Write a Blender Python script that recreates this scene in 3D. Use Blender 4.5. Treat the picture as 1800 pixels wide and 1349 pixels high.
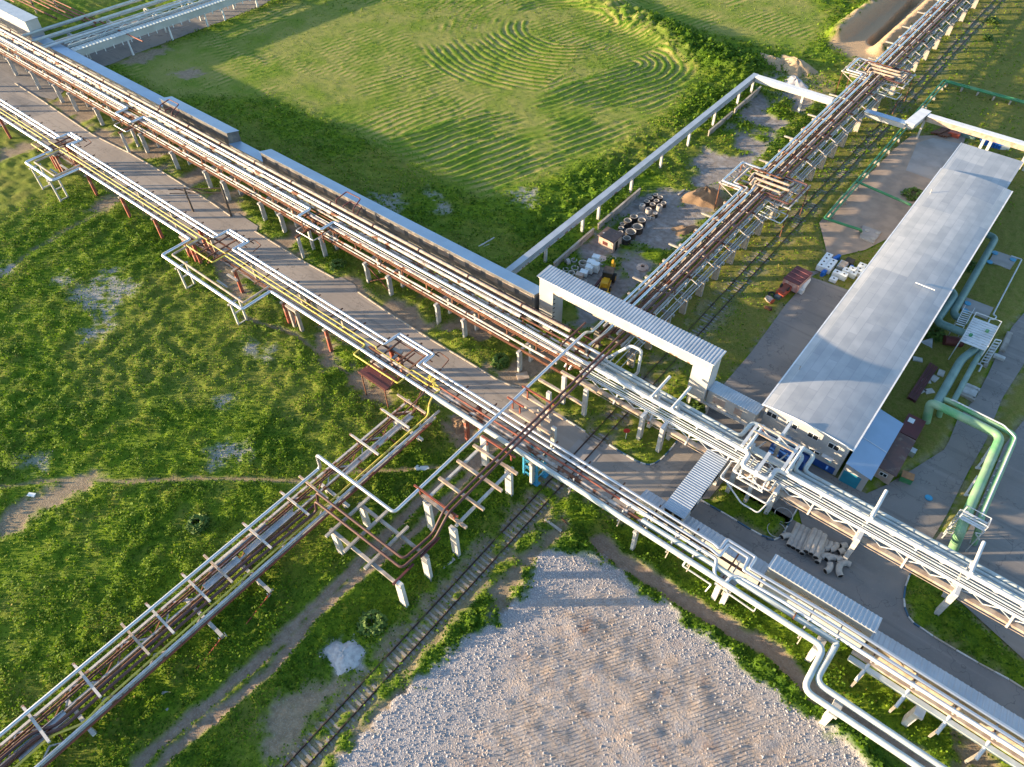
import bpy, math, random
import numpy as np
from mathutils import Vector, Matrix
from mathutils.geometry import tessellate_polygon
random.seed(7); np.random.seed(7)
for _o in list(bpy.data.objects): bpy.data.objects.remove(_o)
SC = bpy.context.scene; COL = SC.collection
R = math.radians
# ---------------------------------------------------------------- camera (a drone 72 m up, tilted 48 degrees down)
CAM_H, FOC, PITCH, YAW, ROLL = 72.0, 1268.1, R(48.082), R(39.778), R(-0.975)
_fw = Vector((-math.sin(YAW)*math.cos(PITCH), math.cos(YAW)*math.cos(PITCH), -math.sin(PITCH)))
_r = Vector((math.cos(YAW), math.sin(YAW), 0)); _u = _r.cross(_fw)
_r2 = _r*math.cos(ROLL)+_u*math.sin(ROLL); _u2 = -_r*math.sin(ROLL)+_u*math.cos(ROLL)
cd = bpy.data.cameras.new('camera'); cam = bpy.data.objects.new('camera', cd); COL.objects.link(cam)
cd.sensor_width = 36; cd.lens = FOC/1800*36; cd.clip_start = 0.5; cd.clip_end = 6000
cam.matrix_world = Matrix(((_r2.x, _u2.x, -_fw.x, 0), (_r2.y, _u2.y, -_fw.y, 0), (_r2.z, _u2.z, -_fw.z, CAM_H), (0, 0, 0, 1)))
SC.camera = cam
# ---------------------------------------------------------------- sky, sun, exposure (low evening sun from the left)
SUN_EL, SUN_AZ = R(9.7), R(39.3)            # light travels along +x/+y at 39.3 deg, 9.7 deg below the horizon
w = bpy.data.worlds.new('World'); SC.world = w; w.use_nodes = True
nt = w.node_tree; bg = nt.nodes['Background']
sky = nt.nodes.new('ShaderNodeTexSky'); sky.sky_type = 'NISHITA'; sky.sun_disc = False
sky.sun_elevation = SUN_EL; sky.air_density = 1.0; sky.dust_density = 1.0; sky.ozone_density = 2.0
nt.links.new(sky.outputs[0], bg.inputs[0]); bg.inputs[1].default_value = 0.15
_to_sun = Vector((-math.cos(SUN_AZ)*math.cos(SUN_EL), -math.sin(SUN_AZ)*math.cos(SUN_EL), math.sin(SUN_EL)))
sky.sun_rotation = math.atan2(_to_sun.x, _to_sun.y)
sl = bpy.data.lights.new('sun', 'SUN'); sl.energy = 4.8; sl.angle = R(0.6); sl.color = (1.0, 0.76, 0.48)
so = bpy.data.objects.new('sun', sl); COL.objects.link(so); so.rotation_euler = _to_sun.to_track_quat('Z', 'Y').to_euler(); so.location = (-60, -40, 90)
SC.view_settings.view_transform = 'Standard'; SC.view_settings.look = 'None'; SC.view_settings.gamma = 1; SC.view_settings.exposure = 1.65
SC.render.engine = 'CYCLES'
# ---------------------------------------------------------------- survey helper: a spot on the site plan at height z
_MI = Matrix((_r2, -_u2, _fw)).transposed()
def sp(px, py, z=0.0):
    d = _MI @ Vector(((px-900)/FOC, (py-674.5)/FOC, 1.0)); t = (z-CAM_H)/d.z
    return Vector((d.x*t, d.y*t, z))
_TO = {a*10+b: (x, y) for a, y in ((1, 0), (2, 330), (3, 660), (4, 989)) for b, x in ((1, 0), (2, 440), (3, 880), (4, 1320))}
def g(t, x, y, z=0.0):                      # survey tile t
    return sp(_TO[t][0]+x/3.748, _TO[t][1]+y/3.748, z)
def kk(ox, oy, x, y, z=0.0, s=11.244): return sp(ox+x/s, oy+y/s, z)
ORD = ('first second third fourth fifth sixth seventh eighth ninth tenth eleventh twelfth thirteenth fourteenth fifteenth sixteenth seventeenth eighteenth nineteenth twentieth twenty-first twenty-second twenty-third twenty-fourth twenty-fifth twenty-sixth twenty-seventh twenty-eighth twenty-ninth thirtieth').split()
# ---------------------------------------------------------------- materials
def mat(name, c1, c2=None, scale=1.0, rough=0.7, metal=0.0, bump=0.0, bscale=12.0, lo=0.4, hi=0.6, c3=None, s3=0.2, lo3=.55, hi3=.7, stretch=(1, 1, 1), detail=5, spec=0.4, rough2=None):
    m = bpy.data.materials.new(name); m.use_nodes = True; n = m.node_tree.nodes; l = m.node_tree.links
    b = n['Principled BSDF']; b.inputs['Roughness'].default_value = rough; b.inputs['Metallic'].default_value = metal
    b.inputs['Specular IOR Level'].default_value = spec
    b.inputs['Base Color'].default_value = (*c1, 1)
    tc = n.new('ShaderNodeTexCoord'); mp = n.new('ShaderNodeMapping'); mp.inputs['Scale'].default_value = stretch
    l.new(tc.outputs['Object'], mp.inputs[0]); V = mp.outputs[0]
    def noise(sc, det=detail):
        t = n.new('ShaderNodeTexNoise'); t.inputs['Scale'].default_value = sc; t.inputs['Detail'].default_value = det; l.new(V, t.inputs['Vector']); return t.outputs[0]
    def ramp(src, a, b_):
        t = n.new('ShaderNodeMapRange'); t.inputs[1].default_value = a; t.inputs[2].default_value = b_; l.new(src, t.inputs[0]); return t.outputs[0]
    def mix(f, a, b_):
        t = n.new('ShaderNodeMix'); t.data_type = 'RGBA'; l.new(f, t.inputs[0])
        for i, v in ((6, a), (7, b_)):
            if isinstance(v, tuple): t.inputs[i].default_value = (*v, 1)
            else: l.new(v, t.inputs[i])
        return t.outputs[2]
    if c2:
        f = ramp(noise(scale), lo, hi); out = mix(f, c1, c2)
        if rough2 is not None:
            rr = n.new('ShaderNodeMapRange'); rr.inputs[3].default_value = rough; rr.inputs[4].default_value = rough2; l.new(f, rr.inputs[0]); l.new(rr.outputs[0], b.inputs['Roughness'])
        if c3: out = mix(ramp(noise(s3, 4), lo3, hi3), out, c3)
        l.new(out, b.inputs['Base Color'])
    if bump:
        bn = n.new('ShaderNodeBump'); bn.inputs['Strength'].default_value = bump; bn.inputs['Distance'].default_value = 0.05
        l.new(noise(bscale, 6), bn.inputs['Height']); l.new(bn.outputs[0], b.inputs['Normal'])
    return m
RUST = (0.17, 0.062, 0.03)
M = dict(
    conc=mat('weathered_concrete', (0.40, 0.36, 0.31), (0.30, 0.27, 0.24), .9, .85, bump=.25, bscale=9, c3=(.22, .19, .16), s3=.45),
    conc_white=mat('whitewashed_concrete', (0.54, 0.53, 0.51), (0.42, 0.405, 0.38), 1.2, .8, bump=.2, c3=(.33, .30, .26), s3=.5, lo3=.6, hi3=.75),
    conc_red=mat('red_painted_concrete', (0.30, 0.085, 0.055), (0.36, 0.27, 0.22), .8, .8, lo=.5, hi=.62, bump=.2),
    ringc=mat('cast_concrete', (0.46, 0.42, 0.37), (0.36, 0.33, 0.30), 2, .85, bump=.2),
    ringdark=mat('bitumen_coat', (0.022, 0.02, 0.02), (0.05, 0.045, 0.04), 2, .75),
    chrome=mat('aluminium_cladding', (0.66, 0.67, 0.69), (0.54, 0.55, 0.57), .8, .34, 0.85, rough2=.46, lo=.35, hi=.7),
    zinc=mat('zinc_cladding', (0.55, 0.56, 0.56), (0.42, 0.42, 0.42), 1.1, .5, .6),
    ins=mat('patchy_insulation', (0.55, 0.50, 0.46), (0.40, 0.35, 0.31), 1.3, .75, bump=.4, bscale=7, c3=RUST, s3=.42, lo3=.56, hi3=.60, lo=.42, hi=.58),
    insold=mat('torn_insulation', (0.50, 0.45, 0.40), (0.26, 0.20, 0.16), 1.6, .8, bump=.6, bscale=6, c3=(.15, .06, .03), s3=.7, lo3=.50, hi3=.56),
    beige=mat('beige_paint', (0.46, 0.38, 0.30), (0.34, 0.25, 0.19), 1.2, .7, bump=.2),
    rust=mat('rusty_steel', (0.17, 0.07, 0.038), (0.10, 0.042, 0.028), 2.0, .8, bump=.3, c3=(.27, .13, .07), s3=.6),
    rustw=mat('flaking_white_paint', (0.52, 0.49, 0.46), (0.44, 0.41, 0.38), 1.4, .7, bump=.2, c3=(.26, .13, .08), s3=1.1, lo3=.56, hi3=.62),
    brown=mat('brown_pipe_paint', (0.105, 0.048, 0.042), (0.075, 0.035, 0.033), 1.0, .55, bump=.1),
    maroon=mat('maroon_paint', (0.12, 0.03, 0.03), (0.09, 0.03, 0.03), .6, .6),
    redlead=mat('red_lead_paint', (0.27, 0.075, 0.045), (0.18, 0.06, 0.04), 1.2, .65, bump=.2),
    yellow=mat('yellow_pipe_paint', (0.62, 0.50, 0.075), (0.52, 0.40, 0.08), .9, .5, c3=(.35, .2, .06), s3=1.5, lo3=.63, hi3=.68),
    white=mat('white_pipe_paint', (0.57, 0.59, 0.60), (0.47, 0.49, 0.505), .7, .42, c3=(.45, .43, .40), s3=1.2, lo3=.62, hi3=.75),
    pale=mat('pale_grey_green_paint', (0.47, 0.52, 0.51), (0.39, 0.43, 0.425), .7, .45, c3=(.40, .38, .33), s3=1.1, lo3=.6, hi3=.75),
    green=mat('green_pipe_paint', (0.055, 0.25, 0.10), (0.05, 0.20, 0.09), .5, .5, c3=(.16, .33, .16), s3=.4),
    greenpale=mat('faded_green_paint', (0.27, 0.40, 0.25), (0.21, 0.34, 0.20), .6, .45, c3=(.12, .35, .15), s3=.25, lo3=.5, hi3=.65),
    teal=mat('faded_teal_paint', (0.16, 0.26, 0.24), (0.12, 0.21, 0.19), .6, .5),
    blue=mat('sky_blue_paint', (0.05, 0.32, 0.52), (0.06, 0.26, 0.42), 1, .5),
    bluedeep=mat('deep_blue_paint', (0.015, 0.065, 0.27), (0.02, 0.08, 0.30), 1, .5),
    turq=mat('turquoise_paint', (0.02, 0.24, 0.36), (0.02, 0.20, 0.30), 1, .5),
    shed=mat('galvanised_sheet', (0.42, 0.46, 0.51), (0.36, 0.40, 0.45), .5, .42, .3),
    shedroof=mat('bluish_roof_sheet', (0.30, 0.41, 0.55), (0.27, 0.37, 0.50), .3, .42, .25),
    sheetwall=mat('pale_wall_sheet', (0.48, 0.47, 0.45), (0.41, 0.40, 0.38), .4, .6),
    wallshaded=mat('shade_toned_wall', (0.17, 0.16, 0.155), (0.12, 0.115, 0.115), .6, .8, c3=(.25, .22, .19), s3=.8),  # gallery wall grey with the shade behind the pipes put into its colour
    wallgrey=mat('grey_render', (0.44, 0.44, 0.43), (0.38, 0.38, 0.38), .5, .7),
    fascia=mat('white_trim', (0.74, 0.74, 0.74), (0.66, 0.66, 0.66), 1, .5),
    glass=mat('dark_window_glass', (0.02, 0.025, 0.03), None, rough=.12, spec=.6),
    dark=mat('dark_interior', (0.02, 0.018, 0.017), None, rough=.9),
    plaster=mat('old_plaster', (0.52, 0.40, 0.33), (0.43, 0.32, 0.26), 1.1, .85, bump=.3, c3=(.33, .2, .15), s3=1.4, lo3=.62, hi3=.7),
    tar=mat('old_tar_roof', (0.16, 0.10, 0.085), (0.11, 0.08, 0.07), 1.5, .9, bump=.3, c3=(.45, .42, .4), s3=1.3, lo3=.66, hi3=.68),
    wood=mat('creosoted_sleeper', (0.13, 0.105, 0.085), (0.09, 0.075, 0.06), 1.5, .9, bump=.3),
    rail=mat('rail_steel', (0.09, 0.055, 0.042), (0.07, 0.045, 0.04), 2, .5, .5),
    plastic=mat('white_tank_plastic', (0.72, 0.76, 0.77), (0.64, 0.68, 0.69), 1.5, .45),
    bluebag=mat('blue_drum_plastic', (0.01, 0.10, 0.42), (0.02, 0.14, 0.5), 2, .45),
    cat=mat('machine_yellow', (0.62, 0.36, 0.02), (0.5, 0.27, 0.02), 1.4, .5),
    black=mat('black_rubber', (0.02, 0.02, 0.02), (0.03, 0.03, 0.03), 3, .8),
    orange=mat('orange_red_paint', (0.50, 0.10, 0.05), (0.38, 0.08, 0.05), 1.5, .55),
    kerbw=mat('white_kerb_paint', (0.62, 0.60, 0.56), (0.46, 0.43, 0.39), 1.5, .8, bump=.2),
    kerbb=mat('blue_kerb_paint', (0.045, 0.115, 0.19), (0.07, 0.12, 0.17), 1.5, .8),
    kerbc=mat('bare_kerb_concrete', (0.50, 0.43, 0.34), (0.38, 0.33, 0.27), 1.2, .85, bump=.2),
    asphalt=mat('old_asphalt', (0.235, 0.215, 0.196), (0.195, 0.178, 0.162), .22, .88, bump=.2, bscale=30, c3=(.27, .24, .21), s3=.09, lo3=.5, hi3=.7, lo=.35, hi=.65),
    yardasph=mat('yard_asphalt', (0.175, 0.168, 0.162), (0.142, 0.137, 0.134), .25, .88, bump=.2, bscale=30, c3=(.215, .195, .175), s3=.12, lo3=.5, hi3=.7, lo=.35, hi=.65),
    slab=mat('concrete_slab', (0.36, 0.33, 0.31), (0.29, 0.27, 0.25), .35, .85, bump=.25, bscale=20, c3=(.42, .38, .33), s3=.15),
    sand=mat('sand_heap_earth', (0.46, 0.34, 0.20), (0.38, 0.27, 0.16), .8, .95, bump=.6, bscale=4),
    soil=mat('clay_heap_earth', (0.26, 0.17, 0.10), (0.20, 0.13, 0.08), .9, .95, bump=.8, bscale=4),
    rubble=mat('white_rubble', (0.50, 0.48, 0.47), (0.38, 0.36, 0.36), 2.5, .95, bump=.8, bscale=6),
    paint=mat('road_paint', (0.42, 0.40, 0.37), (0.30, 0.29, 0.27), 2, .8),
    redsign=mat('sign_red', (0.45, 0.03, 0.03), None, rough=.5),
    leaf=None)

# ---------------------------------------------------------------- mesh builder
def road_mat(name, c1, c2, patch, rot=0.0):
    m = mat(name, c1, c2, .22, .9, bump=.15, bscale=30, lo=.35, hi=.65, c3=patch, s3=.10, lo3=.5, hi3=.62); n = m.node_tree.nodes; l = m.node_tree.links; b = n['Principled BSDF']
    src = b.inputs['Base Color'].links[0].from_socket; tc = n.new('ShaderNodeTexCoord')
    def layer(src, fac, col, blend='MIX'):
        x = n.new('ShaderNodeMix'); x.data_type = 'RGBA'; x.blend_type = blend; l.new(fac, x.inputs[0]); l.new(src, x.inputs[6]); x.inputs[7].default_value = (*col, 1); return x.outputs[2]
    def rng(s_, a, b_, c=0, d=1):
        t = n.new('ShaderNodeMapRange'); t.inputs[1].default_value = a; t.inputs[2].default_value = b_; t.inputs[3].default_value = c; t.inputs[4].default_value = d; l.new(s_, t.inputs[0]); return t.outputs[0]
    def noise(sc, st=(1, 1, 1), det=5):
        mp = n.new('ShaderNodeMapping'); mp.inputs['Scale'].default_value = st; mp.inputs['Rotation'].default_value = (0, 0, rot); l.new(tc.outputs['Object'], mp.inputs[0]); t = n.new('ShaderNodeTexNoise'); t.inputs['Scale'].default_value = sc; t.inputs['Detail'].default_value = det; l.new(mp.outputs[0], t.inputs['Vector']); return t.outputs[0]
    dk = tuple(v*.62 for v in c2); lt = tuple(v*1.28 for v in c1)
    src = layer(src, rng(noise(1.1, (.05, 1, 1)), .55, .75, 0, .55), dk)                 # wheel tracks along the lane
    src = layer(src, rng(noise(.9, (.08, 1.3, 1), 3), .56, .74, 0, .5), lt)
    v = n.new('ShaderNodeTexVoronoi'); v.feature = 'DISTANCE_TO_EDGE'; v.inputs['Scale'].default_value = .16; nn = n.new('ShaderNodeMixRGB'); nn.inputs[0].default_value = .06
    q = n.new('ShaderNodeTexNoise'); q.inputs['Scale'].default_value = .8; l.new(tc.outputs['Object'], q.inputs['Vector']); l.new(tc.outputs['Object'], nn.inputs[1]); mm = n.new('ShaderNodeVectorMath'); mm.operation = 'SCALE'; mm.inputs[3].default_value = 60; l.new(q.outputs[1], mm.inputs[0]); l.new(mm.outputs[0], nn.inputs[2]); l.new(nn.outputs[0], v.inputs['Vector'])
    src = layer(src, rng(v.outputs['Distance'], .004, .011, .7, 0), dk)                  # cracks
    src = layer(src, rng(noise(.35, det=3), .66, .72, 0, .6), dk)                        # oil stains, patches
    src = layer(src, rng(noise(6, det=8), .58, .75, 0, .5), lt)
    l.new(src, b.inputs['Base Color']); return m
class MB:
    def __init__(s): s.v = []; s.f = []; s.sm = []; s.mi = []; s.m = 0
    def add(s, vs, fs, smooth=False):
        o = len(s.v); s.v.extend(vs); s.f.extend([tuple(i+o for i in f) for f in fs]); s.sm.extend([smooth]*len(fs)); s.mi.extend([s.m]*len(fs)); return s
    def box(s, x0, x1, y0, y1, z0, z1):
        return s.add([(x0, y0, z0), (x1, y0, z0), (x1, y1, z0), (x0, y1, z0), (x0, y0, z1), (x1, y0, z1), (x1, y1, z1), (x0, y1, z1)],
                     [(0, 3, 2, 1), (4, 5, 6, 7), (0, 1, 5, 4), (1, 2, 6, 5), (2, 3, 7, 6), (3, 0, 4, 7)])
    def cb(s, c, sx, sy, sz, rz=0.0, ch=0.0):   # box centred on c=(x,y) standing on z, turned by rz
        ca, sa = math.cos(rz), math.sin(rz); x, y, z = c; P = []
        for zz, k in ((z, 1), (z+sz, 1)):
            for a, b in ((-1, -1), (1, -1), (1, 1), (-1, 1)):
                u, v = a*sx/2, b*sy/2; P.append((x+u*ca-v*sa, y+u*sa+v*ca, zz))
        return s.add(P, [(0, 3, 2, 1), (4, 5, 6, 7), (0, 1, 5, 4), (1, 2, 6, 5), (2, 3, 7, 6), (3, 0, 4, 7)])
    def bar(s, p, q, w_, h=None):
        h = h or w_; p = Vector(p); q = Vector(q); d = (q-p).normalized()
        up = Vector((0, 0, 1)) if abs(d.z) < .95 else Vector((1, 0, 0)); a = d.cross(up).normalized(); b = a.cross(d)
        P = [tuple(e+a*(i*w_/2)+b*(j*h/2)) for e in (p, q) for i, j in ((-1, -1), (1, -1), (1, 1), (-1, 1))]
        return s.add(P, [(0, 1, 2, 3), (4, 7, 6, 5), (0, 4, 5, 1), (1, 5, 6, 2), (2, 6, 7, 3), (3, 7, 4, 0)])
    def ibeam(s, p, q, w_, h):
        p = Vector(p); q = Vector(q); z = Vector((0, 0, 1))
        s.bar(p+z*(h/2-.03), q+z*(h/2-.03), w_, .06); s.bar(p-z*(h/2-.03), q-z*(h/2-.03), w_, .06); return s.bar(p, q, .05, h-.124)
    def ring_path(s, pts, r, n=10, cap=True):
        N = len(pts); P = [Vector(p) for p in pts]; T = []
        for i in range(N):
            t = (P[min(i+1, N-1)]-P[max(i-1, 0)]); T.append(t.normalized())
        up = Vector((0, 0, 1)) if abs(T[0].z) < .9 else Vector((1, 0, 0)); a = T[0].cross(up).normalized(); V = []; rr = r if hasattr(r, '__len__') else [r]*N
        for i in range(N):
            a = (a-T[i]*a.dot(T[i])).normalized(); b = a.cross(T[i])
            for k in range(n):
                th = 2*math.pi*k/n; V.append(tuple(P[i]+(a*math.cos(th)+b*math.sin(th))*rr[i]))
        F = [(i*n+k, i*n+(k+1) % n, (i+1)*n+(k+1) % n, (i+1)*n+k) for i in range(N-1) for k in range(n)]
        s.add(V, F, True)
        if cap:
            s.add(V[:n], [tuple(range(n))]); s.add(V[-n:], [tuple(reversed(range(n)))])
        return s
    def tube(s, pts, r, n=10, bend=0.0, seg=5):
        P = [Vector(p) for p in pts]; out = [P[0]]
        for i in range(1, len(P)-1):
            a, b = (P[i-1]-P[i]), (P[i+1]-P[i]); la, lb = a.length, b.length; a.normalize(); b.normalize()
            d = min(bend, la*.48, lb*.48)
            if d < 1e-3: out.append(P[i]); continue
            A, B = P[i]+a*d, P[i]+b*d
            for k in range(seg+1):
                t = k/seg; out.append(A*(1-t)**2+P[i]*(2*t*(1-t))+B*t*t)
        out.append(P[-1]); return s.ring_path(out, r, n)
    def cyl(s, c, r, h, n=20, r2=None):
        return s.ring_path([(c[0], c[1], c[2]), (c[0], c[1], c[2]+h)], [r, r2 if r2 is not None else r], n)
    def lathe(s, c, prof, n=24):
        V = []; N = len(prof)
        for k in range(n):
            th = 2*math.pi*k/n
            for r, z in prof: V.append((c[0]+r*math.cos(th), c[1]+r*math.sin(th), c[2]+z))
        F = [(k*N+i, ((k+1) % n)*N+i, ((k+1) % n)*N+i+1, k*N+i+1) for k in range(n) for i in range(N-1)]
        return s.add(V, F, False)
    def prism(s, poly, z0, z1):
        n = len(poly); V = [(p[0], p[1], z0) for p in poly]+[(p[0], p[1], z1) for p in poly]
        ar = sum(poly[i][0]*poly[(i+1) % n][1]-poly[(i+1) % n][0]*poly[i][1] for i in range(n))
        idx = list(range(n)) if ar > 0 else list(reversed(range(n)))
        return s.add(V, [tuple(reversed(idx)), tuple(i+n for i in idx)]+[(idx[i], idx[(i+1) % n], idx[(i+1) % n]+n, idx[i]+n) for i in range(n)])
    def corr(s, p0, along, across, pitch=.45, depth=.045, th=.03):
        """ribbed sheet: ribs run in direction `across`, repeat along `along` (both full-length vectors from p0)"""
        p0 = Vector(p0); A = Vector(along); C = Vector(across); nz = A.cross(C).normalized()
        if nz.z < 0: nz = -nz
        L = A.length; n = max(2, int(L/pitch)); a = A/n; top = []
        for i in range(n):
            for f, z in ((0, 0), (.5, 0), (.6, depth), (.9, depth)): top.append(a*(i+f)+nz*z)
        top.append(A); V = [tuple(p0+t) for t in top]+[tuple(p0+t+C) for t in top]; k = len(top)
        F = [(i, i+1, k+i+1, k+i) for i in range(k-1)]
        V += [tuple(p0-nz*th), tuple(p0+A-nz*th), tuple(p0+A+C-nz*th), tuple(p0+C-nz*th)]; b = 2*k
        F += [(b, b+3, b+2, b+1), tuple([b]+[b+1]+list(range(k-1, -1, -1))), tuple([b+3]+list(range(k, 2*k))+[b+2]), (b, 0, k, b+3), (k-1, b+1, b+2, 2*k-1)]
        return s.add(V, F)
    def mesh(s, name, mats, off):
        me = bpy.data.meshes.new(name); me.from_pydata([(x-off[0], y-off[1], z-off[2]) for x, y, z in s.v], [], s.f)
        for m in (mats if isinstance(mats, (list, tuple)) else [mats]): me.materials.append(m)
        me.polygons.foreach_set('use_smooth', s.sm); me.polygons.foreach_set('material_index', s.mi); me.update(); return me
    def part(s, name, m, parent, label=None):
        off = parent.location.copy(); p = parent.parent
        while p: off += p.location; p = p.parent
        o = bpy.data.objects.new(name, s.mesh(name, m, off)); COL.objects.link(o); o.parent = parent
        if label: o['label'] = label
        return o
    def base(s):
        a = np.array([tuple(v) for v in s.v]); return Vector(((a[:, 0].min()+a[:, 0].max())/2, (a[:, 1].min()+a[:, 1].max())/2, a[:, 2].min()))
    def thing(s, name, label, cat, m, group=None):
        b = s.base(); o = bpy.data.objects.new(name, s.mesh(name, m, b)); o.location = b; COL.objects.link(o); return tag(o, label, cat, group)
    def struct(s, name, m, kind='structure'):
        b = s.base(); o = bpy.data.objects.new(name, s.mesh(name, m, b)); o.location = b; COL.objects.link(o); o['kind'] = kind; return o
def tag(o, label, cat, group=None):
    if len(label.split()) > 16: print('LONG', len(label.split()), label)
    o['label'] = label; o['category'] = cat
    if group: o['group'] = group
    return o
def empty(name, label, cat, loc, group=None):
    o = bpy.data.objects.new(name, None); o.location = loc; o.empty_display_size = .5; COL.objects.link(o); return tag(o, label, cat, group)
def dup(root, loc, label, rz=0.0, scale=None):
    r = root.copy(); COL.objects.link(r); r.location = loc; r.rotation_euler = (0, 0, rz); r['label'] = label
    if scale: r.scale = scale
    for ch in list(root.children):
        c = ch.copy(); COL.objects.link(c); c.parent = r
        for gc in list(ch.children):
            d = gc.copy(); COL.objects.link(d); d.parent = c
    return r
# ================================================================ GROUND
M['asphalt'] = road_mat('old_asphalt', (.325, .280, .240), (.275, .238, .206), (.35, .30, .255)); M['yardasph'] = road_mat('yard_asphalt', (.235, .215, .20), (.195, .18, .17), (.27, .238, .212))
def _hash(ix, iy, s):
    h = (ix.astype(np.int64)*374761393+iy.astype(np.int64)*668265263+s*974634777) & 0xffffffff
    h = ((h ^ (h >> 13))*1274126177) & 0xffffffff
    return ((h ^ (h >> 16)) & 0xffff)/65535.0
def vnoise(x, y, s=0):
    ix = np.floor(x); iy = np.floor(y); fx = x-ix; fy = y-iy; fx = fx*fx*(3-2*fx); fy = fy*fy*(3-2*fy)
    a = _hash(ix, iy, s); b = _hash(ix+1, iy, s); c = _hash(ix, iy+1, s); d = _hash(ix+1, iy+1, s)
    return (a*(1-fx)+b*fx)*(1-fy)+(c*(1-fx)+d*fx)*fy
def fbm(x, y, sc, o=4, s=0):
    t = 0; a = .5; n = 0
    for i in range(o): t = t+a*vnoise(x*sc*2**i+i*17.3, y*sc*2**i-i*9.1, s+i); n += a; a *= .5
    return t/n
def sst(v, a, b): t = np.clip((v-a)/(b-a), 0, 1); return t*t*(3-2*t)
def psd(x, y, poly):
    """signed distance to polygon, positive inside"""
    P = np.array([(p[0], p[1]) for p in poly]); ins = np.zeros(x.shape, bool); d = np.full(x.shape, 1e9); n = len(P)
    for i in range(n):
        ax, ay = P[i]; bx, by = P[(i+1) % n]
        c = ((ay > y) != (by > y)) & (x < (bx-ax)*(y-ay)/(by-ay+1e-12)+ax); ins ^= c
        ex, ey = bx-ax, by-ay; t = np.clip(((x-ax)*ex+(y-ay)*ey)/(ex*ex+ey*ey+1e-9), 0, 1); d = np.minimum(d, np.hypot(x-ax-t*ex, y-ay-t*ey))
    return np.where(ins, d, -d)
def lsd(x, y, pts):
    d = np.full(x.shape, 1e9)
    for (ax, ay), (bx, by) in zip(pts[:-1], pts[1:]):
        ex, ey = bx-ax, by-ay; t = np.clip(((x-ax)*ex+(y-ay)*ey)/(ex*ex+ey*ey+1e-9), 0, 1); d = np.minimum(d, np.hypot(x-ax-t*ex, y-ay-t*ey))
    return d
def W(*pts): return [tuple(sp(a, b)[:2]) for a, b in pts]
def G(t, *pts): return [tuple(g(t, a, b)[:2]) for a, b in pts]
# ---- outlines of everything paved (site plan)
KERB_A = G(11, (100, 552), (240, 640), (610, 890), (850, 1010), (1110, 1160), (1400, 1342))+G(21, (1520, 190))
KERB_B = G(21, (1690, 290))+G(22, (30, 290), (240, 420), (370, 500), (555, 600))
KERB_C = G(22, (710, 690), (900, 820), (1200, 1010), (1500, 1190), (1620, 1265), (1720, 1308), (1790, 1318))
KERB_D = G(33, (390, 270), (560, 375))
KERB_E = G(33, (715, 460), (770, 495), (830, 530), (880, 560), (920, 578), (955, 590), (985, 592), (1015, 583), (1050, 560), (1080, 532), (1110, 500), (1150, 450), (1190, 400))
ISL2 = G(33, (1310, 820), (1450, 900), (1560, 965), (1650, 1020), (1720, 1058), (1799, 1080))+G(34, (100, 1080), (150, 1088), (185, 1072), (215, 1035), (240, 995), (270, 940), (310, 870))
ISL2_BACK = [(-2.0, 53.4), (-11.8, 53.4), (-11.9, 50.0)]
KERB3 = G(44, (1072, 40), (1040, 90), (1015, 160), (1005, 240), (1012, 300), (1035, 360), (1070, 402), (1110, 428), (1200, 490), (1350, 580), (1500, 668), (1700, 775), (1799, 838))
ROAD = [(-300, 41.2)]+[(-300, KERB_A[0][1]+1.2)]+KERB_A+G(21, (1560, 165), (1700, 255))+KERB_B+G(22, (600, 590), (690, 640))+KERB_C+G(33, (150, 90), (250, 170))+KERB_D+G(33, (590, 400), (650, 430))+KERB_E+[(-16.6, 55.0), (-16.6, 44.2), (-17.6, 44.2), (-17.8, 41.2)]
JUNC = W((-60, 60), (30, 168), (82, 188), (92, 196), (60, 205), (-90, 250), (-200, 150))
TOPROAD = W((500, -12), (456, 12), (400, 34), (300, 72), (232, 97), (196, 113), (150, 128), (95, 176), (20, 160), (-120, 120), (-60, 60), (60, 90), (130, 62), (300, 20), (440, -30))
Y_LEFT = [(-16.6, 55.0)]+W((1240, 715), (1272, 676), (1320, 620), (1355, 572), (1381, 536), (1402, 513), (1428, 486), (1442, 477))+[(-22.0, 95.0), (-12.4, 96.0)]
YARD = [(-16.6, 44.2)]+Y_LEFT+[(-12.4, 62.0), (1.8, 62.0)]+W((1523, 868), (1560, 852), (1610, 822), (1659, 791), (1668, 776), (1684, 735), (1715, 700), (1736, 660), (1752, 625), (1779, 575), (1830, 515), (1850, 560), (1800, 640), (1762, 700), (1745, 742), (1733, 775), (1701, 831), (1667, 900), (1652, 926), (1628, 965))+KERB3[0:]+[(46.0, 44.2)]
YARD2 = W((1655, 935), (1690, 950), (1706, 925), (1730, 868), (1766, 782), (1797, 742), (1880, 700), (2050, 900), (2000, 1300), (1800, 1160), (1690, 1060), (1604, 1000))
SANDY = W((1440, 392), (1478, 345), (1535, 300), (1572, 262), (1600, 240), (1700, 236), (1690, 262), (1660, 300), (1600, 380), (1560, 420), (1520, 440), (1455, 455), (1450, 430))
SLABS = W((1592, 300), (1612, 252), (1640, 243), (1700, 256), (1668, 300), (1648, 320))
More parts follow.
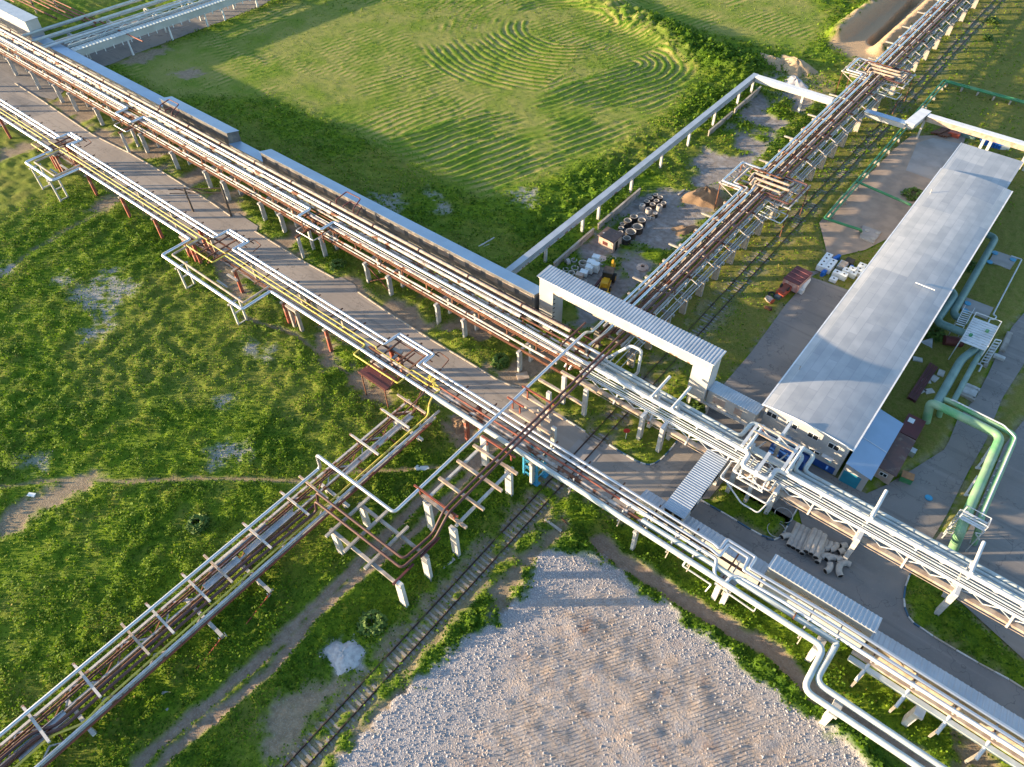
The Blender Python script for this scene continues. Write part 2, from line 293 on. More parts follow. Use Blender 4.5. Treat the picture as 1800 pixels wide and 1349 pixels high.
# ---- soft outlines: bare earth, rubble, sand
LOT = W((570, 1375), (620, 1312), (670, 1262), (718, 1218), (770, 1165), (808, 1132), (850, 1105), (900, 1075), (925, 1045), (932, 1005), (950, 972), (975, 964), (1012, 975), (1035, 990), (1075, 990), (1108, 1015), (1130, 1045), (1165, 1062), (1215, 1105), (1270, 1140), (1312, 1180), (1372, 1222), (1430, 1270), (1500, 1330), (1560, 1390))
LOT_IN = W((770, 1380), (850, 1240), (900, 1150), (960, 1085), (1010, 1048), (1080, 1048), (1140, 1090), (1230, 1165), (1330, 1245), (1440, 1340), (1480, 1390))
PATCH_G = [W((128, 512), (165, 492), (205, 478), (212, 495), (238, 505), (224, 522), (196, 540), (200, 575), (165, 600), (140, 606), (150, 582), (178, 560), (166, 545), (140, 538)), W((92, 488), (115, 484), (125, 500), (104, 505)), W((372, 800), (400, 772), (432, 780), (440, 800), (405, 822), (372, 828)), W((434, 605), (462, 608), (486, 618), (470, 632), (436, 622)), W((898, 340), (930, 335), (948, 352), (925, 366), (902, 356)), W((0, 467), (18, 470), (14, 480), (0, 482)), W((650, 350), (700, 345), (712, 362), (690, 380), (655, 372)), W((385, 703), (405, 700), (408, 714), (390, 716)), W((42, 812), (78, 808), (80, 828), (50, 832)), W((750, 335), (772, 350), (790, 372), (770, 376))]
HEAPSPILL = W((566, 1150), (590, 1128), (620, 1122), (645, 1150), (640, 1175), (600, 1182), (575, 1170))
BARE = [W((0, 912), (28, 884), (60, 864), (100, 852), (165, 828), (188, 834), (150, 862), (90, 892), (40, 922), (0, 950)), W((0, 268), (30, 258), (70, 246), (95, 252), (40, 270), (0, 285)), W((155, 372), (180, 350), (205, 345), (215, 355), (180, 376)), W((375, 460), (400, 452), (420, 480), (440, 520), (425, 540), (395, 500)), W((560, 570), (580, 600), (600, 640), (575, 650), (545, 600)), W((620, 650), (680, 690), (700, 705), (690, 715), (640, 700), (610, 670)), W((790, 730), (830, 735), (840, 780), (800, 790), (780, 760)), W((135, 118), (180, 118), (235, 95), (200, 90), (150, 105)), W((470, 1250), (520, 1225), (560, 1200), (600, 1180), (590, 1230), (540, 1280), (490, 1330), (450, 1349)), W((645, 1330), (700, 1250), (735, 1215), (700, 1200), (640, 1270), (600, 1330)), W((860, 1040), (960, 940), (985, 905), (1000, 915), (985, 950), (930, 1000), (880, 1080)), W((1680, 1290), (1720, 1300), (1745, 1349), (1685, 1349)), W((205, 118), (255, 112), (300, 88), (285, 82), (230, 100)), W((300, 130), (340, 120), (360, 128), (330, 142))]
RUTS = [W((225, 1375), (262, 1325), (480, 1142), (528, 1088), (627, 997), (669, 953), (749, 871), (795, 835), (845, 800), (905, 735)), W((262, 1375), (300, 1325), (480, 1176), (552, 1082), (659, 994), (733, 932), (795, 868), (868, 790), (935, 720))]
FOOT = [W((1051, 951), (1093, 989), (1147, 1021), (1213, 1064), (1280, 1104), (1360, 1149), (1435, 1222), (1560, 1300), (1640, 1360)), ]
THIN = [W((0, 858), (120, 842), (230, 848), (345, 842), (440, 843), (520, 848), (600, 830), (700, 828), (770, 822)), W((0, 265), (80, 240), (140, 215)), W((0, 490), (60, 440), (130, 400), (200, 360)), W((430, 560), (520, 590), (600, 650), (690, 700))]
COURT = W((950, 500), (985, 468), (1050, 412), (1085, 372), (1110, 352), (1165, 325), (1230, 268), (1290, 213), (1325, 170), (1345, 140), (1372, 128), (1425, 145), (1430, 180), (1385, 225), (1330, 280), (1285, 330), (1225, 395), (1160, 460), (1085, 535), (1040, 580), (985, 570), (952, 545))
EXCAV = W((1455, 78), (1480, 50), (1540, 10), (1580, -20), (1690, -20), (1640, 30), (1585, 80), (1530, 110), (1490, 100))
TRENCH = W((1527, 72), (1560, 42), (1605, -5), (1622, -5), (1570, 50), (1536, 82))
SPOIL = W((1468, 66), (1500, 42), (1540, 14), (1590, -25))
SPOIL2 = W((1545, 92), (1600, 42), (1660, -12))
BANK = W((1040, -5), (1105, 30), (1160, 55), (1210, 85), (1260, 112), (1300, 122))
UNDER_RACK = [(-170, 48.5), (-46, 47.8), (-40, 49), (-38, 58), (-170, 58.5)]
MOWN = W((190, 112), (340, 70), (500, 5), (560, -20), (1400, -20), (1450, 30), (1440, 60), (1400, 90), (1300, 70), (1180, 40), (1120, 30), (1180, 80), (1230, 130), (1180, 190), (1080, 260), (960, 310), (860, 350), (640, 240), (480, 170), (300, 170))
C1, C2 = [sp(1000, 48), sp(1085, 108)]
F3A = sp(1112, 114); F3B = sp(690, 246)
def terrain(x, y):
    n1 = fbm(x, y, .75, 4, 1); n2 = fbm(x, y, 1.6, 3, 5); nb = fbm(x, y, .12, 4, 9); nl = fbm(x, y, .035, 3, 12)
    j = (n1-.5)*3.2+(n2-.5)*1.6
    def soft(poly, wd=1.0, amp=1.0): return sst(psd(x, y, poly)+j*amp, -wd*.5, wd*.5)
    lot = soft(LOT, .9, .75); inn = soft(LOT_IN, 7, 1.2)
    gravel = lot.copy()
    for p in PATCH_G: gravel = np.maximum(gravel, .80*soft(p, 2.0, 1.0)*sst(n2*.6+n1*.4, .36, .58))
    gravel = np.maximum(gravel, soft(HEAPSPILL, 1.0, .6))
    dirt = np.zeros(x.shape)
    for i, p in enumerate(BARE): dirt = np.maximum(dirt, soft(p, 1.4, .9)*.9)
    for p in RUTS: dirt = np.maximum(dirt, sst(.62-lsd(x, y, p)+j*.22, -.2, .3))
    for p in FOOT: dirt = np.maximum(dirt, sst(.95-lsd(x, y, p)+j*.3, -.3, .3))
    for p in THIN: dirt = np.maximum(dirt, .8*sst(.30-lsd(x, y, p)+j*.2, -.2, .25))
    rl = (x > -30.2) & (x < -24.2)
    rails = sst(2.1-np.abs(x+27.2)+j*.7, -.6, .8)
    dirt = np.maximum(dirt, rails*np.where(y < 62, .75*sst(n1, .28, .5), .55*sst(n1, .3, .6)))
    dirt = np.maximum(dirt, soft(UNDER_RACK, 2, .8)*sst(fbm(x, y, .22, 3, 31), .44, .56)*.95)
    court = soft(COURT, 1.6, .8)*sst(fbm(x, y, .20, 4, 40), .36, .50)
    sand = np.maximum(soft(EXCAV, 2.5, 1.2), 0)
    sand = np.maximum(sand, .5*soft(W((1370, 150), (1420, 120), (1470, 150), (1460, 185), (1400, 175)), 2, 1))
    dirt = np.maximum(dirt, .7*soft(W((1225, 330), (1260, 320), (1290, 345), (1250, 380), (1200, 420), (1180, 410)), 3, 1.2))
    paved = np.full(x.shape, -9.0)
    for p in (ROAD, TOPROAD, JUNC, SANDY, YARD2): paved = np.maximum(paved, psd(x, y, p))
    dy = psd(x, y, YARD); di = psd(x, y, ISL2+ISL2_BACK); paved = np.maximum(paved, np.minimum(dy, -di))
    pv = sst(paved, -.5, .0)
    dirt = np.maximum(dirt, .6*sst(paved, -1.3, -.1)*sst(n1, .45, .6))
    veg = (1-gravel)*(1-np.clip(dirt*1.25, 0, 1))*(1-court)*(1-sand)*(1-pv)
    mown = soft(MOWN, 6, 1.0)*(1-sand)
    right = sst(x+34, -2, 3)*sst(y-64, 0, 8)
    # rows left by the mower
    d1 = F3B-F3A; u = Vector((-d1.y, d1.x)).normalized() if True else 0
    dC1 = np.hypot(x-C1.x, y-C1.y); d3 = lsd(x, y, [(F3A.x, F3A.y), (F3B.x, F3B.y)])
    a1 = sp(440, 130); b1 = sp(860, 5); e = (b1-a1).normalized(); d0 = (x-a1.x)*(-e.y)+(y-a1.y)*e.x
    s2 = sst(36-dC1+(nb-.5)*10, -3, 3)*sst(dC1-9-(nb-.5)*6, -2, 3)*sst((C1.x-x)*.86+(C1.y-y)*.1+9, -4, 4)
    below = (x-F3A.x)*u.x+(y-F3A.y)*u.y
    s3 = sst(27-d3+(nb-.5)*10, -3, 3)*np.clip(sst(below, -3, 2)+sst((x-F3A.x)*1.0, -6, 6), 0, 1)*(1-s2)
    wob = (nb-.5)*2.2
    fr = 1+.12*(fbm(x, y, .03, 2, 90)-.5); r0 = np.sin((d0+wob)*2*np.pi/1.55*fr); r2 = np.sin((dC1+wob*1.0)*2*np.pi/1.75); r3 = np.sin((d3+wob*1.0)*2*np.pi/1.75)
    row = np.where(s2 > .5, r2, np.where(s3 > .5, r3, r0*.8))
    row = row*mown*np.maximum(sst(fbm(x, y, .09, 4, 60), .36, .60), .85*np.maximum(s2, s3)*sst(fbm(x, y, .12, 3, 61), .25, .5))*(.45+1.1*n2)
    lush = (1-mown)*(1-.75*right)
    bushy = sst(n1, .40, .68)
    z = veg*(lush*(.08+.40*bushy*(0.15+1.1*nb)+.20*n2)+mown*((.07+.11*np.maximum(s2, s3))*row+.13*n2+.10*bushy*nb)+right*(1-mown)*.15*n2)
    # big weeds along the bank behind the conveyor and by the lot
    bk = sst(8-lsd(x, y, BANK), 0, 7); z = z+bk*(1.1+.7*bushy+.6*nb)*veg
    wz = sst(psd(x, y, W((990, 320), (1250, 160), (1330, 150), (1300, 180), (1120, 320), (960, 440), (900, 420))), -3, 3); z = z+wz*veg*bushy*.35
    edge = sst(4.0-np.abs(psd(x, y, LOT)), 0, 3)*sst(x+y*.0+30, 0, 10); z = z+edge*veg*(.25+.45*bushy)
    z = z+gravel*(1-.7*inn)*(.08*n2+.05*n1)+lot*(.25+.10*(nb-.5))
    ln = np.sin((x*math.cos(.75)+y*math.sin(.75))*2*np.pi/2.3+(nb-.5)*5)
    z = z+lot*inn*(.012*ln+.15*sst(fbm(x*.35+y*.35, (x-y)*1.1, .6, 3, 77), .52, .75))
    z = z+dirt*(n2-.5)*.06+court*(n2-.5)*.08
    z = z-2.6*soft(TRENCH, .8, .15)
    z = z+sst(3.4-lsd(x, y, SPOIL), 0, 3.2)*(2.2+1.0*n1)+sst(3.0-lsd(x, y, SPOIL2), 0, 3)*(1.5+.9*n1)
    z = np.where(paved > -.35, np.minimum(z, .0)*sst(-paved, 0, .35)-.06, z*sst(-paved, .3, 1.2))
    dry = np.clip(right*.9+sst(nl, .52, .66)*.5*(1-mown)+mown*.35*sst(fbm(x, y, .05, 3, 44), .42, .62)+.5*sst(.9-np.abs(paved+.7), 0, .8)*0, 0, 1)
    lushc = np.clip(bk+.6*wz+edge*.9+.35*sst(nb, .5, .7), 0, 1)
    return z, (dirt, gravel, sand, np.maximum(court, 0)), (lushc*veg, dry*veg, row*.5+.5, mown), veg, inn*lot
def axis(*seg):
    out = []
    for a, b, st in seg: out.extend(list(np.arange(a, b, st)))
    return np.array([-3500, -1500, -700, -400]+out+[out[-1]+.5, 400, 800, 1600, 3500], float)
gx = axis((-300, -120, .75), (-120, -60, .42), (-60, 50, .30)); gy = axis((-45, 112, .30), (112, 160, .45), (160, 262, .7))
GX, GY = np.meshgrid(gx, gy); Z, zA, zB, VEG, INN = terrain(GX, GY)
far = (np.abs(GX+120) > 185) | (GY > 262) | (GY < -46); Z = np.where(far, 0, Z)
def raw_mesh(name, V, F, mats, smooth=True):
    me = bpy.data.meshes.new(name); n, k = len(V), F.shape[1]
    me.vertices.add(n); me.vertices.foreach_set('co', V.astype(np.float32).ravel())
    me.loops.add(F.size); me.loops.foreach_set('vertex_index', F.astype(np.int32).ravel())
    me.polygons.add(len(F)); me.polygons.foreach_set('loop_start', np.arange(0, F.size, k, dtype=np.int32)); me.polygons.foreach_set('loop_total', np.full(len(F), k, np.int32))
    me.polygons.foreach_set('use_smooth', np.full(len(F), smooth)); me.materials.append(mats); me.update(calc_edges=True); return me
ny, nx = GX.shape; ii = np.arange(ny*nx).reshape(ny, nx)
F = np.stack([ii[:-1, :-1], ii[:-1, 1:], ii[1:, 1:], ii[1:, :-1]], -1).reshape(-1, 4)
def ground_mat():
    m = bpy.data.materials.new('meadow_ground'); m.use_nodes = True; n = m.node_tree.nodes; l = m.node_tree.links; b = n['Principled BSDF']
    b.inputs['Roughness'].default_value = .95; b.inputs['Specular IOR Level'].default_value = .15
    tc = n.new('ShaderNodeTexCoord')
    def noise(sc, det=6, rough=.55, st=None):
        t = n.new('ShaderNodeTexNoise'); t.inputs['Scale'].default_value = sc; t.inputs['Detail'].default_value = det; t.inputs['Roughness'].default_value = rough
        if st:
            mp = n.new('ShaderNodeMapping'); mp.inputs['Scale'].default_value = st; mp.inputs['Rotation'].default_value = (0, 0, .75); l.new(tc.outputs['Object'], mp.inputs[0]); l.new(mp.outputs[0], t.inputs['Vector'])
        else: l.new(tc.outputs['Object'], t.inputs['Vector'])
        return t.outputs[0]
    def rng(s_, a, b_, c=0, d=1):
        t = n.new('ShaderNodeMapRange'); t.inputs[1].default_value = a; t.inputs[2].default_value = b_; t.inputs[3].default_value = c; t.inputs[4].default_value = d; l.new(s_, t.inputs[0]); return t.outputs[0]
    def mix(f, a, b_):
        t = n.new('ShaderNodeMix'); t.data_type = 'RGBA'; l.new(f, t.inputs[0])
        for i, v in ((6, a), (7, b_)):
            if isinstance(v, tuple): t.inputs[i].default_value = (*v, 1)
            else: l.new(v, t.inputs[i])
        return t.outputs[2]
    def mul(a, b_):
        t = n.new('ShaderNodeMath'); t.operation = 'MULTIPLY'
        for i, v in enumerate((a, b_)):
            if isinstance(v, (int, float)): t.inputs[i].default_value = v
            else: l.new(v, t.inputs[i])
        return t.outputs[0]
    def attr(nm):
        a = n.new('ShaderNodeAttribute'); a.attribute_name = nm; s_ = n.new('ShaderNodeSeparateColor'); l.new(a.outputs['Color'], s_.inputs[0]); return list(s_.outputs)+[a.outputs['Alpha']]
    A = attr('zoneA'); B = attr('zoneB')
    nf = noise(1.3); nn = noise(5.0, 8, .7); nm = noise(.22, 4); nv = noise(14, 5, .7)
    grass = mix(rng(nf, .38, .62), (.075, .135, .008), (.150, .225, .012))
    grass = mix(mul(rng(nn, .52, .72), .75), grass, (.225, .300, .018))
    grass = mix(mul(rng(nm, .50, .68), .45), grass, (.235, .205, .050))
    grass = mix(B[0], grass, mix(rng(nn, .4, .65), (.040, .098, .008), (.085, .165, .012)))
    olive = mix(rng(nn, .38, .66), (.150, .150, .030), (.255, .215, .065))
    grass = mix(mul(B[1], rng(nf, .3, .6, .45, 1)), grass, olive)
    rows = mix(rng(noise(2.2, 4), .35, .65), (.062, .150, .012), (.110, .205, .016))
    straw = mix(rng(noise(.11, 4), .36, .58), (.200, .245, .035), (.40, .33, .12))
    rows = mix(rng(B[2], .30, .75), straw, rows); rows = mix(mul(rng(nn, .55, .7), .6), rows, (.070, .155, .010))
    grass = mix(mul(B[3], .85), grass, rows)
    soil = mix(rng(nf, .35, .65), (.23, .165, .118), (.33, .245, .18)); soil = mix(rng(nn, .50, .70), soil, (.36, .31, .26))
    vt = n.new('ShaderNodeTexVoronoi'); vt.inputs['Scale'].default_value = 4.6; l.new(tc.outputs['Object'], vt.inputs['Vector'])
    stones = mix(rng(vt.outputs['Distance'], .05, .5), (.50, .48, .475), (.29, .27, .275)); stones = mix(rng(nv, .48, .72), stones, (.54, .53, .53))
    silt = mix(rng(noise(1.6, 6, .6, (.35, 2.2, 1)), .38, .62), (.36, .285, .235), (.46, .375, .315)); silt = mix(rng(noise(.3, 5), .58, .72), silt, (.31, .20, .15))
    silt = mix(mul(rng(nv, .6, .75), .7), silt, (.50, .45, .42))
    c = n.new('ShaderNodeAttribute'); c.attribute_name = 'inner'
    stones = mix(mul(c.outputs['Fac'], rng(nf, .30, .58)), stones, silt)
    sandc = mix(rng(nn, .35, .65), (.50, .36, .22), (.40, .28, .17))
    court = mix(rng(nf, .35, .65), (.30, .275, .26), (.21, .18, .155)); court = mix(rng(noise(.5, 4), .55, .7), court, (.37, .35, .335))
    o = mix(A[0], grass, soil); o = mix(A[3], o, court); o = mix(A[2], o, sandc); o = mix(A[1], o, stones)
    l.new(o, b.inputs['Base Color'])
    bn = n.new('ShaderNodeBump'); bn.inputs['Strength'].default_value = .8; bn.inputs['Distance'].default_value = .16
    l.new(nn, bn.inputs['Height'])
    b2 = n.new('ShaderNodeBump'); b2.inputs['Distance'].default_value = .12; l.new(mul(A[1], .55), b2.inputs['Strength']); l.new(rng(vt.outputs['Distance'], 0, .5, 1, 0), b2.inputs['Height']); l.new(bn.outputs[0], b2.inputs['Normal'])
    # tread marks pressed into the silt of the lot
    wv = n.new('ShaderNodeTexWave'); wv.wave_type = 'BANDS'; wv.bands_direction = 'X'; wv.inputs['Scale'].default_value = .95; wv.inputs['Distortion'].default_value = 2.5; wv.inputs['Detail'].default_value = 2
    mp = n.new('ShaderNodeMapping'); mp.inputs['Rotation'].default_value = (0, 0, R(35)); l.new(tc.outputs['Object'], mp.inputs[0]); l.new(mp.outputs[0], wv.inputs['Vector'])
    b3 = n.new('ShaderNodeBump'); b3.inputs['Distance'].default_value = .14; l.new(mul(c.outputs['Fac'], rng(nm, .38, .55, .0, .9)), b3.inputs['Strength']); l.new(wv.outputs[0], b3.inputs['Height']); l.new(b2.outputs[0], b3.inputs['Normal'])
    l.new(b3.outputs[0], b.inputs['Normal']); return m
me = raw_mesh('ground', np.stack([GX.ravel(), GY.ravel(), Z.ravel()], -1), F, ground_mat())
for nm, ch in (('zoneA', zA), ('zoneB', zB)):
    a = me.color_attributes.new(nm, 'FLOAT_COLOR', 'POINT'); a.data.foreach_set('color', np.stack([np.clip(c, 0, 1).ravel() for c in ch], -1).astype(np.float32).ravel())
a = me.attributes.new('inner', 'FLOAT', 'POINT'); a.data.foreach_set('value', np.clip(INN, 0, 1).astype(np.float32).ravel())
go = bpy.data.objects.new('ground', me); COL.objects.link(go); go['kind'] = 'structure'
# ---- leaves and stalks over the ground (one mass nobody could count)
def leaf_mat():
    m = bpy.data.materials.new('weed_leaves'); m.use_nodes = True; n = m.node_tree.nodes; l = m.node_tree.links; b = n['Principled BSDF']
    b.inputs['Roughness'].default_value = .7; b.inputs['Specular IOR Level'].default_value = .2
    a = n.new('ShaderNodeAttribute'); a.attribute_name = 'tone'; cr = n.new('ShaderNodeValToRGB'); e = cr.color_ramp.elements
    e[0].position = 0; e[0].color = (.045, .105, .006, 1); e[1].position = 1; e[1].color = (.31, .27, .06, 1)
    for p, c_ in ((.35, (.100, .190, .009, 1)), (.7, (.175, .285, .014, 1)), (.86, (.255, .335, .022, 1))): q = e.new(p); q.color = c_
    l.new(a.outputs['Fac'], cr.inputs[0]); l.new(cr.outputs[0], b.inputs['Base Color'])
    tr = n.new('ShaderNodeBsdfTranslucent'); l.new(cr.outputs[0], tr.inputs[0]); ms = n.new('ShaderNodeMixShader'); ms.inputs[0].default_value = .35
    l.new(b.outputs[0], ms.inputs[1]); l.new(tr.outputs[0], ms.inputs[2]); l.new(ms.outputs[0], n['Material Output'].inputs[0]); return m
rg = np.random.default_rng(3)
def scatter(n, x0, x1, y0, y1, size, hmax):
    x = rg.uniform(x0, x1, n); y = rg.uniform(y0, y1, n)
    z, a_, b_, vg, _ = terrain(x, y); ln = b_[0]; mw = b_[3]; dr = b_[1]
    cl = sst(fbm(x, y, .75, 4, 1), .36, .60); keep = rg.uniform(0, 1, n) < vg*np.clip(.32+.75*cl+.3*ln, 0, 1)*(1-.72*mw)*(1-.55*dr)
    x, y, z, cl, ln, mw, dr = [q[keep] for q in (x, y, z, cl, ln, mw, dr)]; k = len(x)
    s_ = size*rg.uniform(.55, 1.45, k)*(1-.35*mw)*(1+.35*ln)*(1-.3*dr); z = z+rg.uniform(0, 1, k)**1.5*hmax*(.25+cl)*(1-.75*mw)*(1-.5*dr)+.02
    th = rg.uniform(0, 2*np.pi, k); ph = rg.uniform(.15, 1.25, k)
    ux, uy = np.cos(th), np.sin(th); vx, vy, vz = -uy*np.cos(ph), ux*np.cos(ph), np.sin(ph)
    P = np.empty((k, 4, 3)); w_ = s_*.42
    for i, (p, q) in enumerate(((-.5, 0), (0, -.5), (.5, .05), (0, .55))):
        P[:, i, 0] = x+ux*p*w_*2+vx*q*s_; P[:, i, 1] = y+uy*p*w_*2+vy*q*s_; P[:, i, 2] = z+vz*q*s_
    tone = np.clip(.30+.25*rg.standard_normal(k)+.30*(fbm(x, y, .08, 3, 70)-.5)+.22*mw+.35*dr-.18*ln, 0, 1)
    return P, tone
LV = [scatter(420000, -135, 45, -30, 62, .235, .34), scatter(110000, -62, 8, -30, 40, .19, .32), scatter(200000, -190, -10, 55, 160, .34, .38), scatter(130000, -240, 0, 120, 262, .52, .42)]
P = np.concatenate([a for a, _ in LV]); tone = np.concatenate([b for _, b in LV]); k = len(P)
me = raw_mesh('meadow_weeds', P.reshape(-1, 3), np.arange(k*4).reshape(k, 4), leaf_mat(), False)
a = me.attributes.new('tone', 'FLOAT', 'FACE'); a.data.foreach_set('value', tone.astype(np.float32))
o = bpy.data.objects.new('meadow_weeds', me); COL.objects.link(o); tag(o, 'green weeds and grass growing over the open ground', 'weeds'); o['kind'] = 'stuff'
# ---- loose stones of the rubble lot
n = 80000; x = rg.uniform(-50, 25, n); y = rg.uniform(-25, 48, n); z, a_, b_, vg, inn = terrain(x, y)
kp = rg.uniform(0, 1, n) < a_[1]*(1-.86*inn); x, y, z = x[kp], y[kp], z[kp]
n2 = 4000; x2 = rg.uniform(-110, -30, n2*8); y2 = rg.uniform(5, 70, n2*8); q2 = terrain(x2, y2); kp = rg.uniform(0, 1, len(x2)) < q2[1][1]*.8
x = np.concatenate([x, x2[kp]]); y = np.concatenate([y, y2[kp]]); z = np.concatenate([z, q2[0][kp]]); k = len(x)
oct_ = np.array([(1, 0, 0), (0, 1, 0), (-1, 0, 0), (0, -1, 0), (0, 0, .7), (0, 0, -.5)]); s_ = .035+.095*rg.uniform(0, 1, k)**2.4
P = oct_[None]*s_[:, None, None]*rg.uniform(.6, 1.5, (k, 6, 3)); th = rg.uniform(0, 6.28, k)[:, None]; px, py = P[:, :, 0].copy(), P[:, :, 1].copy()
P[:, :, 0] = px*np.cos(th)-py*np.sin(th)+x[:, None]; P[:, :, 1] = px*np.sin(th)+py*np.cos(th)+y[:, None]; P[:, :, 2] += z[:, None]+.02
tf = np.array([(0, 1, 4), (1, 2, 4), (2, 3, 4), (3, 0, 4), (1, 0, 5), (2, 1, 5), (3, 2, 5), (0, 3, 5)])
me = raw_mesh('rubble_stones', P.reshape(-1, 3), (tf[None]+(np.arange(k)*6)[:, None, None]).reshape(-1, 3), mat('broken_stone', (.47, .45, .45), (.30, .285, .29), 1.2, .9, c3=(.46, .37, .31), s3=.7), False)
o = bpy.data.objects.new('rubble_stones', me); COL.objects.link(o); tag(o, 'loose white rubble stones strewn over the gravel lot', 'rubble'); o['kind'] = 'stuff'
# ---- paved sheets
def sheet(name, outer, m, z, holes=()):
    loops = [[Vector((p[0], p[1], 0)) for p in outer]]+[[Vector((p[0], p[1], 0)) for p in h] for h in holes]
    V = [p for lp in loops for p in lp]; T = tessellate_polygon(loops)
    me = bpy.data.meshes.new(name); me.from_pydata([(p.x, p.y, z) for p in V], [], [t if (V[t[1]]-V[t[0]]).cross(V[t[2]]-V[t[0]]).z > 0 else t[::-1] for t in T]); me.materials.append(m); me.update()
    o = bpy.data.objects.new(name, me); COL.objects.link(o); o['kind'] = 'structure'; return o
sheet('road', ROAD, M['asphalt'], .020); sheet('road', TOPROAD, M['yardasph'], .024); sheet('road', JUNC, M['yardasph'], .028)
sheet('paved_yard', YARD, M['yardasph'], .024, [ISL2+ISL2_BACK]); sheet('paved_yard', YARD2, M['yardasph'], .032)
sheet('sandy_yard', SANDY, mat('sandy_pavement', (.37, .285, .22), (.30, .235, .185), .5, .9, bump=.3, bscale=14, c3=(.27, .22, .18), s3=.25), .030)
sheet('concrete_pavement', SLABS, M['slab'], .036)
def kerb(pts, mats, seg=1.0, h=.16, w_=.16, closed=False):
    mb = MB(); acc = 0; i = 0; P = [Vector((p[0], p[1], 0)) for p in pts]
    for a, b in zip(P[:-1], P[1:]):
        n_ = max(1, round((b-a).length/seg))
        for k_ in range(n_):
            mb.m = i % len(mats); i += 1; p, q = a.lerp(b, k_/n_), a.lerp(b, (k_+.96)/n_); mb.bar(p+Vector((0, 0, h/2)), q+Vector((0, 0, h/2)), w_, h+.02)
    mb.struct('kerb', [M[m_] for m_ in mats])
kerb(KERB_A, ['kerbc'], 2.0); kerb(KERB_B, ['kerbc'], 2.0); kerb(KERB_C, ['kerbc'], 2.0); kerb(KERB_D, ['kerbw'], 1.5); kerb(KERB_E, ['kerbw', 'kerbb'], 1.5); kerb(ISL2, ['kerbw', 'kerbb'], 1.5); kerb(KERB3[:8], ['kerbb', 'kerbw'], 1.4); kerb(KERB3[7:], ['kerbw', 'kerbc'], 1.6)
mb = MB()                                              # worn lane dashes and arrows
for a, b in ((g(11, 480, 480), g(11, 500, 470)),): pass
def dash(p, q, w_=.14): mb.bar(Vector((p[0], p[1], .037)), Vector((q[0], q[1], .037)), w_, .006)
for a, b in ((186, 91), (211, 82), (243, 69), (262, 63), (297, 57), (318, 50), (345, 34)):
    p = sp(a, b); q = sp(a+15, b-5.2); dash(p, q)
for i in range(9):
    x_ = -150+i*9; dash((x_, 44.6), (x_+2.6, 44.6), .10)
mb.struct('road_marking', M['paint'])
# ================================================================ PIPE RACKS
def V3(x, y, z): return Vector((x, y, z))
def pipe(label, pts, r, m, bend=.5, group=None, n=10, flanges=(), name='pipe', cat='pipe', fm='rust'):
    mb = MB().tube(pts, r, n, bend); o = mb.thing(name, label, cat, M[m], group)
    for p, d in flanges:
        p = Vector(p); d = Vector(d).normalized()*.06; MB().ring_path([p-d, p+d], r*1.45, n).part('flange', M[fm], o)
    return o
def wr(p): return tuple(p)
def ya(x, y): return y+max(0, -45-x)*.004
# ---- upper rack along x: concrete trestles
def a_trestle(loc, label, group, h=3.6, span=2.5, m='conc_white', over=.5, cw=.32, cd_=.7):
    e = empty('concrete_trestle', label, 'trestle', loc, group); x, y, _ = loc
    for dy in (0, span): MB().box(x-cw/2, x+cw/2, y-cd_/2+dy, y+cd_/2+dy, -.3, h).part('column', M[m], e)
    MB().box(x-.2, x+.2, y-over, y+span+over, h, h+.34).part('crossbeam', M[m], e); return e
ux = [-205, -195, -184.8, -174.5, -164.8, -158.9, -148.8, -132.8, -122.6, -112.4, -107.2, -97.0, -91.9, -81.8, -71.7, -66.8, -57.0, -51.9, -42.0]
GU = 'concrete trestles under the upper pipe rack'
t0 = None
for i, x in enumerate(ux):
    lab = f'grey concrete trestle under the upper pipe rack, {ORD[len(ux)-1-i]} to the left of the roofed portal' if i < len(ux)-1 else 'grey concrete trestle under the upper pipe rack, nearest to the roofed portal'
    y = ya(x, 52.15)
    if t0 is None: t0 = a_trestle((x, y, 0), lab, GU)
    else: dup(t0, (x, y, 0), lab)
# slender columns below the two expansion loops
def leg_frame(x, ys, h, label, m='conc_white', w_=.3, beam=True):
    e = empty('loop_trestle', label, 'trestle', (x, ys[0], 0))
    for y in ys: MB().box(x-w_/2, x+w_/2, y-w_*.8, y+w_*.8, -.3, h).part('column', M[m], e)
    if beam: MB().box(x-.16, x+.16, ys[0]-.4, ys[-1]+.4, h, h+.25).part('crossbeam', M['rust'], e)
leg_frame(-135.7, (50.3, 52.4), 4.0, 'slim two-legged support under the expansion loop of the upper rack near the photo\'s left edge')
leg_frame(-84.4, (49.9, 52.1), 4.1, 'slim two-legged support under the expansion loop of the upper rack beside the road bend')
# X brace
e = empty('cross_brace', 'rusty X-shaped steel brace between two trestles of the upper rack beside the road', 'brace', (-69.2, 52.3, 0))
MB().bar((-71.5, 52.2, .4), (-67.0, 52.2, 3.4), .16).part('diagonal', M['rust'], e); MB().bar((-71.5, 52.32, 3.4), (-67.0, 52.32, .4), .16).part('diagonal', M['rust'], e)
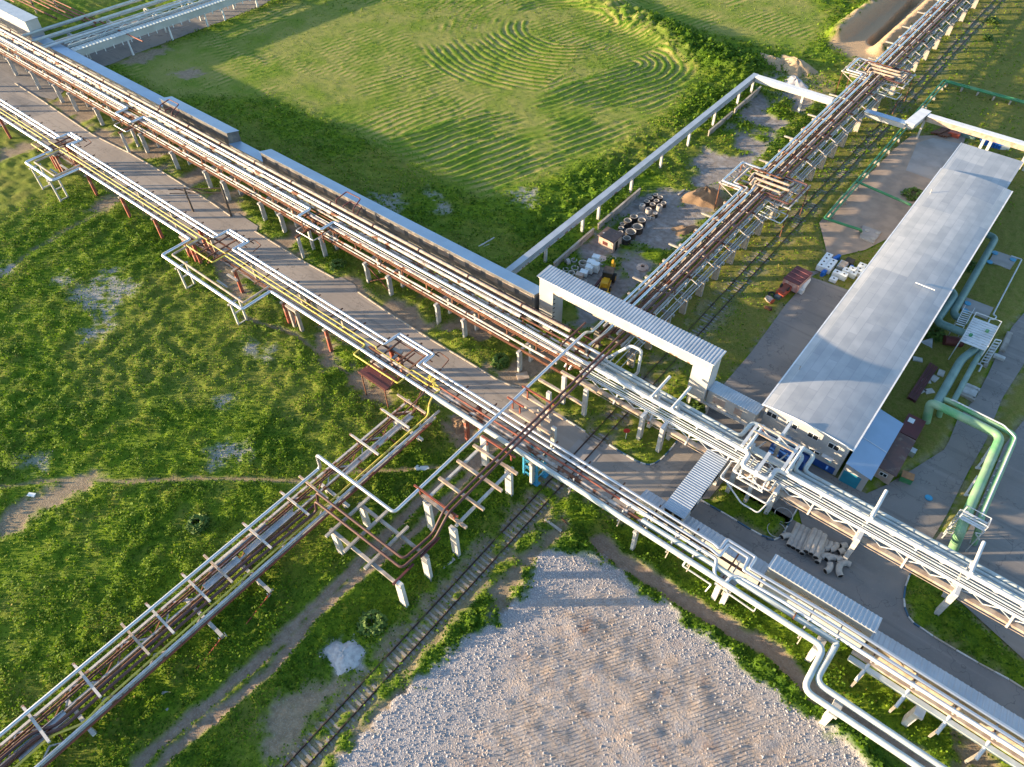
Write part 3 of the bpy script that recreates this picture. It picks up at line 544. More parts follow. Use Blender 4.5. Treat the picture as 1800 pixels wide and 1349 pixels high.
# steel deck of the upper rack
e = empty('steel_pipe_deck', 'long rusty steel deck carrying the bundle of pipes of the upper rack', 'pipe deck', (-120, 54, 3.9))
for y0, z in ((53.15, 5.55), (57.0, 5.55), (52.3, 3.98), (55.1, 3.98)):
    MB().ibeam((-240, ya(-240, y0), z), (-45, ya(-45, y0), z), .22, .34).ibeam((-45, y0, z), (-33, y0, z), .22, .34).part('longitudinal_beam', M['rust'], e)
xs = np.arange(-238, -33, 4.95)
for i, x in enumerate(xs):
    MB().bar((x, ya(x, 52.85), 5.80), (x, ya(x, 57.7), 5.80), .2, .2).part('crossbeam', M['rust'], e)
    MB().bar((x, ya(x, 53.15), 3.9), (x, ya(x, 53.15), 5.4), .18).bar((x+.3, ya(x, 53.3), 4.0), (x+1.5, ya(x, 53.3), 5.4), .09).bar((x, ya(x, 56.6), 3.9), (x, ya(x, 56.6), 5.4), .18).part('post', M['rust'], e)
# pipes of the upper rack
def a_run(label, y, z, r, m, x0=-245, x1=-33, extra=None, **k):
    pts = [(x0, ya(x0, y), z)]
    if x0 < -45: pts.append((-45, y, z))
    pts.append((x1, y, z)); return pipe(label, pts, r, m, **k)
fl = lambda xs_, y, z: [((x, ya(x, y), z), (1, 0, 0)) for x in xs_]
a_run('thin silvery pipe along the outer lower edge of the upper rack', 52.42, 4.32, .10, 'ins', x1=-44, flanges=fl((-160, -140, -118, -98, -77, -60), 52.42, 4.32))
a_run('thick dull insulated pipe along the lower step of the upper rack', 52.92, 4.38, .17, 'ins', x1=-36.5, flanges=fl((-170, -128, -105, -69, -52), 52.92, 4.38))
a_run('thin white pipe just above the rusty edge beam of the upper rack', 53.1, 6.05, .13, 'ins')
for y, d in ((53.45, 'outer'), (53.68, 'inner')): a_run(f'very thin pale tube, {d} of two side by side on the upper rack deck', y, 6.02, .055, 'zinc', n=6)
lp = lambda xa, xb, y0, yb: [(xa, ya(xa, y0), 6.2), (xa, ya(xa, yb), 6.2), (xb, ya(xb, yb), 6.2), (xb, ya(xb, y0), 6.2)]
pipe('big shiny clad pipe with two square loops towards the road on the upper rack', [(-245, ya(-245, 54.12), 6.2)]+lp(-138.6, -133.2, 54.12, 51.6)+lp(-85.9, -80.4, 54.12, 51.6)+[(-45, 54.12, 6.2), (-33, 53.8, 6.25)], .24, 'chrome', bend=.35, n=12)
a_run('ragged insulated pipe with rusty bare stretches in the middle of the upper rack', 54.8, 6.08, .15, 'insold', flanges=fl((-150, -120, -101, -76, -58, -47), 54.8, 6.08))
a_run('thick white wrapped pipe with torn rusty patches on the upper rack', 55.5, 6.2, .25, 'ins', x1=-44.5, n=12)
a_run('rust-brown bare pipe continuing from the thick white wrapped pipe by the portal', 55.5, 6.1, .15, 'rust', x0=-44.5, x1=-34)
a_run('bluish shiny clad pipe beside the thick white wrapped one on the upper rack', 56.25, 6.2, .21, 'chrome', x1=-31, n=12)
a_run('rusty bare pipe between the bluish shiny pipe and the rearmost wrapped pipe', 56.72, 6.02, .11, 'rust')
pipe('rearmost wrapped pipe with rusty joints next to the covered gallery', [(-245, ya(-245, 57.3), 6.2), (-45, 57.3, 6.2), (-37.6, 57.3, 6.2)], .26, 'beige', n=12, flanges=fl(np.arange(-230, -38, 9.7), 57.3, 6.2))
a_run('bare maroon pipe along the rear edge of the upper rack by the portal', 57.95, 5.9, .12, 'maroon', x0=-52, x1=-33)
for y, z, r, m, d in ((53.9, 4.35, .12, 'rust', 'rusty'), (54.6, 4.4, .17, 'ins', 'wrapped'), (55.6, 4.4, .12, 'rust', 'bare brown')): a_run(f'{d} pipe on the shadowed lower level of the upper rack', y, z, r, m)
# little brown loops next to the gallery roof
for x, s, d in ((-83.6, 1, 'by the road bend'), (-133.0, 1, 'near the left photo edge')):
    y = ya(x, 57.6)
    pipe(f'brown square pipe loop standing over the gallery roof {d}', [(x, y, 6.2), (x, y, 7.0), (x+.4, y+2.1, 7.6), (x+3.6, y+2.1, 7.6), (x+4.0, y, 7.0), (x+4.0, y, 6.2)], .10, 'maroon', bend=.3)
    pipe(f'smaller brown pipe loop inside the one over the gallery roof {d}', [(x+1.6, y, 6.2), (x+1.6, y, 6.6), (x+2, y+1.3, 6.9), (x+4.6, y+1.3, 6.9), (x+4.8, y, 6.6), (x+4.8, y, 6.2)], .09, 'maroon', bend=.3)
for xa, d in ((-138, 'near the left photo edge'), (-85.2, 'by the road bend')):
    y = ya(xa, 52)
    pipe(f'thin pipe bent round the front of the loop support {d}', [(xa, y+1.4, 4.7), (xa, y-1.8, 4.7), (xa+4.2, y-1.8, 4.7), (xa+4.2, y+1.4, 4.7)], .09, 'zinc', bend=.3)
    e = empty('loop_gantry', f'rusty steel frame carrying the square loop {d}', 'steel frame', (xa+2, y, 4))
    for q in (xa-.2, xa+2.2, xa+5.2): MB().bar((q, y-.7, 5.85), (q, y+1.6, 5.85), .16).part('crossbeam', M['rust'], e)
    for q in (xa+.2, xa+4.9): MB().bar((q, y-.5, 3.9), (q, y-.5, 5.8), .14).bar((q, y-.5, 4), (q+(1 if q < xa+2 else -1)*1.8, y-.5, 5.7), .08).part('post', M['rust'], e)
# ---- lower rack along x: red painted trestles, cross-beams, pipes
GL = 'red painted trestles under the lower pipe rack'
lx = [-190, -176, -158.6, -140.4, -126.7, -116.0, -106.3, -95.6, -85.2, -74.0, -65.0, -53.8]
t0 = None
for i, x in enumerate(lx):
    lab = f'red and white trestle under the lower rack, {ORD[len(lx)-1-i]} left of the yellow pipe junction' if i < len(lx)-1 else 'red and white concrete trestle under the lower pipe rack, nearest the yellow pipe junction'
    if t0 is None:
        t0 = empty('red_trestle', lab, 'trestle', (x, 38.6, 0), GL)
        for dy in (0, 3.0): MB().box(x-.16, x+.16, 38.4+dy, 38.85+dy, -.3, 4.2).part('column', M['conc_red' if dy == 0 else 'conc'], t0)
        MB().box(x-.18, x+.18, 38.2, 42.2, 4.2, 4.45).part('crossbeam', M['conc'], t0)
    else: dup(t0, (x, 38.6, 0), lab)
def anchor(x, label, m='conc_red'):             # four-legged anchor trestle
    e = empty('anchor_trestle', label, 'trestle', (x, 38.6, 0))
    for dx in (-.8, .8):
        for dy in (0, 3.0): MB().box(x+dx-.18, x+dx+.18, 38.35+dy, 38.85+dy, -.3, 4.2).part('leg', M[m], e)
    MB().box(x-1.1, x+1.1, 38.2, 38.9, 4.2, 4.5).part('cap', M['conc'], e); MB().box(x-1.1, x+1.1, 41.3, 42.0, 4.2, 4.5).part('cap', M['conc'], e)
    for dy in (38.6, 41.6): MB().bar((x-.7, dy, .6), (x+.7, dy, 3.6), .1).bar((x-.7, dy+.1, 3.6), (x+.7, dy+.1, .6), .1).part('brace', M['redlead'], e)
anchor(-97.6, 'four-legged dark red anchor trestle beside the middle big pipe loop'); anchor(-71.9, 'four-legged anchor trestle to the right of the middle big pipe loop', 'conc'); anchor(-54.6, 'four-legged red anchor trestle below the rusty loading platform'); anchor(-138.2, 'four-legged red anchor trestle beside the big pipe loop nearest the left photo edge')
for x, lab in ((-39.6, 'red banded concrete trestle where the chrome pipe crosses the lower rack'), (-29.4, 'concrete trestle of the lower rack beside the track and the blue tower'), (-15.3, 'pale concrete twin column under the lower rack beside the footpath')):
    a_trestle((x, 38.75, 0), lab, None, h=4.1, span=2.4, m='conc_red' if x < -35 else 'conc_white', cw=.36, cd_=.6)
e = empty('steel_pipe_deck', 'rusty lattice deck carrying the yellow and chrome pipes of the lower rack', 'pipe deck', (-110, 40, 4.4))
for y0 in (39.15, 41.3): MB().ibeam((-240, y0, 4.5), (-4, y0, 4.5), .18, .3).part('longitudinal_beam', M['rust'], e)
for i, x in enumerate(np.arange(-238, -4, 4.65)):
    MB().bar((x, 38.4, 4.66), (x, 42.75, 4.66), .15, .15).bar((x, 38.95, 4.1), (x+2.3, 38.95, 4.6), .07).bar((x+2.3, 38.95, 4.6), (x+4.6, 38.95, 4.1), .07).part('crossbeam', M['rust'], e)
def c(px, py, z=4.95): return tuple(sp(px, py, z))
jog = lambda xa, xb, y0, y1, z=4.95: [(xa, y0, z), (xa, y1, z), (xb, y1, z), (xb, y0, z)]
L1 = [(-141.2, -137.4), (-93.2, -88.6), (-55.9, -49.9)]
farp = [(-245, 41.92, 4.97)]; nearp = [(-245, 41.15, 4.97)]; yel = [(-245, 39.55, 4.9)]; br = [(-245, 40.2, 4.9)]
for a, b in L1:
    farp += jog(a, b+.3, 41.92, 43.9); nearp += jog(a-.1, b-.1, 41.15, 43.35); yel += jog(a-2.0, b+.2, 39.55, 37.4); br += [(a-.6, 40.2, 4.9), (a-.4, 39.9, 4.9), (b-.2, 39.9, 4.9), (b, 40.2, 4.9)]
cz = lambda pts, z: [tuple(sp(a, b, z)) for a, b in pts]
farp += [(-8, 41.95, 4.97)]+cz(((1265.6, 966.2), (1278, 948.5), (1328.7, 980.5), (1317, 999)), 4.97)+[(4, 41.98, 4.97), (48, 41.6, 4.97)]
nearp += [(-8, 41.2, 4.97)]+cz(((1264.7, 978.7), (1279.8, 958.2), (1316.3, 981.4), (1306.5, 1002.7)), 4.97)+[(4, 41.25, 4.97), (48, 41.0, 4.97)]
pipe('far shiny pipe of the lower rack beside the road, with square loops', farp, .19, 'chrome', bend=.25, n=12)
pipe('second shiny clad pipe of the lower rack, just inside the far one', nearp, .18, 'chrome', bend=.25, n=12)
pipe('long yellow pipe of the lower rack with square loops towards the meadow', yel+[(-46.2, 39.55, 4.9), (-45.6, 39.9, 4.95)], .11, 'yellow', bend=.3)
pipe('thinner yellowish pipe beside the long yellow one on the lower rack', br+[(-45.2, 40.2, 4.95)], .08, 'yellow', bend=.2)
pipe('red-brown pipe on the lower rack from the yellow junction to the gallery corner', [(-45.2, 40.2, 4.95), (-18.6, 40.45, 4.95)], .12, 'redlead')
pipe('pale round pipe of the lower rack starting at the end of the red-brown one', [(-18.6, 40.5, 4.97)]+[(-7, 40.5, 4.97)]+cz(((1258.5, 989.4), (1254, 1010.7), (1271.8, 1028.5), (1289.6, 1009.8)), 4.97)+[(0, 40.45, 4.97), (48, 40.3, 4.97)], .2, 'white', bend=.75, n=12)
pipe('old pipe in torn stained insulation in the middle of the lower rack', [(-70, 39.75, 4.72), (-15.2, 39.7, 4.72)], .26, 'insold', n=12)
pipe('low pale concrete-grey duct under the yellow pipe of the lower rack', [(-245, 39.9, 4.62), (-97, 39.9, 4.62)], .14, 'beige')
pipe('low grey duct under the yellow pipe between the big middle loop and the platform', [(-76, 39.35, 4.62), (-56, 39.35, 4.62)], .2, 'beige')
pipe('thick pale pipe starting at the end of the stained insulated one', [(-15.4, 39.75, 4.8), (-4, 39.85, 4.85), (6.1, 39.85, 4.85)]+cz(((1471, 1131.5), (1433, 1199), (1660, 1352), (1800, 1446)), 4.85), .30, 'pale', bend=1.0, n=14, flanges=[((1.8, 39.85, 4.85), (1, 0, 0))])
fp = [(-245, 38.68, 4.86)]
for a, b in (((45, 286), (91, 319)), ((285, 449), (425, 545))):
    pa, pb = sp(*a, 4.86), sp(*b, 4.86); fp += [(pa.x, 38.68, 4.86), (pa.x, pa.y, 4.86), (pb.x, pa.y, 4.86), (pb.x, 38.68, 4.86)]
pipe('front silvery pipe of the lower rack with two big square loops over the meadow', fp+[(-60, 38.68, 4.86), (-45, 38.7, 4.86)], .24, 'chrome', bend=.4, n=12)
pipe('front dull grey pipe of the lower rack from platform to paired bends', [(-45, 38.7, 4.86), (-20, 38.68, 4.86), (3, 38.7, 4.86)]+cz(((1449.5, 1138.5), (1411.6, 1212.3), (1616, 1349), (1760, 1446)), 4.86), .31, 'pale', bend=1.0, n=14)
for i, (a, b) in enumerate((((45, 286), (91, 319)), ((285, 449), (425, 545)))):
    pa, pb = sp(*a, 4.86), sp(*b, 4.86); d = ('left', 'middle')[i]
    pipe(f'beige wrapped pipe running inside the big square loop on the {d} of the lower rack', [(pa.x+1.1, 39.2, 4.86), (pa.x+1.1, pa.y+1.0, 4.86), (pb.x-1.0, pa.y+1.0, 4.86), (pb.x-1.0, 39.2, 4.86)], .17, 'beige', bend=.3)
    for x, s in ((pa.x+(pb.x-pa.x)*.20, 'left'), (pa.x+(pb.x-pa.x)*.86, 'right')):
        e = empty('loop_trestle', f'pale ladder-like trestle carrying the {s} corner of the {d} big pipe loop', 'trestle', (x, pa.y+.4, 0))
        for dy in (-.1, 1.3): MB().bar((x, pa.y+dy, -.2), (x, pa.y+dy, 4.4), .26).part('leg', M['conc_white'], e)
        for z in (.5, 2.6): MB().bar((x, pa.y-.1, z), (x, pa.y+1.3, z), .18).part('rung', M['conc_white'], e)
        MB().bar((x, pa.y-.5, 4.5), (x, pa.y+1.6, 4.5), .24, .2).part('crossbeam', M['conc_white'], e)
    for yy in (35.6, 37.4):
        x = pa.x+(pb.x-pa.x)*.62
        MB().bar((x-1.2, yy, 4.35), (x+1.2, yy, 4.35), .34, .2).thing('short_beam', f'short grey concrete beam inside the {d} big pipe loop, {"nearer the rack" if yy > 36 else "nearer the meadow"}', 'beam', M['conc'])
# small steel frames under each jog of the lower rack
for i, (a, b) in enumerate(L1):
    d = ('nearest the left photo edge', 'beside the road sign gantry', 'above the rusty platform')[i]
    e = empty('loop_gantry', f'rusty steel frame under the square loops of the lower rack {d}', 'steel frame', ((a+b)/2, 41, 4.4))
    for x in (a+.9, (a+b)/2+.4, b-.6): MB().bar((x, 37.0, 4.72), (x, 44.6, 4.72), .2, .16).part('crossbeam', M['rust'], e)
    MB().bar((a, 43.0, 4.62), (b+.8, 43.0, 4.62), .12).bar((a, 44.3, 4.6), (b+.8, 44.3, 4.6), .12).part('edge_beam', M['rust'], e)
    for x in (a+.9, b-.6): MB().bar((x, 38.1, 4.7), (x+.2, 38.1, 5.6), .06).bar((x, 37.2, 4.7), (x+.2, 37.2, 5.6), .06).part('railing', M['rust'], e)
    pipe(f'thin rusty pipe loop beyond the steel frame {d}', [(b+.2, 42.3, 4.8), (b+.4, 44.7, 4.9), (b+2.4, 44.5, 4.9), (b+2.6, 42.9, 4.8)], .07, 'rust', bend=.3)
e = empty('loading_platform', 'rusty steel platform under the yellow loop of the lower rack', 'platform', (-53.2, 37, 0))
MB().box(-55.6, -50.6, 35.9, 38.2, 4.15, 4.28).part('deck', M['maroon'], e)
for x in (-55.2, -51.0): MB().bar((x, 36.1, 0), (x, 36.1, 4.15), .12).part('leg', M['rust'], e)
MB().bar((-55.6, 35.9, 4.5), (-50.6, 35.9, 4.5), .07).part('edge_rail', M['rust'], e)
# ---- right-hand end of the lower rack: small brackets, pedestals, piers
for i, (t, px, py, hh) in enumerate(((44, 365, 660, 3.6), (44, 1000, 1080, 3.6), (44, 455, 1080, 3.9), (43, 1395, 250, 3.9), (43, 1450, 285, 3.9))):
    b = g(t, px, py); lab = ('broad pale concrete pier right under the paired pipe bends', 'broad pale concrete pier farthest to the right beneath the lower rack', 'broad concrete pier under the two big pipes after their bends', 'left of the twin concrete piers beside the gravel lot', 'right of the twin concrete piers beside the gravel lot')[i]
    e = empty('concrete_pier', lab, 'pier', (b.x, b.y+.4, 0)); MB().cb((b.x, b.y+.5, -.3), .55, 1.0, hh+.3).part('shaft', M['conc_white'], e); MB().cb((b.x, b.y+.5, hh), .8, 1.9, .35).part('cap', M['conc_white'], e)
for i, x in enumerate((9.2, 12.9, 16.5, 19.8, 23.4)):
    e = empty('pipe_bracket', f'pale round arm with rusty brackets, {ORD[i]} to the right of the paired bends', 'bracket', (x, 39, 3.2))
    MB().tube([(x-.3, 38.3, 3.5), (x+.1, 40.9, 4.5)], .16, 10).part('arm', M['white'], e); MB().bar((x+.1, 40.3, 4.2), (x+.9, 40.6, 4.75), .12).bar((x+.9, 40.6, 3.4), (x+.9, 40.6, 4.75), .1).part('brace', M['rustw'], e)
    MB().bar((x, 40.2, 4.65), (x, 42.3, 4.65), .14).part('crossbeam', M['rustw'], e); MB().bar((x, 39.4, 0), (x, 39.4, 3.8), .2).part('post', M['conc'], e)
MB().bar((7.5, 39.75, 4.0), (48, 39.6, 4.0), .5, .32).thing('pipe_tray', 'low pale tray beam under the pipes of the lower rack on the right', 'tray', M['pale'])
MB().bar((7.5, 40.35, 4.3), (48, 40.2, 4.3), .42, .3).thing('pipe_tray', 'pale beige tray just behind the low tray beam on the lower right', 'tray', M['beige'])
for i, x in enumerate((-24, -17.5, -11.5, -9, -5, 3.0, 5.8)):
    e = empty('pipe_saddle', f'rusty little frame around the lower rack pipes, {ORD[i]} right of the track crossing', 'bracket', (x, 39.5, 4.4))
    MB().bar((x, 38.3, 4.42), (x, 42.2, 4.42), .14).part('crossbeam', M['rustw'], e); MB().bar((x, 39.25, 4.3), (x, 39.25, 5.35), .12).bar((x, 40.1, 4.4), (x, 40.1, 5.2), .1).part('post', M['rustw'], e)
    MB().bar((x+.2, 38.0, 3.9), (x+.2, 38.5, 4.6), .1).part('bracket', M['beige'], e)
a = sp(1200, 995, 4.1); b = sp(1250, 1028, 4.1); e = empty('maintenance_rail', 'thin pale rail hanging below the thick front pipe beside the gravel lot', 'rail', a)
MB().bar(a, b, .12).bar(b, sp(1240, 1040, 3.2), .12).part('rail', M['white'], e); MB().bar(a, a+V3(0, .7, .3), .2).part('bracket', M['white'], e)
a = sp(1278, 1042, 4.1); b = sp(1325, 1075, 4.1); MB().bar(a, b, .12).bar(a, a+V3(0, .7, .3), .12).bar(b, b+V3(0, .7, .3), .12).thing('maintenance_rail', 'thin pale rail below the thick front pipe just right of the twin concrete piers', 'rail', M['white'])
# blue lattice tower by the track
bt = g(33, 190, 700); e = empty('steel_tower', 'sky-blue four-legged steel tower under the lower rack beside the track', 'tower', (bt.x, bt.y, 0))
fx, fy = bt.x, bt.y+.2
for dx, dy in ((-1.0, 0), (.9, 0), (-1.0, 1.6), (.9, 1.6)): MB().bar((fx+dx, fy+dy, .3), (fx+dx, fy+dy, 4.4), .24).box(fx+dx-.35, fx+dx+.35, fy+dy-.35, fy+dy+.35, -.1, .3).part('leg', M['blue'], e)
for z in (1.2, 2.4, 3.6):
    MB().bar((fx-1, fy, z), (fx+.9, fy, z), .1).bar((fx-1, fy+1.6, z), (fx+.9, fy+1.6, z), .1).bar((fx-1, fy, z), (fx-1, fy+1.6, z), .1).bar((fx+.9, fy, z), (fx+.9, fy+1.6, z), .1).bar((fx-1, fy, z), (fx+.9, fy, z-1), .07).part('bracing', M['blue'], e)
# ---- upper rack, white right-hand half
GW = 'tall white T-topped pylons of the right-hand rack'
def pylon(x, y0, lab, arm=True, h=7.0):
    e = empty('pylon', lab, 'pylon', (x, 52.2, 0), GW if arm else None)
    for dy, zz in ((0, h-2.3), (2.45, h-.1)): MB().box(x-.24, x+.24, 51.85+dy, 52.6+dy, -.3, zz).part('column', M['conc_white'], e)
    if arm: MB().tube([(x, 53.4, h), (x, 57.7, h)], .19, 10).part('arm', M['white'], e)
    MB().box(x-.2, x+.2, 51.7, 56.5, h-2.3, h-2.0).part('crossbeam', M['white'], e); return e
px_ = [-23.0, -20.2, -10.7, -5.85, 3.4, 13.2, 23.5]
for i, x in enumerate(px_): pylon(x, 0, ('white T-topped pylon next to the rail track under the right-hand rack', 'white T-topped pylon second from the rail track, beside the kerbed island', 'white T-topped pylon behind the sheet-roofed cross gallery', 'white T-topped pylon in front of the blue tank and fans', 'white T-topped pylon beside the stacked grey pipes', 'white T-topped pylon at the rounded kerb on the right', 'white T-topped pylon closest to the right photo edge')[i])
A2 = 'right-hand white rack'
pipe('thick white main pipe along the top of the right-hand rack with one square loop', [(-33, 53.75, 6.3), (-10.2, 53.7, 6.3), (-10.2, 51.65, 6.3), (-7.0, 51.65, 6.3), (-7.0, 53.7, 6.3), (48, 53.7, 6.3)], .27, 'white', bend=.6, n=14)
for y, z, r, m, lab in ((53.05, 5.15, .075, 'white', 'outermost thin white tube on the front girder'), (53.3, 5.15, .06, 'white', 'second thin white tube on the front girder'), (53.62, 5.2, .10, 'pale', 'pale tube just behind the two outermost thin ones'), (53.95, 5.2, .08, 'white', 'white tube under the thick main pipe'), (54.9, 5.3, .12, 'pale', 'pale pipe right behind the thick main pipe'), (55.25, 5.1, .09, 'white', 'slim white pipe between the main pipe and the twin pipes')):
    pipe(f'{lab} of the {A2}', [(-33, y, z), (48, y, z)], r, m, n=8)
sh = [(-38, 57.0, 4.85), (-12.4, 56.3, 5.0), (-12.3, 59.2, 5.0), (-4.6, 59.2, 5.0), (-4.6, 56.3, 5.0), (48, 56.15, 5.0)]
pipe('outer of the twin grey-white pipes with the tall detour towards the hall front', sh, .26, 'pale', bend=.7, n=14)
sh2 = [(-38, 56.35, 4.85), (-11.5, 55.7, 5.0), (-11.5, 58.3, 5.0), (-5.5, 58.3, 5.0), (-5.5, 55.7, 5.0), (48, 55.6, 5.0)]
pipe('inner of the twin grey-white pipes with the tall detour towards the hall front', sh2, .24, 'pale', bend=.7, n=14)
MB().bar((-33, 52.72, 4.05), (48, 52.72, 4.05), .55, .34).thing('bottom_chord', 'broad cream bottom beam along the front of the right-hand rack', 'beam', M['beige'])
pipe('thin cable line strung below the front of the right-hand rack', [(-33, 52.35, 3.7), (48, 52.35, 3.7)], .045, 'beige', n=6)
e = empty('lattice_girder', 'white zigzag lattice girder along the front of the right-hand rack', 'girder', (-28, 52.9, 4.2))
MB().bar((-32.5, 52.95, 5.02), (48, 52.95, 5.02), .12).part('top_chord', M['white'], e)
for i, x in enumerate(np.arange(-32.3, 46, 5.05)):
    MB().bar((x, 52.2, 3.75), (x, 53.3, 5.1), .2).part('vertical', M['rustw'], e)
    mb = MB(); q = 1.26
    for k in range(4): mb.bar((x+k*q, 52.9, 4.25 if k % 2 == 0 else 5.0), (x+(k+1)*q, 52.9, 5.0 if k % 2 == 0 else 4.25), .085)
    mb.part('diagonal', M['white'], e)
e = empty('lattice_girder', 'white zigzag lattice girder under the thick main pipe of the right-hand rack', 'girder', (-28, 54.1, 5.2))
for i, x in enumerate(np.arange(-32, 46, 5.05)):
    mb = MB(); q = 1.26
    for k in range(4): mb.bar((x+k*q, 54.1, 5.3 if k % 2 == 0 else 6.0), (x+(k+1)*q, 54.1, 6.0 if k % 2 == 0 else 5.3), .08)
    mb.bar((x, 53.9, 5.2), (x, 53.9, 6.05), .16).part('diagonal', M['white'], e)
e = empty('walkway_tray', 'pale lower tray with small brackets behind the main pipe of the right-hand rack', 'tray', (-20, 55.6, 4.6))
MB().bar((-33, 55.9, 4.62), (48, 55.9, 4.62), 1.0, .12).part('tray', M['pale'], e)
for x in np.arange(-31, 46, 4.1): MB().box(x-.25, x+.25, 54.7, 55.1, 4.7, 5.15).part('bracket', M['white'], e)
for i, x in enumerate(np.arange(-30.5, 46, 5.05)): pass
# tall white frame in front of the hall
e = empty('tall_gantry', 'tall white frame with rusty tie bars standing in front of the grey hall', 'steel frame', (-4.5, 57, 0))
for x, ya_, yb_ in ((-11.3, 53.6, 57.5), (-8.45, 56.6, 60.4), (-6.35, 53.5, 57.5)):
    MB().box(x-.2, x+.2, yb_-1.9, yb_-1.3, 0, 6.8).part('column', M['conc_white'], e)
    MB().bar((x, ya_, 6.95), (x, yb_, 6.95), .34, .3).part('arm', M['white'], e)
MB().bar((-8.45, 51.4, 6.95), (-8.45, 54.6, 6.95), .36, .3).part('arm', M['white'], e); MB().box(-8.65, -8.25, 51.9, 52.5, 0, 6.8).part('column', M['conc_white'], e)
for y in (57.4, 56.2): MB().bar((-11.2, y, 7.17), (-6.4, y, 7.17), .13).part('tie_bar', M['beige'], e)
MB().bar((-11.2, 57.4, 7.15), (-8.8, 56.2, 7.15), .09).bar((-8.8, 57.4, 7.12), (-6.4, 56.2, 7.12), .09).part('diagonal', M['rustw'], e)
for x, s in ((-10.2, 'left'), (-7.4, 'right')): MB().bar((x, 56.4, 4.6), (x, 60.2, 1.8), .14).thing('slanting_strut', f'thin white strut slanting to the ground in front of the hall, {s} one', 'strut', M['white'])
# tangle of small loops in front of the thick loop
for i, (pts, r, lab) in enumerate((
    ([(-11.6, 53.0, 4.4), (-11.6, 50.2, 4.4), (-6.0, 50.2, 4.4), (-6.0, 53.0, 4.4)], .11, 'slim white pipe making the lowest square loop beside the cross gallery'),
    ([(-10.8, 53.0, 5.2), (-10.8, 51.3, 5.2), (-6.4, 51.3, 5.2), (-6.4, 53, 5.2)], .10, 'slim white pipe looping just under the thick square loop'),
    ([(-9.6, 54, 5.7), (-9.6, 52.2, 5.7), (-7.6, 52.2, 5.7), (-7.6, 54, 5.7)], .08, 'thin white tube nested inside the thick square loop'),
    ([(-11.6, 53, 4.3), (-11.6, 51.2, 3.4), (-8.3, 49.3, 3.4), (-6.3, 49.3, 3.4), (-5.6, 52.6, 4.3)], .09, 'thin white tube hanging lowest beside the T-topped pylons'))):
    pipe(lab, pts, r, 'white', bend=.3, n=8)
e = empty('loop_gantry', 'white lattice frame carrying the thick square loop beside the cross gallery', 'steel frame', (-7, 51.5, 4))
for x in (-10.0, -8.9, -7.2): MB().bar((x, 51.2, 5.92), (x, 53.4, 5.92), .18).part('crossbeam', M['white'], e)
for x in (-10.0, -7.2): MB().bar((x, 51.4, 4.4), (x, 51.4, 5.82), .14).bar((x, 51.4, 4.4), (x, 53, 5.82), .1).part('post', M['white'], e)
MB().bar((-10.2, 51.4, 4.35), (-7.0, 51.4, 4.35), .16).bar((-10.0, 51.4, 4.4), (-8.6, 51.4, 5.8), .09).bar((-8.6, 51.4, 5.8), (-7.2, 51.4, 4.4), .09).part('lattice', M['white'], e)
# ================================================================ RACK ALONG Y (upper right), CROSSING, TRUSS BRIDGE
GB = 'concrete trestles under the rack beside the track'
by = [62.0, 66.5, 71.1, 75.84, 80.75, 85.6, 90.4, 95.1, 99.9, 105.3, 110.2, 115.2, 120.25, 124.9, 129.8, 134.6, 141.45, 151.0, 160.5, 167.5, 173.7, 180.8, 187.9, 197.1, 207.0, 217.0, 228.0, 240.0]
t0 = None
for i, y in enumerate(by):
    lab = f'pale concrete trestle of the rack beside the track, {ORD[i]} beyond the roofed portal' if i else 'pale concrete trestle of the rack beside the track, right under the roofed portal'
    if t0 is None:
        t0 = empty('concrete_trestle', lab, 'trestle', (-30.4, y, 0), GB)
        for x in (-30.55, -36.2): MB().box(x-.5, x+.45, y-.22, y+.22, -.3, 3.3).part('column', M['conc'], t0)
        MB().box(-37.3, -29.7, y-.2, y+.2, 3.3, 3.65).part('crossbeam', M['conc'], t0)
    else: dup(t0, (-30.4, y, 0), lab)
e = empty('steel_pipe_deck', 'grey and rusty steel deck carrying the wide pipe bundle beside the track', 'pipe deck', (-33.5, 62, 3.7))
for x, z, m in ((-36.6, 3.85, 'rust'), (-30.35, 3.85, 'conc'), (-31.35, 5.15, 'rustw'), (-35.9, 5.15, 'rust')): MB().ibeam((x, 60, z), (x, 250, z), .28 if m == 'conc' else .2, .34).part('longitudinal_beam', M[m], e)
for i, y in enumerate(np.arange(62, 248, 4.95)):
    ext = i % 2 == 0
    MB().bar((-37.6 if ext else -36.2, y+.6, 5.42), (-30.9, y+.6, 5.42), .26, .22).part('crossbeam', M['conc' if ext else 'rust'], e)
    for x in (-36.0, -31.35): MB().bar((x, y, 3.7), (x, y, 5.3), .18).part('post', M['rustw'], e)
    MB().bar((-31.35, y, 3.9), (-31.35, y+2.2, 5.1), .09).bar((-31.35, y+2.2, 5.1), (-31.35, y+4.4, 3.9), .09).part('bracing', M['rustw'], e)
    MB().bar((-31.6, y+1.2, 4.9), (-29.7, y+1.2, 4.1), .12).part('strut', M['rustw'], e)
YA, YB = 61.0, 252
Ap, Bp, Cp, Dp = [sp(a, b, 6.0) for a, b in ((1299.3, 329.2), (1266.9, 317.5), (1299, 285.4), (1334, 296))]
A2_, B2_, C2_, D2_ = [sp(a, b, 6.0) for a, b in ((1508.2, 128.5), (1489.6, 122.3), (1510.9, 104.5), (1532.3, 108.9))]
Ep, Fp, Gp, Hp = [sp(a, b, 6.0) for a, b in ((1334, 339.8), (1375.8, 357.6), (1410.5, 323.8), (1367.8, 306.9))]
E2_, F2_, G2_, H2_ = [sp(a, b, 6.0) for a, b in ((1542.9, 136.5), (1571.4, 146.3), (1590, 125.8), (1559.8, 116.9))]
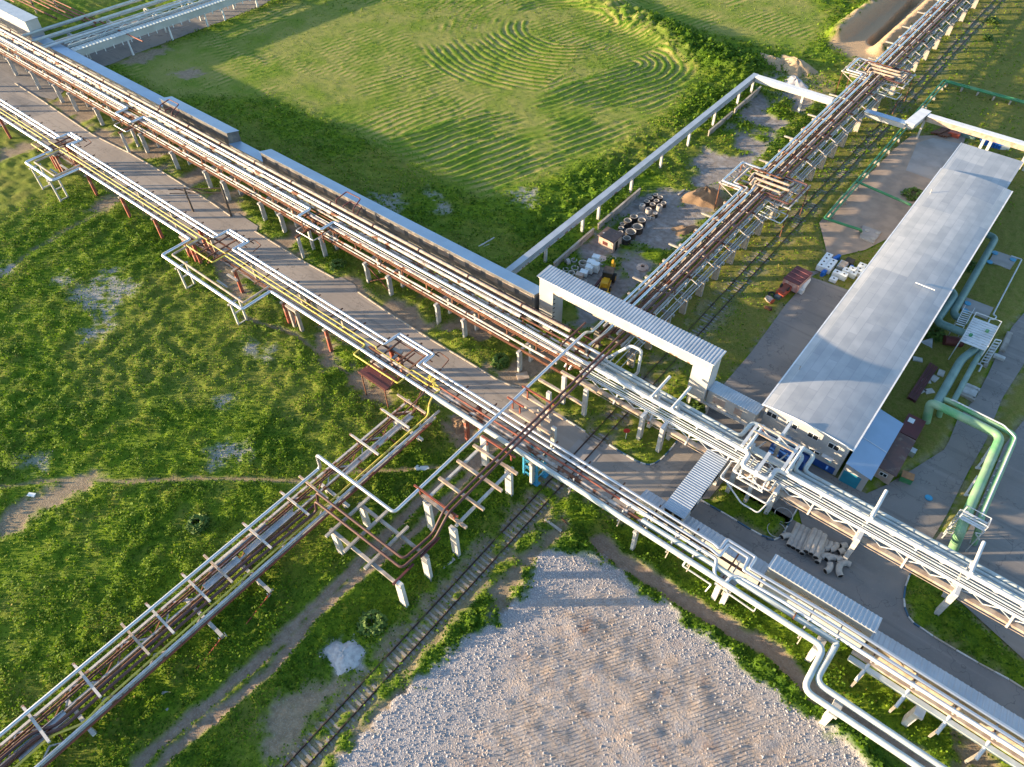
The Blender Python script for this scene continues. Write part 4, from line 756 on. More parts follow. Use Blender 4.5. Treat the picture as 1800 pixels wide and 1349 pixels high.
def loopL(x, z, off=0.0):
    xo = x-(3.6-off*1.6)
    return [(x, Ap.y+off, z), (xo, Ap.y+off, z), (xo, Dp.y-off, z), (x, Dp.y-off, z), (x, A2_.y+off, z), (xo+.4, A2_.y+off, z), (xo+.4, D2_.y-off, z), (x, D2_.y-off, z)]
def loopR(x, z, off=0.0):
    xo = x+(3.9-off*1.6)
    return [(x, Ep.y+off, z), (xo, Ep.y+off, z), (xo, Hp.y-off, z), (x, Hp.y-off, z), (x, E2_.y+off, z), (xo-.5, E2_.y+off, z), (xo-.5, H2_.y-off, z), (x, H2_.y-off, z)]
Q = 'rack beside the track'
pipe('shiny clad pipe crossing both racks and the meadow truss, outermost with loops beside the track', list(reversed([(-35.45, YB, 6.0)]+list(reversed(loopL(-35.45, 6.0)))))[::-1]+[(-35.45, 59.0, 6.0), (-35.45, 57.6, 7.1), (-35.5, 23.05, 7.1), (-47.6, 22.95, 7.1), (-47.75, 22.9, 4.55), (-48.2, -40, 4.1)], .2, 'chrome', bend=.5, n=12)
pipe('second shiny pale-blue pipe of the rack beside the track, dropping near the portal', [(-34.0, YB, 6.0), (-34.0, 59.5, 6.0), (-34.4, 56.4, 5.9), (-34.4, 56.2, 4.6)], .21, 'chrome', bend=.5, n=12)
pipe(f'wrapped cream pipe just inside the outer shiny pipe of the {Q}', [(-34.85, YB, 5.95)]+loopL(-34.85, 5.95, .7)[::-1]+[(-34.85, YA, 5.95)], .19, 'ins', bend=.35, flanges=[((-34.85, y, 5.95), (0, 1, 0)) for y in (66, 74, 82, 91, 99, 121, 131, 142)])
for x, z, r, m, lab in ((-33.5, 5.75, .13, 'rust', 'rust-coloured pipe right of the second shiny one'), (-33.15, 5.7, .10, 'redlead', 'slim orange-red pipe in the middle'), (-32.72, 5.85, .21, 'ins', 'thick wrapped grey pipe in the middle'), (-31.75, 5.62, .11, 'redlead', 'narrow red pipe between the two brown ones'), (-36.3, 4.35, .17, 'ins', 'low wrapped pipe on the left edge'), (-35.3, 4.3, .15, 'rust', 'low bare rusty pipe near the left edge'), (-34.2, 4.3, .19, 'insold', 'low torn wrapped pipe in the middle'), (-33.1, 4.25, .12, 'ins', 'low slim wrapped pipe in the middle'), (-32.2, 4.25, .15, 'rust', 'low rusty pipe on the right side')):
    pipe(f'{lab} of the {Q}', [(x, YA, z), (x, YB, z)], r, m, n=8)
pipe(f'slim white pipe on the right outriggers of the {Q}', [(-31.05, YA-8, 5.05), (-31.05, YB, 5.05)], .07, 'white', n=8)
pipe(f'thin pale pipe along the right bottom edge of the {Q}', [(-29.9, YA-8, 3.9), (-29.9, YB, 3.9)], .06, 'white', n=8)
pipe(f'thin grey pipe beside the pale bottom one of the {Q}', [(-30.7, YA-8, 4.1), (-30.7, YB, 4.1)], .07, 'zinc', n=8)
for k, (x, xc, off, lab) in enumerate(((-32.1, -31.45, .75, 'left of the two dark brown pipes crossing both racks and the meadow'), (-31.42, -30.85, 0, 'right of the two dark brown pipes crossing both racks and the meadow'))):
    yc = 20.35-.85*k; xe = -44.9+.75*k
    pipe(lab, [(x, YB, 6.05)]+loopR(x, 6.05, off)[::-1]+[(x, 62.0, 6.05), (xc, 58.0, 7.5), (xc, 26.4, 7.5), (xc+.05, 24.3-.3*k, 5.5), (xc-.25, yc, 5.5), (xe, yc-.2, 5.5), (xe, yc-.45, 3.75)]+([(-45.35, 10, 3.6), (-45.35, -10.4, 3.6), (-46.5, -12.3, 3.6), (-46.5, -40, 3.6)] if k == 0 else [(-44.7, 10, 3.6), (-44.7, -10.2, 3.6), (-45.8, -12.1, 3.6), (-45.8, -40, 3.6)]), .155, 'brown', bend=.55, n=10)
# beige cross-over pipes and steel frames inside the two big loops
for nm, y0, y1, d in (('near', Ep.y, Hp.y, 'nearer pipe loop cluster'), ('far', E2_.y, H2_.y, 'farther pipe loop cluster')):
    ym = (y0+y1)/2
    for j, (yy, xa, xb, r, m, lab) in enumerate(((ym+.9, -35.8, -29.6, .2, 'beige', 'cream cross-pipe at the back'), (ym-.5, -35.0, -29.0, .22, 'beige', 'thick cream cross-pipe in the middle'), (ym-1.9, -34.2, -29.8, .16, 'beige', 'slim cream cross-pipe at the front'), (ym+2.0, -36.6, -31.5, .12, 'rust', 'rusty cross-pipe at the back'))):
        pipe(f'{lab} of the {d} beside the track', [(xa, yy-1.8+j*.3, 6.0), (xa, yy, 6.4), (xb, yy, 6.4), (xb, yy+1.6, 6.0)], r, m, bend=.4)
    e = empty('loop_gantry', f'pale steel gantry carrying the {d} beside the track', 'gantry', (-33, ym, 3.7))
    for x in (-39.3, -38.0, -28.6, -27.4): MB().bar((x, y0-.6, 5.62), (x, y1+.8, 5.62), .2).part('edge_beam', M['rustw'], e)
    for yy in (y0-.3, ym-1, ym+1, y1+.4): MB().bar((-39.6, yy, 5.48), (-27.1, yy, 5.48), .2).part('crossbeam', M['rustw'], e)
    for x, xi in ((-39.3, -36.4), (-27.4, -30.2)):
        for yy in (y0-.3, y1+.4): MB().bar((x, yy, 0), (x, yy, 5.4), .14).part('post', M['rust'], e); MB().bar((x, yy, 5.3), (xi, yy, 3.7), .1).part('brace', M['rustw'], e)
    pipe(f'thin white pipe looping lowest under the {d}', [(-31.0, y0-3, 4.5), (-27.2, y0-3, 4.3), (-27.2, y0-.2, 4.3), (-30.9, y0-.2, 4.5)], .1, 'white', bend=.3, n=8)
    pipe(f'second thin pale pipe inside the lowest loop under the {d}', [(-31.0, y0-2.3, 4.6), (-28.3, y0-2.3, 4.4), (-28.3, y0-.8, 4.4), (-30.9, y0-.8, 4.6)], .07, 'pale', bend=.2, n=8)
pipe('white pipe rising in an arch between the upper rack and the rail track', [(-31.6, 57.5, 5.0), (-29.4, 58.9, 7.4), (-27.9, 59.0, 7.4), (-27.9, 59.0, 3.2), (-28.6, 57.0, 3.0)], .2, 'white', bend=.5, n=12)
pipe('bent rust-brown pipe turning down beside the second shiny pipe at the rack crossing', [(-33.6, 61, 5.9), (-33.7, 57.6, 6.2), (-34.0, 56.4, 5.0), (-33.5, 55.2, 4.9)], .13, 'rust', bend=.4)
pipe('pale stub pipe with a free end at the rack crossing', [(-36.6, 53.8, 6.9), (-36.6, 59.2, 6.9)], .13, 'brown', bend=.2)
for i, x in enumerate((-35.2, -34.5)): pipe(f'short grey upright pipe stub between the crossing pipes, {("left", "right")[i]} one', [(x, 52.9, 4.6), (x+.2, 54.2, 6.0)], .16, 'zinc', bend=.2)
# ---- concrete pillars and beams where the pipes cross the road and the meadow
def pillar(x, y, h, lab, sx=.85, sy=.42, m='conc_white'):
    e = empty('concrete_pillar', lab, 'pillar', (x, y, 0)); MB().box(x-sx/2, x+sx/2, y-sy/2, y+sy/2, -.3, h).part('shaft', M[m], e)
    MB().box(x-sx/2-.12, x+sx/2+.12, y-sy/2-.1, y+sy/2+.1, -.3, .18).part('footing', M['conc'], e); return e
for x, y, h, lab in ((-30.4, 35.7, 5.7, 'crossing pillar nearest the blue tower'), (-35.35, 37.2, 5.7, 'crossing pillar in the dirt track by the lower rack'), (-30.1, 26.1, 5.7, 'crossing pillar beside the track at the brown pipe bend'), (-34.3, 26.6, 5.7, 'crossing pillar left of the brown pipe bend'), (-30.6, 22.2, 4.6, 'meadow pillar closest to the track, rear one'), (-30.4, 18.3, 5.2, 'meadow pillar closest to the track, front one'), (-40.2, 22.3, 4.6, 'meadow pillar beside the truss, rear one'), (-40.1, 18.2, 4.6, 'meadow pillar beside the truss, front one'), (-33.9, 51.0, 5.4, 'road-side pillar under the rack crossing, left one'), (-30.5, 50.9, 5.4, 'road-side pillar under the rack crossing, right one'), (-33.1, 45.0, 5.2, 'orange-footed pillar standing in the road'), (-30.2, 43.9, 5.0, 'pillar at the road edge before the crossing'), (-33.9, 47.8, 5.2, 'white pillar in the road below the chrome pipe')):
    pillar(x, y, h, f'tall pale concrete {lab}', sx=.9 if y < 40 else .55)
def cbeam(p, q, w_, h, lab, m='conc', name='concrete_beam'):
    return MB().bar(p, q, w_, h).thing(name, lab, 'beam', M[m])
for i, (y, xa, xb) in enumerate(((35.35, -35.3, -28.9), (32.6, -35.3, -28.8), (29.6, -35.3, -28.8), (26.8, -35.2, -28.8))): cbeam((xa, y, 6.2), (xb, y, 6.2), .34, .3, f'concrete beam under the brown pipes between lower rack and bend, {ORD[i]} from the rack', 'beige')
cbeam((-29.95, 26.4, 5.88), (-29.95, 35.9, 5.88), .3, .28, 'long pale beam joining the two crossing pillars beside the track', 'conc_white')
cbeam((-34.6, 26.4, 5.88), (-34.6, 37.2, 5.88), .3, .28, 'long pale beam joining the two crossing pillars over the dirt track', 'conc_white')
for i, (y, xa, xb, d) in enumerate(((26.8, -36.2, -29.9, 'at the bend'), (36.4, -34.9, -30.0, 'beside the lower rack'), (42.7, -36.3, -33.8, 'over the road'), (45.2, -36.0, -31.2, 'in the road middle'))):
    e = empty('pipe_support', f'red-brown steel support lifting the crossing pipes {d}', 'support', (xa, y, 6.3)); MB().bar((xa, y, 7.2), (xb, y, 7.2), .2).part('crossbeam', M['redlead'], e)
    for x in (xa+.8, xb-.6): MB().bar((x, y, 6.1 if i < 2 else 5.2), (x, y, 7.1), .16).part('post', M['redlead'], e)
for i, (y, xa, xb) in enumerate(((51.3, -34.6, -29.2), (48.5, -36.0, -29.4), (45.3, -36.0, -29.8), (44.0, -37.3, -30.8), (42.5, -35.8, -29.7))): cbeam((xa, y, 5.55), (xb, y, 5.55), .34, .3, f'beige concrete beam over the road under the crossing pipes, {ORD[i]} from the upper rack', 'beige')
for i, x in enumerate((-40.1, -37.3, -34.2)): cbeam((x, 17.2, 5.12), (x, 23.5, 5.12), .3, .28, f'grey concrete beam under the level brown pipes, {ORD[i]} from the truss', 'conc')
cbeam((-40.6, 22.3, 4.8), (-30.2, 22.3, 4.8), .34, .3, 'long concrete beam at the rear under the level brown pipes', 'conc')
cbeam((-40.6, 18.2, 4.8), (-30.0, 18.2, 4.8), .34, .3, 'long concrete beam at the front under the level brown pipes', 'conc')
for i, y in enumerate((21.9, 18.0)): cbeam((-30.7, y-.2, 5.15), (-30.7, y+2.7, 5.15), .22, .22, f'short brown steel beam beside the track at the pipe corner, {("rear", "front")[i]} one', 'maroon', 'steel_beam')
# ---- truss bridge over the meadow
e = empty('pipe_truss', 'long white and rusty truss bridge carrying pipes across the meadow', 'truss bridge', (-45.8, 0, 0))
for x, z, r, m, n_ in ((-48.0, 3.0, .26, 'rustw', 'chord'), (-43.55, 3.0, .26, 'rustw', 'chord'), (-47.2, 1.5, .2, 'rust', 'chord'), (-44.4, 1.5, .2, 'rust', 'chord'), (-46.35, 3.0, .22, 'rustw', 'chord')): MB().bar((x, -42, z), (x, 37.4, z), r, r).part(n_, M[m], e)
for i, y in enumerate(np.arange(-40, 36, 5.3)):
    MB().bar((-48.0, y, 2.9), (-47.2, y+2.65, 1.6), .15).bar((-47.2, y+2.65, 1.6), (-48.0, y+5.3, 2.9), .13).part('diagonal', M['rust'], e)
    MB().bar((-48.0, y+.3, 3.0), (-46.35, y+2.2, 3.0), .16).part('bracing', M['rustw'], e); MB().bar((-47.9, y+.3, 3.0), (-46.4, y-1.1, 3.0), .13).part('bracing', M['rustw'], e)
    MB().bar((-43.55, y+.3, 3.0), (-44.6, y+1.7, 2.9), .15).bar((-44.6, y+1.7, 2.9), (-43.7, y+2.9, 2.95), .13).part('bracing', M['rustw'], e)
    MB().bar((-47.9, y+2.7, 2.86), (-43.6, y+2.7, 2.86), .14).part('cross_tie', M['rust'], e)
cy = [36.6, 33.7]+[sp(440+a/3.748, 660+b/3.748, 4).y for a, b in ((665, 390), (345, 680), (230, 790))]+[sp(430+50/11.244, 860+740/11.244, 4).y, sp(290+860/11.244, 960+265/11.244, 4).y, sp(290+440/11.244, 960+650/11.244, 4).y, sp(150+1290/11.244, 1060+110/11.244, 4).y, sp(150+800/11.244, 1060+510/11.244, 4).y, sp(136, 1176, 4).y, sp(47, 1252, 4).y]
for i, y in enumerate(cy):
    q = empty('pipe_support', f'rust-stained cross-beam on posts on the meadow truss, {ORD[i]} from the lower rack', 'support', (-46.6, y, 3.1), 'cross-beams of the meadow truss')
    MB().bar((-49.2, y, 3.9), (-44.3, y, 3.9), .24, .2).part('crossbeam', M['rustw' if i % 3 else 'beige'], q)
    for x in (-48.0, -45.0): MB().bar((x, y, 3.1), (x, y, 3.8), .15).part('post', M['rust'], q)
tag(MB().bar((-43.25, -42, 3.05), (-43.25, 36.4, 3.05), .16, .14).thing('edge_pipe', 'rust-red pipe along the right edge of the meadow truss', 'pipe', M['redlead']), 'rust-red pipe along the right edge of the meadow truss', 'pipe')
pipe('silvery worn pipe on the right edge of the meadow truss', [(-43.6, -42, 3.3), (-43.6, 38.2, 3.4)], .17, 'zinc', n=10)
pipe('thin dark brown pipe along the middle of the meadow truss', [(-46.95, -42, 3.35), (-46.95, 33.5, 3.4), (-46.6, 35.4, 3.7)]+cz(((744.5, 692), (748.2, 682.7), (766, 668)), 4.95)+[(-45.0, 41.3, 4.95)], .09, 'brown', bend=.5, n=8)
for x, r, lab in ((-45.75, .10, 'slim rust-brown pipe beside the pair of dark brown ones on the meadow truss'), (-47.35, .11, 'rust-brown pipe under the shiny pipe on the meadow truss')): pipe(lab, [(x, -42, 3.22), (x, 34 if x < -46 else 18.5, 3.22)], r, 'rust', n=8)
pipe('yellow pipe leaving the lower rack and running down the meadow truss', [(-45.7, 39.7, 4.95)]+cz(((777, 686), (762.9, 692), (754, 711)), 4.9)+[tuple(sp(753, 731, 4.0)), tuple(sp(726.8, 753.4, 3.6)), (-44.15, 30, 3.42), (-44.05, -6.5, 3.42), (-43.7, -8.8, 3.42), (-45.0, -11.2, 3.42), (-44.9, -42, 3.42)], .12, 'yellow', bend=.55, n=10)
e2 = empty('valve_cluster', 'little group of yellow valves at the pipe junction on the lower rack', 'valve', (-46.2, 40, 5))
for i, (x, y) in enumerate(((-46.9, 40.3), (-46.2, 40.2), (-45.7, 39.8))): MB().cyl((x, y, 5.0), .12, .6, 8).cyl((x, y, 5.6), .26, .06, 12).part('valve', M['yellow'], e2)
for i, (ya_, yb_, xa, xb, m) in enumerate(((24.5, 35.6, -46.2, -45.5, 'rustw'), (7.3, 14.6, -47.6, -47.0, 'zinc'), (5.9, 10.2, -46.75, -45.95, 'zinc'), (-14, -9.4, -46.3, -45.2, 'zinc'), (11.0, 17.5, -46.75, -46.0, 'zinc'))):
    mb = MB().box(xa, xb, ya_, yb_, 3.15, 3.2).box(xa, xa+.05, ya_, yb_, 3.2, 3.42).box(xb-.05, xb, ya_, yb_, 3.2, 3.42)
    mb.thing('cable_tray', f'pale metal cable tray lying on the meadow truss, {("at its rack end", "beside the shiny pipe", "in the middle, short one", "near the bottom left corner", "next to the brown pipes")[i]}', 'tray', M[m])
for i, y in enumerate((34.7, 22.5, 10.2, 4.1, -9.0)):
    q = empty('truss_pier', f'pale two-legged pier under the meadow truss, {ORD[i]} from the lower rack', 'pier', (-45.8, y, 0))
    for x in (-47.3, -44.2): MB().bar((x, y, -.3), (x, y, 1.4), .36).part('leg', M['conc_white'], q)
    MB().bar((-48.4, y, 1.2), (-42.0 if 3 < y < 11 else -43.4, y, 1.2), .36, .24).part('cap', M['conc_white'], q)
    if 3 < y < 11:
        MB().bar((-42.2, y-.35, .0), (-42.2, y-.35, 1.1), .1).bar((-42.2, y+.35, .0), (-42.2, y+.35, 1.1), .1).bar((-42.2, y-.35, .5), (-42.2, y+.35, .5), .08).part('ladder', M['conc_white'], q)
        MB().bar((-42.1, y, .9), (-41.7, y-4, .1), .08).part('stay', M['orange'], q)
# ================================================================ ROOFED GALLERIES, HALL, SHEDS
def gallery(name, label, x0, x1, y0, y1, zt, zb, wall='sheetwall', roof='shedroof', rib=None, along='x', eave=.15, tilt=0.0, legs=(), leg='conc_white', z0=None, dark=False, endm=None):
    """closed gallery box with an overhanging roof; walls are separate sheets"""
    e = empty(name, label, 'gallery', ((x0+x1)/2, (y0+y1)/2, z0 if z0 is not None else zb))
    if tilt and along == 'x':
        ta = tilt/2 if not rib else tilt/2
        MB().add([(x0, y0, zb), (x1, y0, zb), (x1, y1, zb), (x0, y1, zb), (x0, y0, zt-.04+ta*.85), (x1, y0, zt-.04+ta*.85), (x1, y1, zt-.04-ta*.85), (x0, y1, zt-.04-ta*.85)], [(0, 3, 2, 1), (4, 5, 6, 7), (0, 1, 5, 4), (1, 2, 6, 5), (2, 3, 7, 6), (3, 0, 4, 7)]).part('wall', M[wall], e)
    else: MB().box(x0, x1, y0, y1, zb, zt-.1).part('wall', M[wall], e)
    if rib:
        if along == 'x': MB().corr((x0-eave, y0-eave, zt+tilt/2), (x1-x0+2*eave, 0, 0), (0, y1-y0+2*eave, -tilt), rib).part('roof', M[roof], e)
        else: MB().corr((x0-eave, y0-eave, zt), (0, y1-y0+2*eave, 0), (x1-x0+2*eave, 0, tilt), rib).part('roof', M[roof], e)
    else:
        q = [(x0-eave, y0-eave, zt+tilt/2), (x1+eave, y0-eave, zt+tilt/2), (x1+eave, y1+eave, zt-tilt/2), (x0-eave, y1+eave, zt-tilt/2)]
        MB().add(q+[(a, b, c_+.04) for a, b, c_ in q], [(0, 3, 2, 1), (4, 5, 6, 7), (0, 1, 5, 4), (1, 2, 6, 5), (2, 3, 7, 6), (3, 0, 4, 7)]).part('roof', M[roof], e)
    for (x, y) in legs: MB().box(x-.2, x+.2, y-.2, y+.2, -.2, zb-.003).part('leg', M[leg], e)
    return e
def windows(e, x, y, z, w_, h, nrm, lab=None, fm='fascia', mull=True):
    """window set 3 mm proud of a wall facing -y"""
    f = MB().box(x-w_/2, x+w_/2, y-.06, y+.02, z, z+h).part('window', M[fm], e)
    d = w_/2-.08
    if mull: MB().box(x-w_/2+.08, x-.04, y-.075, y-.062, z+.08, z+h-.08).part('pane', M['glass'], f); MB().box(x+.04, x+w_/2-.08, y-.075, y-.062, z+.08, z+h-.08).part('pane', M['glass'], f)
    else: MB().box(x-d, x+d, y-.075, y-.062, z+.08, z+h-.08).part('pane', M['glass'], f)
# long gallery behind the upper rack
g1 = gallery('covered_gallery', 'long low bluish-roofed gallery behind the upper rack, ending at the roofed portal', -105.6, -45.6, 59.9, 62.05, 6.2, .0, tilt=.62, wall='wallshaded')
for i, x in enumerate(np.arange(-104, -47, 3.1)): MB().box(x, x+2.2, 59.84, 59.897, 4.9+.4*(i % 3 == 0), 5.9).part('wall_panel', M['beige'], g1)  # beige panels put the broken sunlit strips of the wall into colour
gallery('covered_gallery', 'raised bluish-roofed gallery block standing between two low roofed stretches', -136.3, -115.4, 60.1, 62.4, 6.3, .0, tilt=.62, wall='wallshaded')
gallery('covered_gallery', 'low roofed link between the two raised gallery blocks', -115.2, -105.8, 59.9, 62.1, 4.3, .0, tilt=.6)
gallery('covered_gallery', 'low bluish gallery roof striped with pipe shadows in the upper left', -188.0, -136.6, 60.2, 62.6, 4.7, .0, tilt=.35)
gallery('covered_gallery', 'tall grey gallery block in the top left corner of the photo', -212, -188.2, 60.4, 63.2, 8.2, .0, roof='shed')
# portal bridging the rack beside the track
e = empty('roofed_portal', 'big grey roofed portal bridging the pipe rack and the rail track', 'portal', (-32.5, 62, 0))
MB().corr((-45.4, 60.05, 9.72), (26.6, 0, 0), (0, 2.95, .06), .43, .05).part('roof', M['shed'], e)
MB().box(-45.1, -19.1, 60.35, 62.8, 7.95, 9.6).part('bridge_wall', M['sheetwall'], e)
MB().box(-45.1, -42.8, 60.353, 62.797, 0, 7.947).part('leg', M['sheetwall'], e); MB().box(-21.5, -19.1, 60.353, 62.797, 2.4, 7.947).part('leg', M['sheetwall'], e)
MB().box(-45.2, -19.0, 60.22, 60.34, 9.42, 9.62).part('gutter', M['fascia'], e)
MB().bar((-42.75, 60.4, 7.85), (-21.55, 60.4, 7.85), .06, .16).part('edge_strip', M['rustw'], e)
for i, z in enumerate(np.arange(1, 7.2, .8)): MB().bar((-42.74, 60.45, z), (-42.74, 60.8, z), .08).part('bracket', M['dark'], e)
g2 = gallery('covered_gallery', 'short ribbed-roof gallery on legs between the portal and the hall', -18.95, -12.55, 60.9, 63.0, 4.45, 2.4, tilt=.45, rib=.33, roof='shed', legs=((-18.6, 61.2), (-18.6, 63.0), (-13.2, 61.2)), z0=0)
MB().box(-21.9, -12.5, 60.55, 60.88, 2.15, 2.38).part('sill_beam', M['conc_white'], g2)
for x, w_ in ((-17.3, 1.6), (-14.7, 1.0)): MB().box(x-w_/2, x+w_/2, 60.86, 60.896, 2.9, 4.0).part('wall_panel', M['plaster'], g2)
for x, y, d in ((-21.2, 61.2, 'left'), (-20.0, 62.6, 'right')): pillar(x, y, 2.15, f'short white concrete post under the portal, {d} one', sx=.5, sy=.4)
# sloping grey conveyor gallery to the upper right
gb = empty('conveyor_gallery', 'long straight grey conveyor gallery on slim posts behind the court', 'conveyor', (-53.3, 102, 0))
MB().box(-53.75, -52.85, 62.2, 143.2, 3.5, 4.35).part('wall', M['shed'], gb); MB().box(-53.83, -52.77, 62.2, 143.3, 4.352, 4.42).part('roof', M['shed'], gb)
for y in np.arange(62, 142, .8):
    pass
MB().box(-52.85, -52.75, 62.2, 143.2, 3.32, 3.48).part('edge_rail', M['rustw'], gb)
for y in (72.74, 82.67, 87.3, 97.26, 107.14, 117.06, 126.83, 136.8, 142.9): MB().box(-53.5, -53.1, y-.2, y+.2, -.3, 3.497).part('post', M['conc_white'], gb)
gc = empty('conveyor_gallery', 'pale conveyor gallery turning right behind the court towards the track', 'conveyor', (-44, 142, 0))
MB().box(-52.6, -36.6, 141.5, 142.6, 3.55, 4.55).part('wall', M['sheetwall'], gc); MB().box(-52.6, -36.6, 141.4, 142.7, 4.552, 4.62).part('roof', M['fascia'], gc); MB().box(-42.6, -42.15, 141.8, 142.3, -.3, 3.547).part('post', M['conc_white'], gc)
gd = empty('conveyor_gallery', 'bluish conveyor gallery piece crossing the rail track', 'conveyor', (-25.8, 142, 0))
MB().box(-30.2, -22.6, 141.3, 142.5, 3.5, 4.4).part('wall', M['sheetwall'], gd); MB().box(-30.25, -22.5, 141.2, 142.6, 4.402, 4.48).part('roof', M['shedroof'], gd)
gf = empty('conveyor_gallery', 'short pale conveyor step angled beside the green pipes', 'conveyor', (-21.6, 145, 0))
MB().cb((-21.6, 145.0, 3.7), 1.7, 6.8, .95, R(-6)).part('wall', M['sheetwall'], gf); MB().cb((-21.6, 145.0, 4.652), 1.9, 7.0, .08, R(-6)).part('roof', M['fascia'], gf); MB().box(-20.7, -20.35, 146.4, 146.8, -.2, 3.697).part('post', M['conc_white'], gf)
gh = empty('conveyor_gallery', 'cream conveyor gallery running right past the far end of the hall', 'conveyor', (-10, 147, 0))
MB().box(-20.3, 14, 146.2, 147.4, 3.6, 4.6).part('wall', M['beige'], gh); MB().box(-20.35, 14, 146.1, 147.5, 4.602, 4.68).part('roof', M['fascia'], gh)
for x in (-9.9, -8.7, -2.6, -1.8): MB().box(x-.25, x+.25, 146.4, 147.2, -.2, 3.597).part('post', M['conc_white'], gh)
# low galleries of the lower rack on the right, and the cross gallery
gallery('covered_gallery', 'low ribbed blue-grey gallery roof beside the rail crossing', -17.5, -2.6, 43.0, 44.7, 2.9, .0, tilt=.55, rib=.5, roof='shed')
g3 = gallery('covered_gallery', 'raised ribbed-roof gallery beside the stacked grey pipes', -2.4, 8.35, 43.0, 44.85, 5.0, .0, tilt=.5, rib=.42, roof='shed', wall='wallgrey')
for x in np.arange(-1.4, 8, 2.4): MB().box(x, x+1.7, 42.94, 42.997, 3.2, 4.0).part('wall_panel', M['beige'], g3)
gallery('covered_gallery', 'long low ribbed blue roof running to the bottom right corner', 8.55, 48, 42.95, 44.75, 3.0, .0, tilt=.6, rib=.5, roof='shed', wall='beige')
g4 = gallery('covered_gallery', 'pale ribbed-roof cross gallery joining both racks over the road', -14.45, -12.15, 43.0, 52.7, 4.5, 2.6, rib=.33, roof='shed', along='y', legs=((-14.2, 43.3), (-12.4, 43.3), (-12.4, 52.2), (-14.2, 52.2)), z0=0)
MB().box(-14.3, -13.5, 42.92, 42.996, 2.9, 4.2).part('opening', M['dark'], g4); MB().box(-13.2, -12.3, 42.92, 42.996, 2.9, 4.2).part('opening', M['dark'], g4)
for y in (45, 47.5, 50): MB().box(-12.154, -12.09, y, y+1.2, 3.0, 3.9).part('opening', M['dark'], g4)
# ---- the hall
def roof_mat():
    m = mat('hall_roof_sheet', (.46, .465, .47), (.40, .41, .42), .5, .5, .15); n = m.node_tree.nodes; l = m.node_tree.links; b = n['Principled BSDF']
    src = b.inputs['Base Color'].links[0].from_socket
    tc = n.new('ShaderNodeTexCoord'); mp = n.new('ShaderNodeMapping'); mp.inputs['Rotation'].default_value = (0, 0, R(90)); l.new(tc.outputs['Object'], mp.inputs[0])
    br = n.new('ShaderNodeTexBrick'); br.inputs['Scale'].default_value = 1; br.inputs['Brick Width'].default_value = 6.2; br.inputs['Row Height'].default_value = 1.12; br.inputs['Mortar Size'].default_value = .035
    br.inputs['Color1'].default_value = (.92, .92, .92, 1); br.inputs['Color2'].default_value = (1.12, 1.1, 1.08, 1); br.inputs['Mortar'].default_value = (.86, .86, .88, 1); l.new(mp.outputs[0], br.inputs['Vector'])
    b2 = n.new('ShaderNodeTexBrick'); b2.inputs['Scale'].default_value = 1; b2.inputs['Brick Width'].default_value = 19; b2.inputs['Row Height'].default_value = 4.3; b2.inputs['Mortar Size'].default_value = 0; b2.offset = .37
    b2.inputs['Color1'].default_value = (.76, .80, .86, 1); b2.inputs['Color2'].default_value = (1.1, 1.08, 1.05, 1); l.new(mp.outputs[0], b2.inputs['Vector'])
    ms = src
    for t in (br, b2):
        x = n.new('ShaderNodeMix'); x.data_type = 'RGBA'; x.blend_type = 'MULTIPLY'; x.inputs[0].default_value = 1; l.new(ms, x.inputs[6]); l.new(t.outputs[0], x.inputs[7]); ms = x.outputs[2]
    l.new(ms, b.inputs['Base Color']); return m
HR = roof_mat()
h = empty('factory_hall', 'long grey industrial hall with a big patched sheet roof', 'hall', (-7.0, 95, 0))
X0, X1, Y0, Y1, EV, RG = -12.0, -1.75, 62.2, 127.0, 5.9, 6.35
MB().add([(X0, Y0, 0), (X1, Y0, 0), (X1, Y1, 0), (X0, Y1, 0), (X0, Y0, EV), (X1, Y0, EV), (X1, Y1, EV), (X0, Y1, EV), ((X0+X1)/2, Y0, RG-.05), ((X0+X1)/2, Y1, RG-.05)], [(0, 1, 5, 8, 4), (3, 7, 9, 6, 2), (1, 2, 6, 5), (0, 4, 7, 3)]).part('wall', M['wallgrey'], h)
N = 16; xs = [X0-.35+(X1-X0+.7)*i/N for i in range(N+1)]; zs = [EV+(RG-EV)*(1-((i/N-.5)*2)**2) for i in range(N+1)]
mb = MB(); V = [(x, y, z+o) for o in (0, .07) for y in (Y0-.55, Y1+.2) for x, z in zip(xs, zs)]; k = N+1
mb.add(V, [(2*k+i, 2*k+i+1, 3*k+i+1, 3*k+i) for i in range(N)]+[(i+1, i, k+i, k+i+1) for i in range(N)]+[(i, i+1, 2*k+i+1, 2*k+i) for i in range(N)]+[(k+i+1, k+i, 3*k+i, 3*k+i+1) for i in range(N)]+[(0, 2*k, 3*k, k), (N, k+N, 3*k+N, 2*k+N)]); rf = mb.part('roof', HR, h)
for x, d in ((X0-.38, 0), (X1+.38, 0)): MB().box(x-.09, x+.09, Y0-.6, Y1+.22, EV-.12, EV+.1).part('gutter', M['fascia'], rf)
mb = MB(); P = [((x, Y0-.58, z+.02)) for x, z in zip(xs, zs)]
for a, b_ in zip(P[:-1], P[1:]): mb.bar(a, b_, .05, .2)
mb.part('fascia', M['fascia'], rf)
p = sp(1625, 506, 6.4); MB().bar(p+V3(-1.3, 0, .25), p+V3(1.3, 0, .25), .12, .1).part('ridge_strip', M['fascia'], rf)
for px_y in (69.5, 118.5): MB().cyl((X0+.6, px_y, 5.9), .08, .9, 8).part('vent_pipe', M['zinc'], rf)
for x in (-11.1, -8.5, -5.9, -3.4): windows(h, x, Y0-.003, 4.0, 1.35, .85, 0)
for x in (-5.0,): windows(h, x, Y0-.003, 1.9, 1.3, .5, 0)
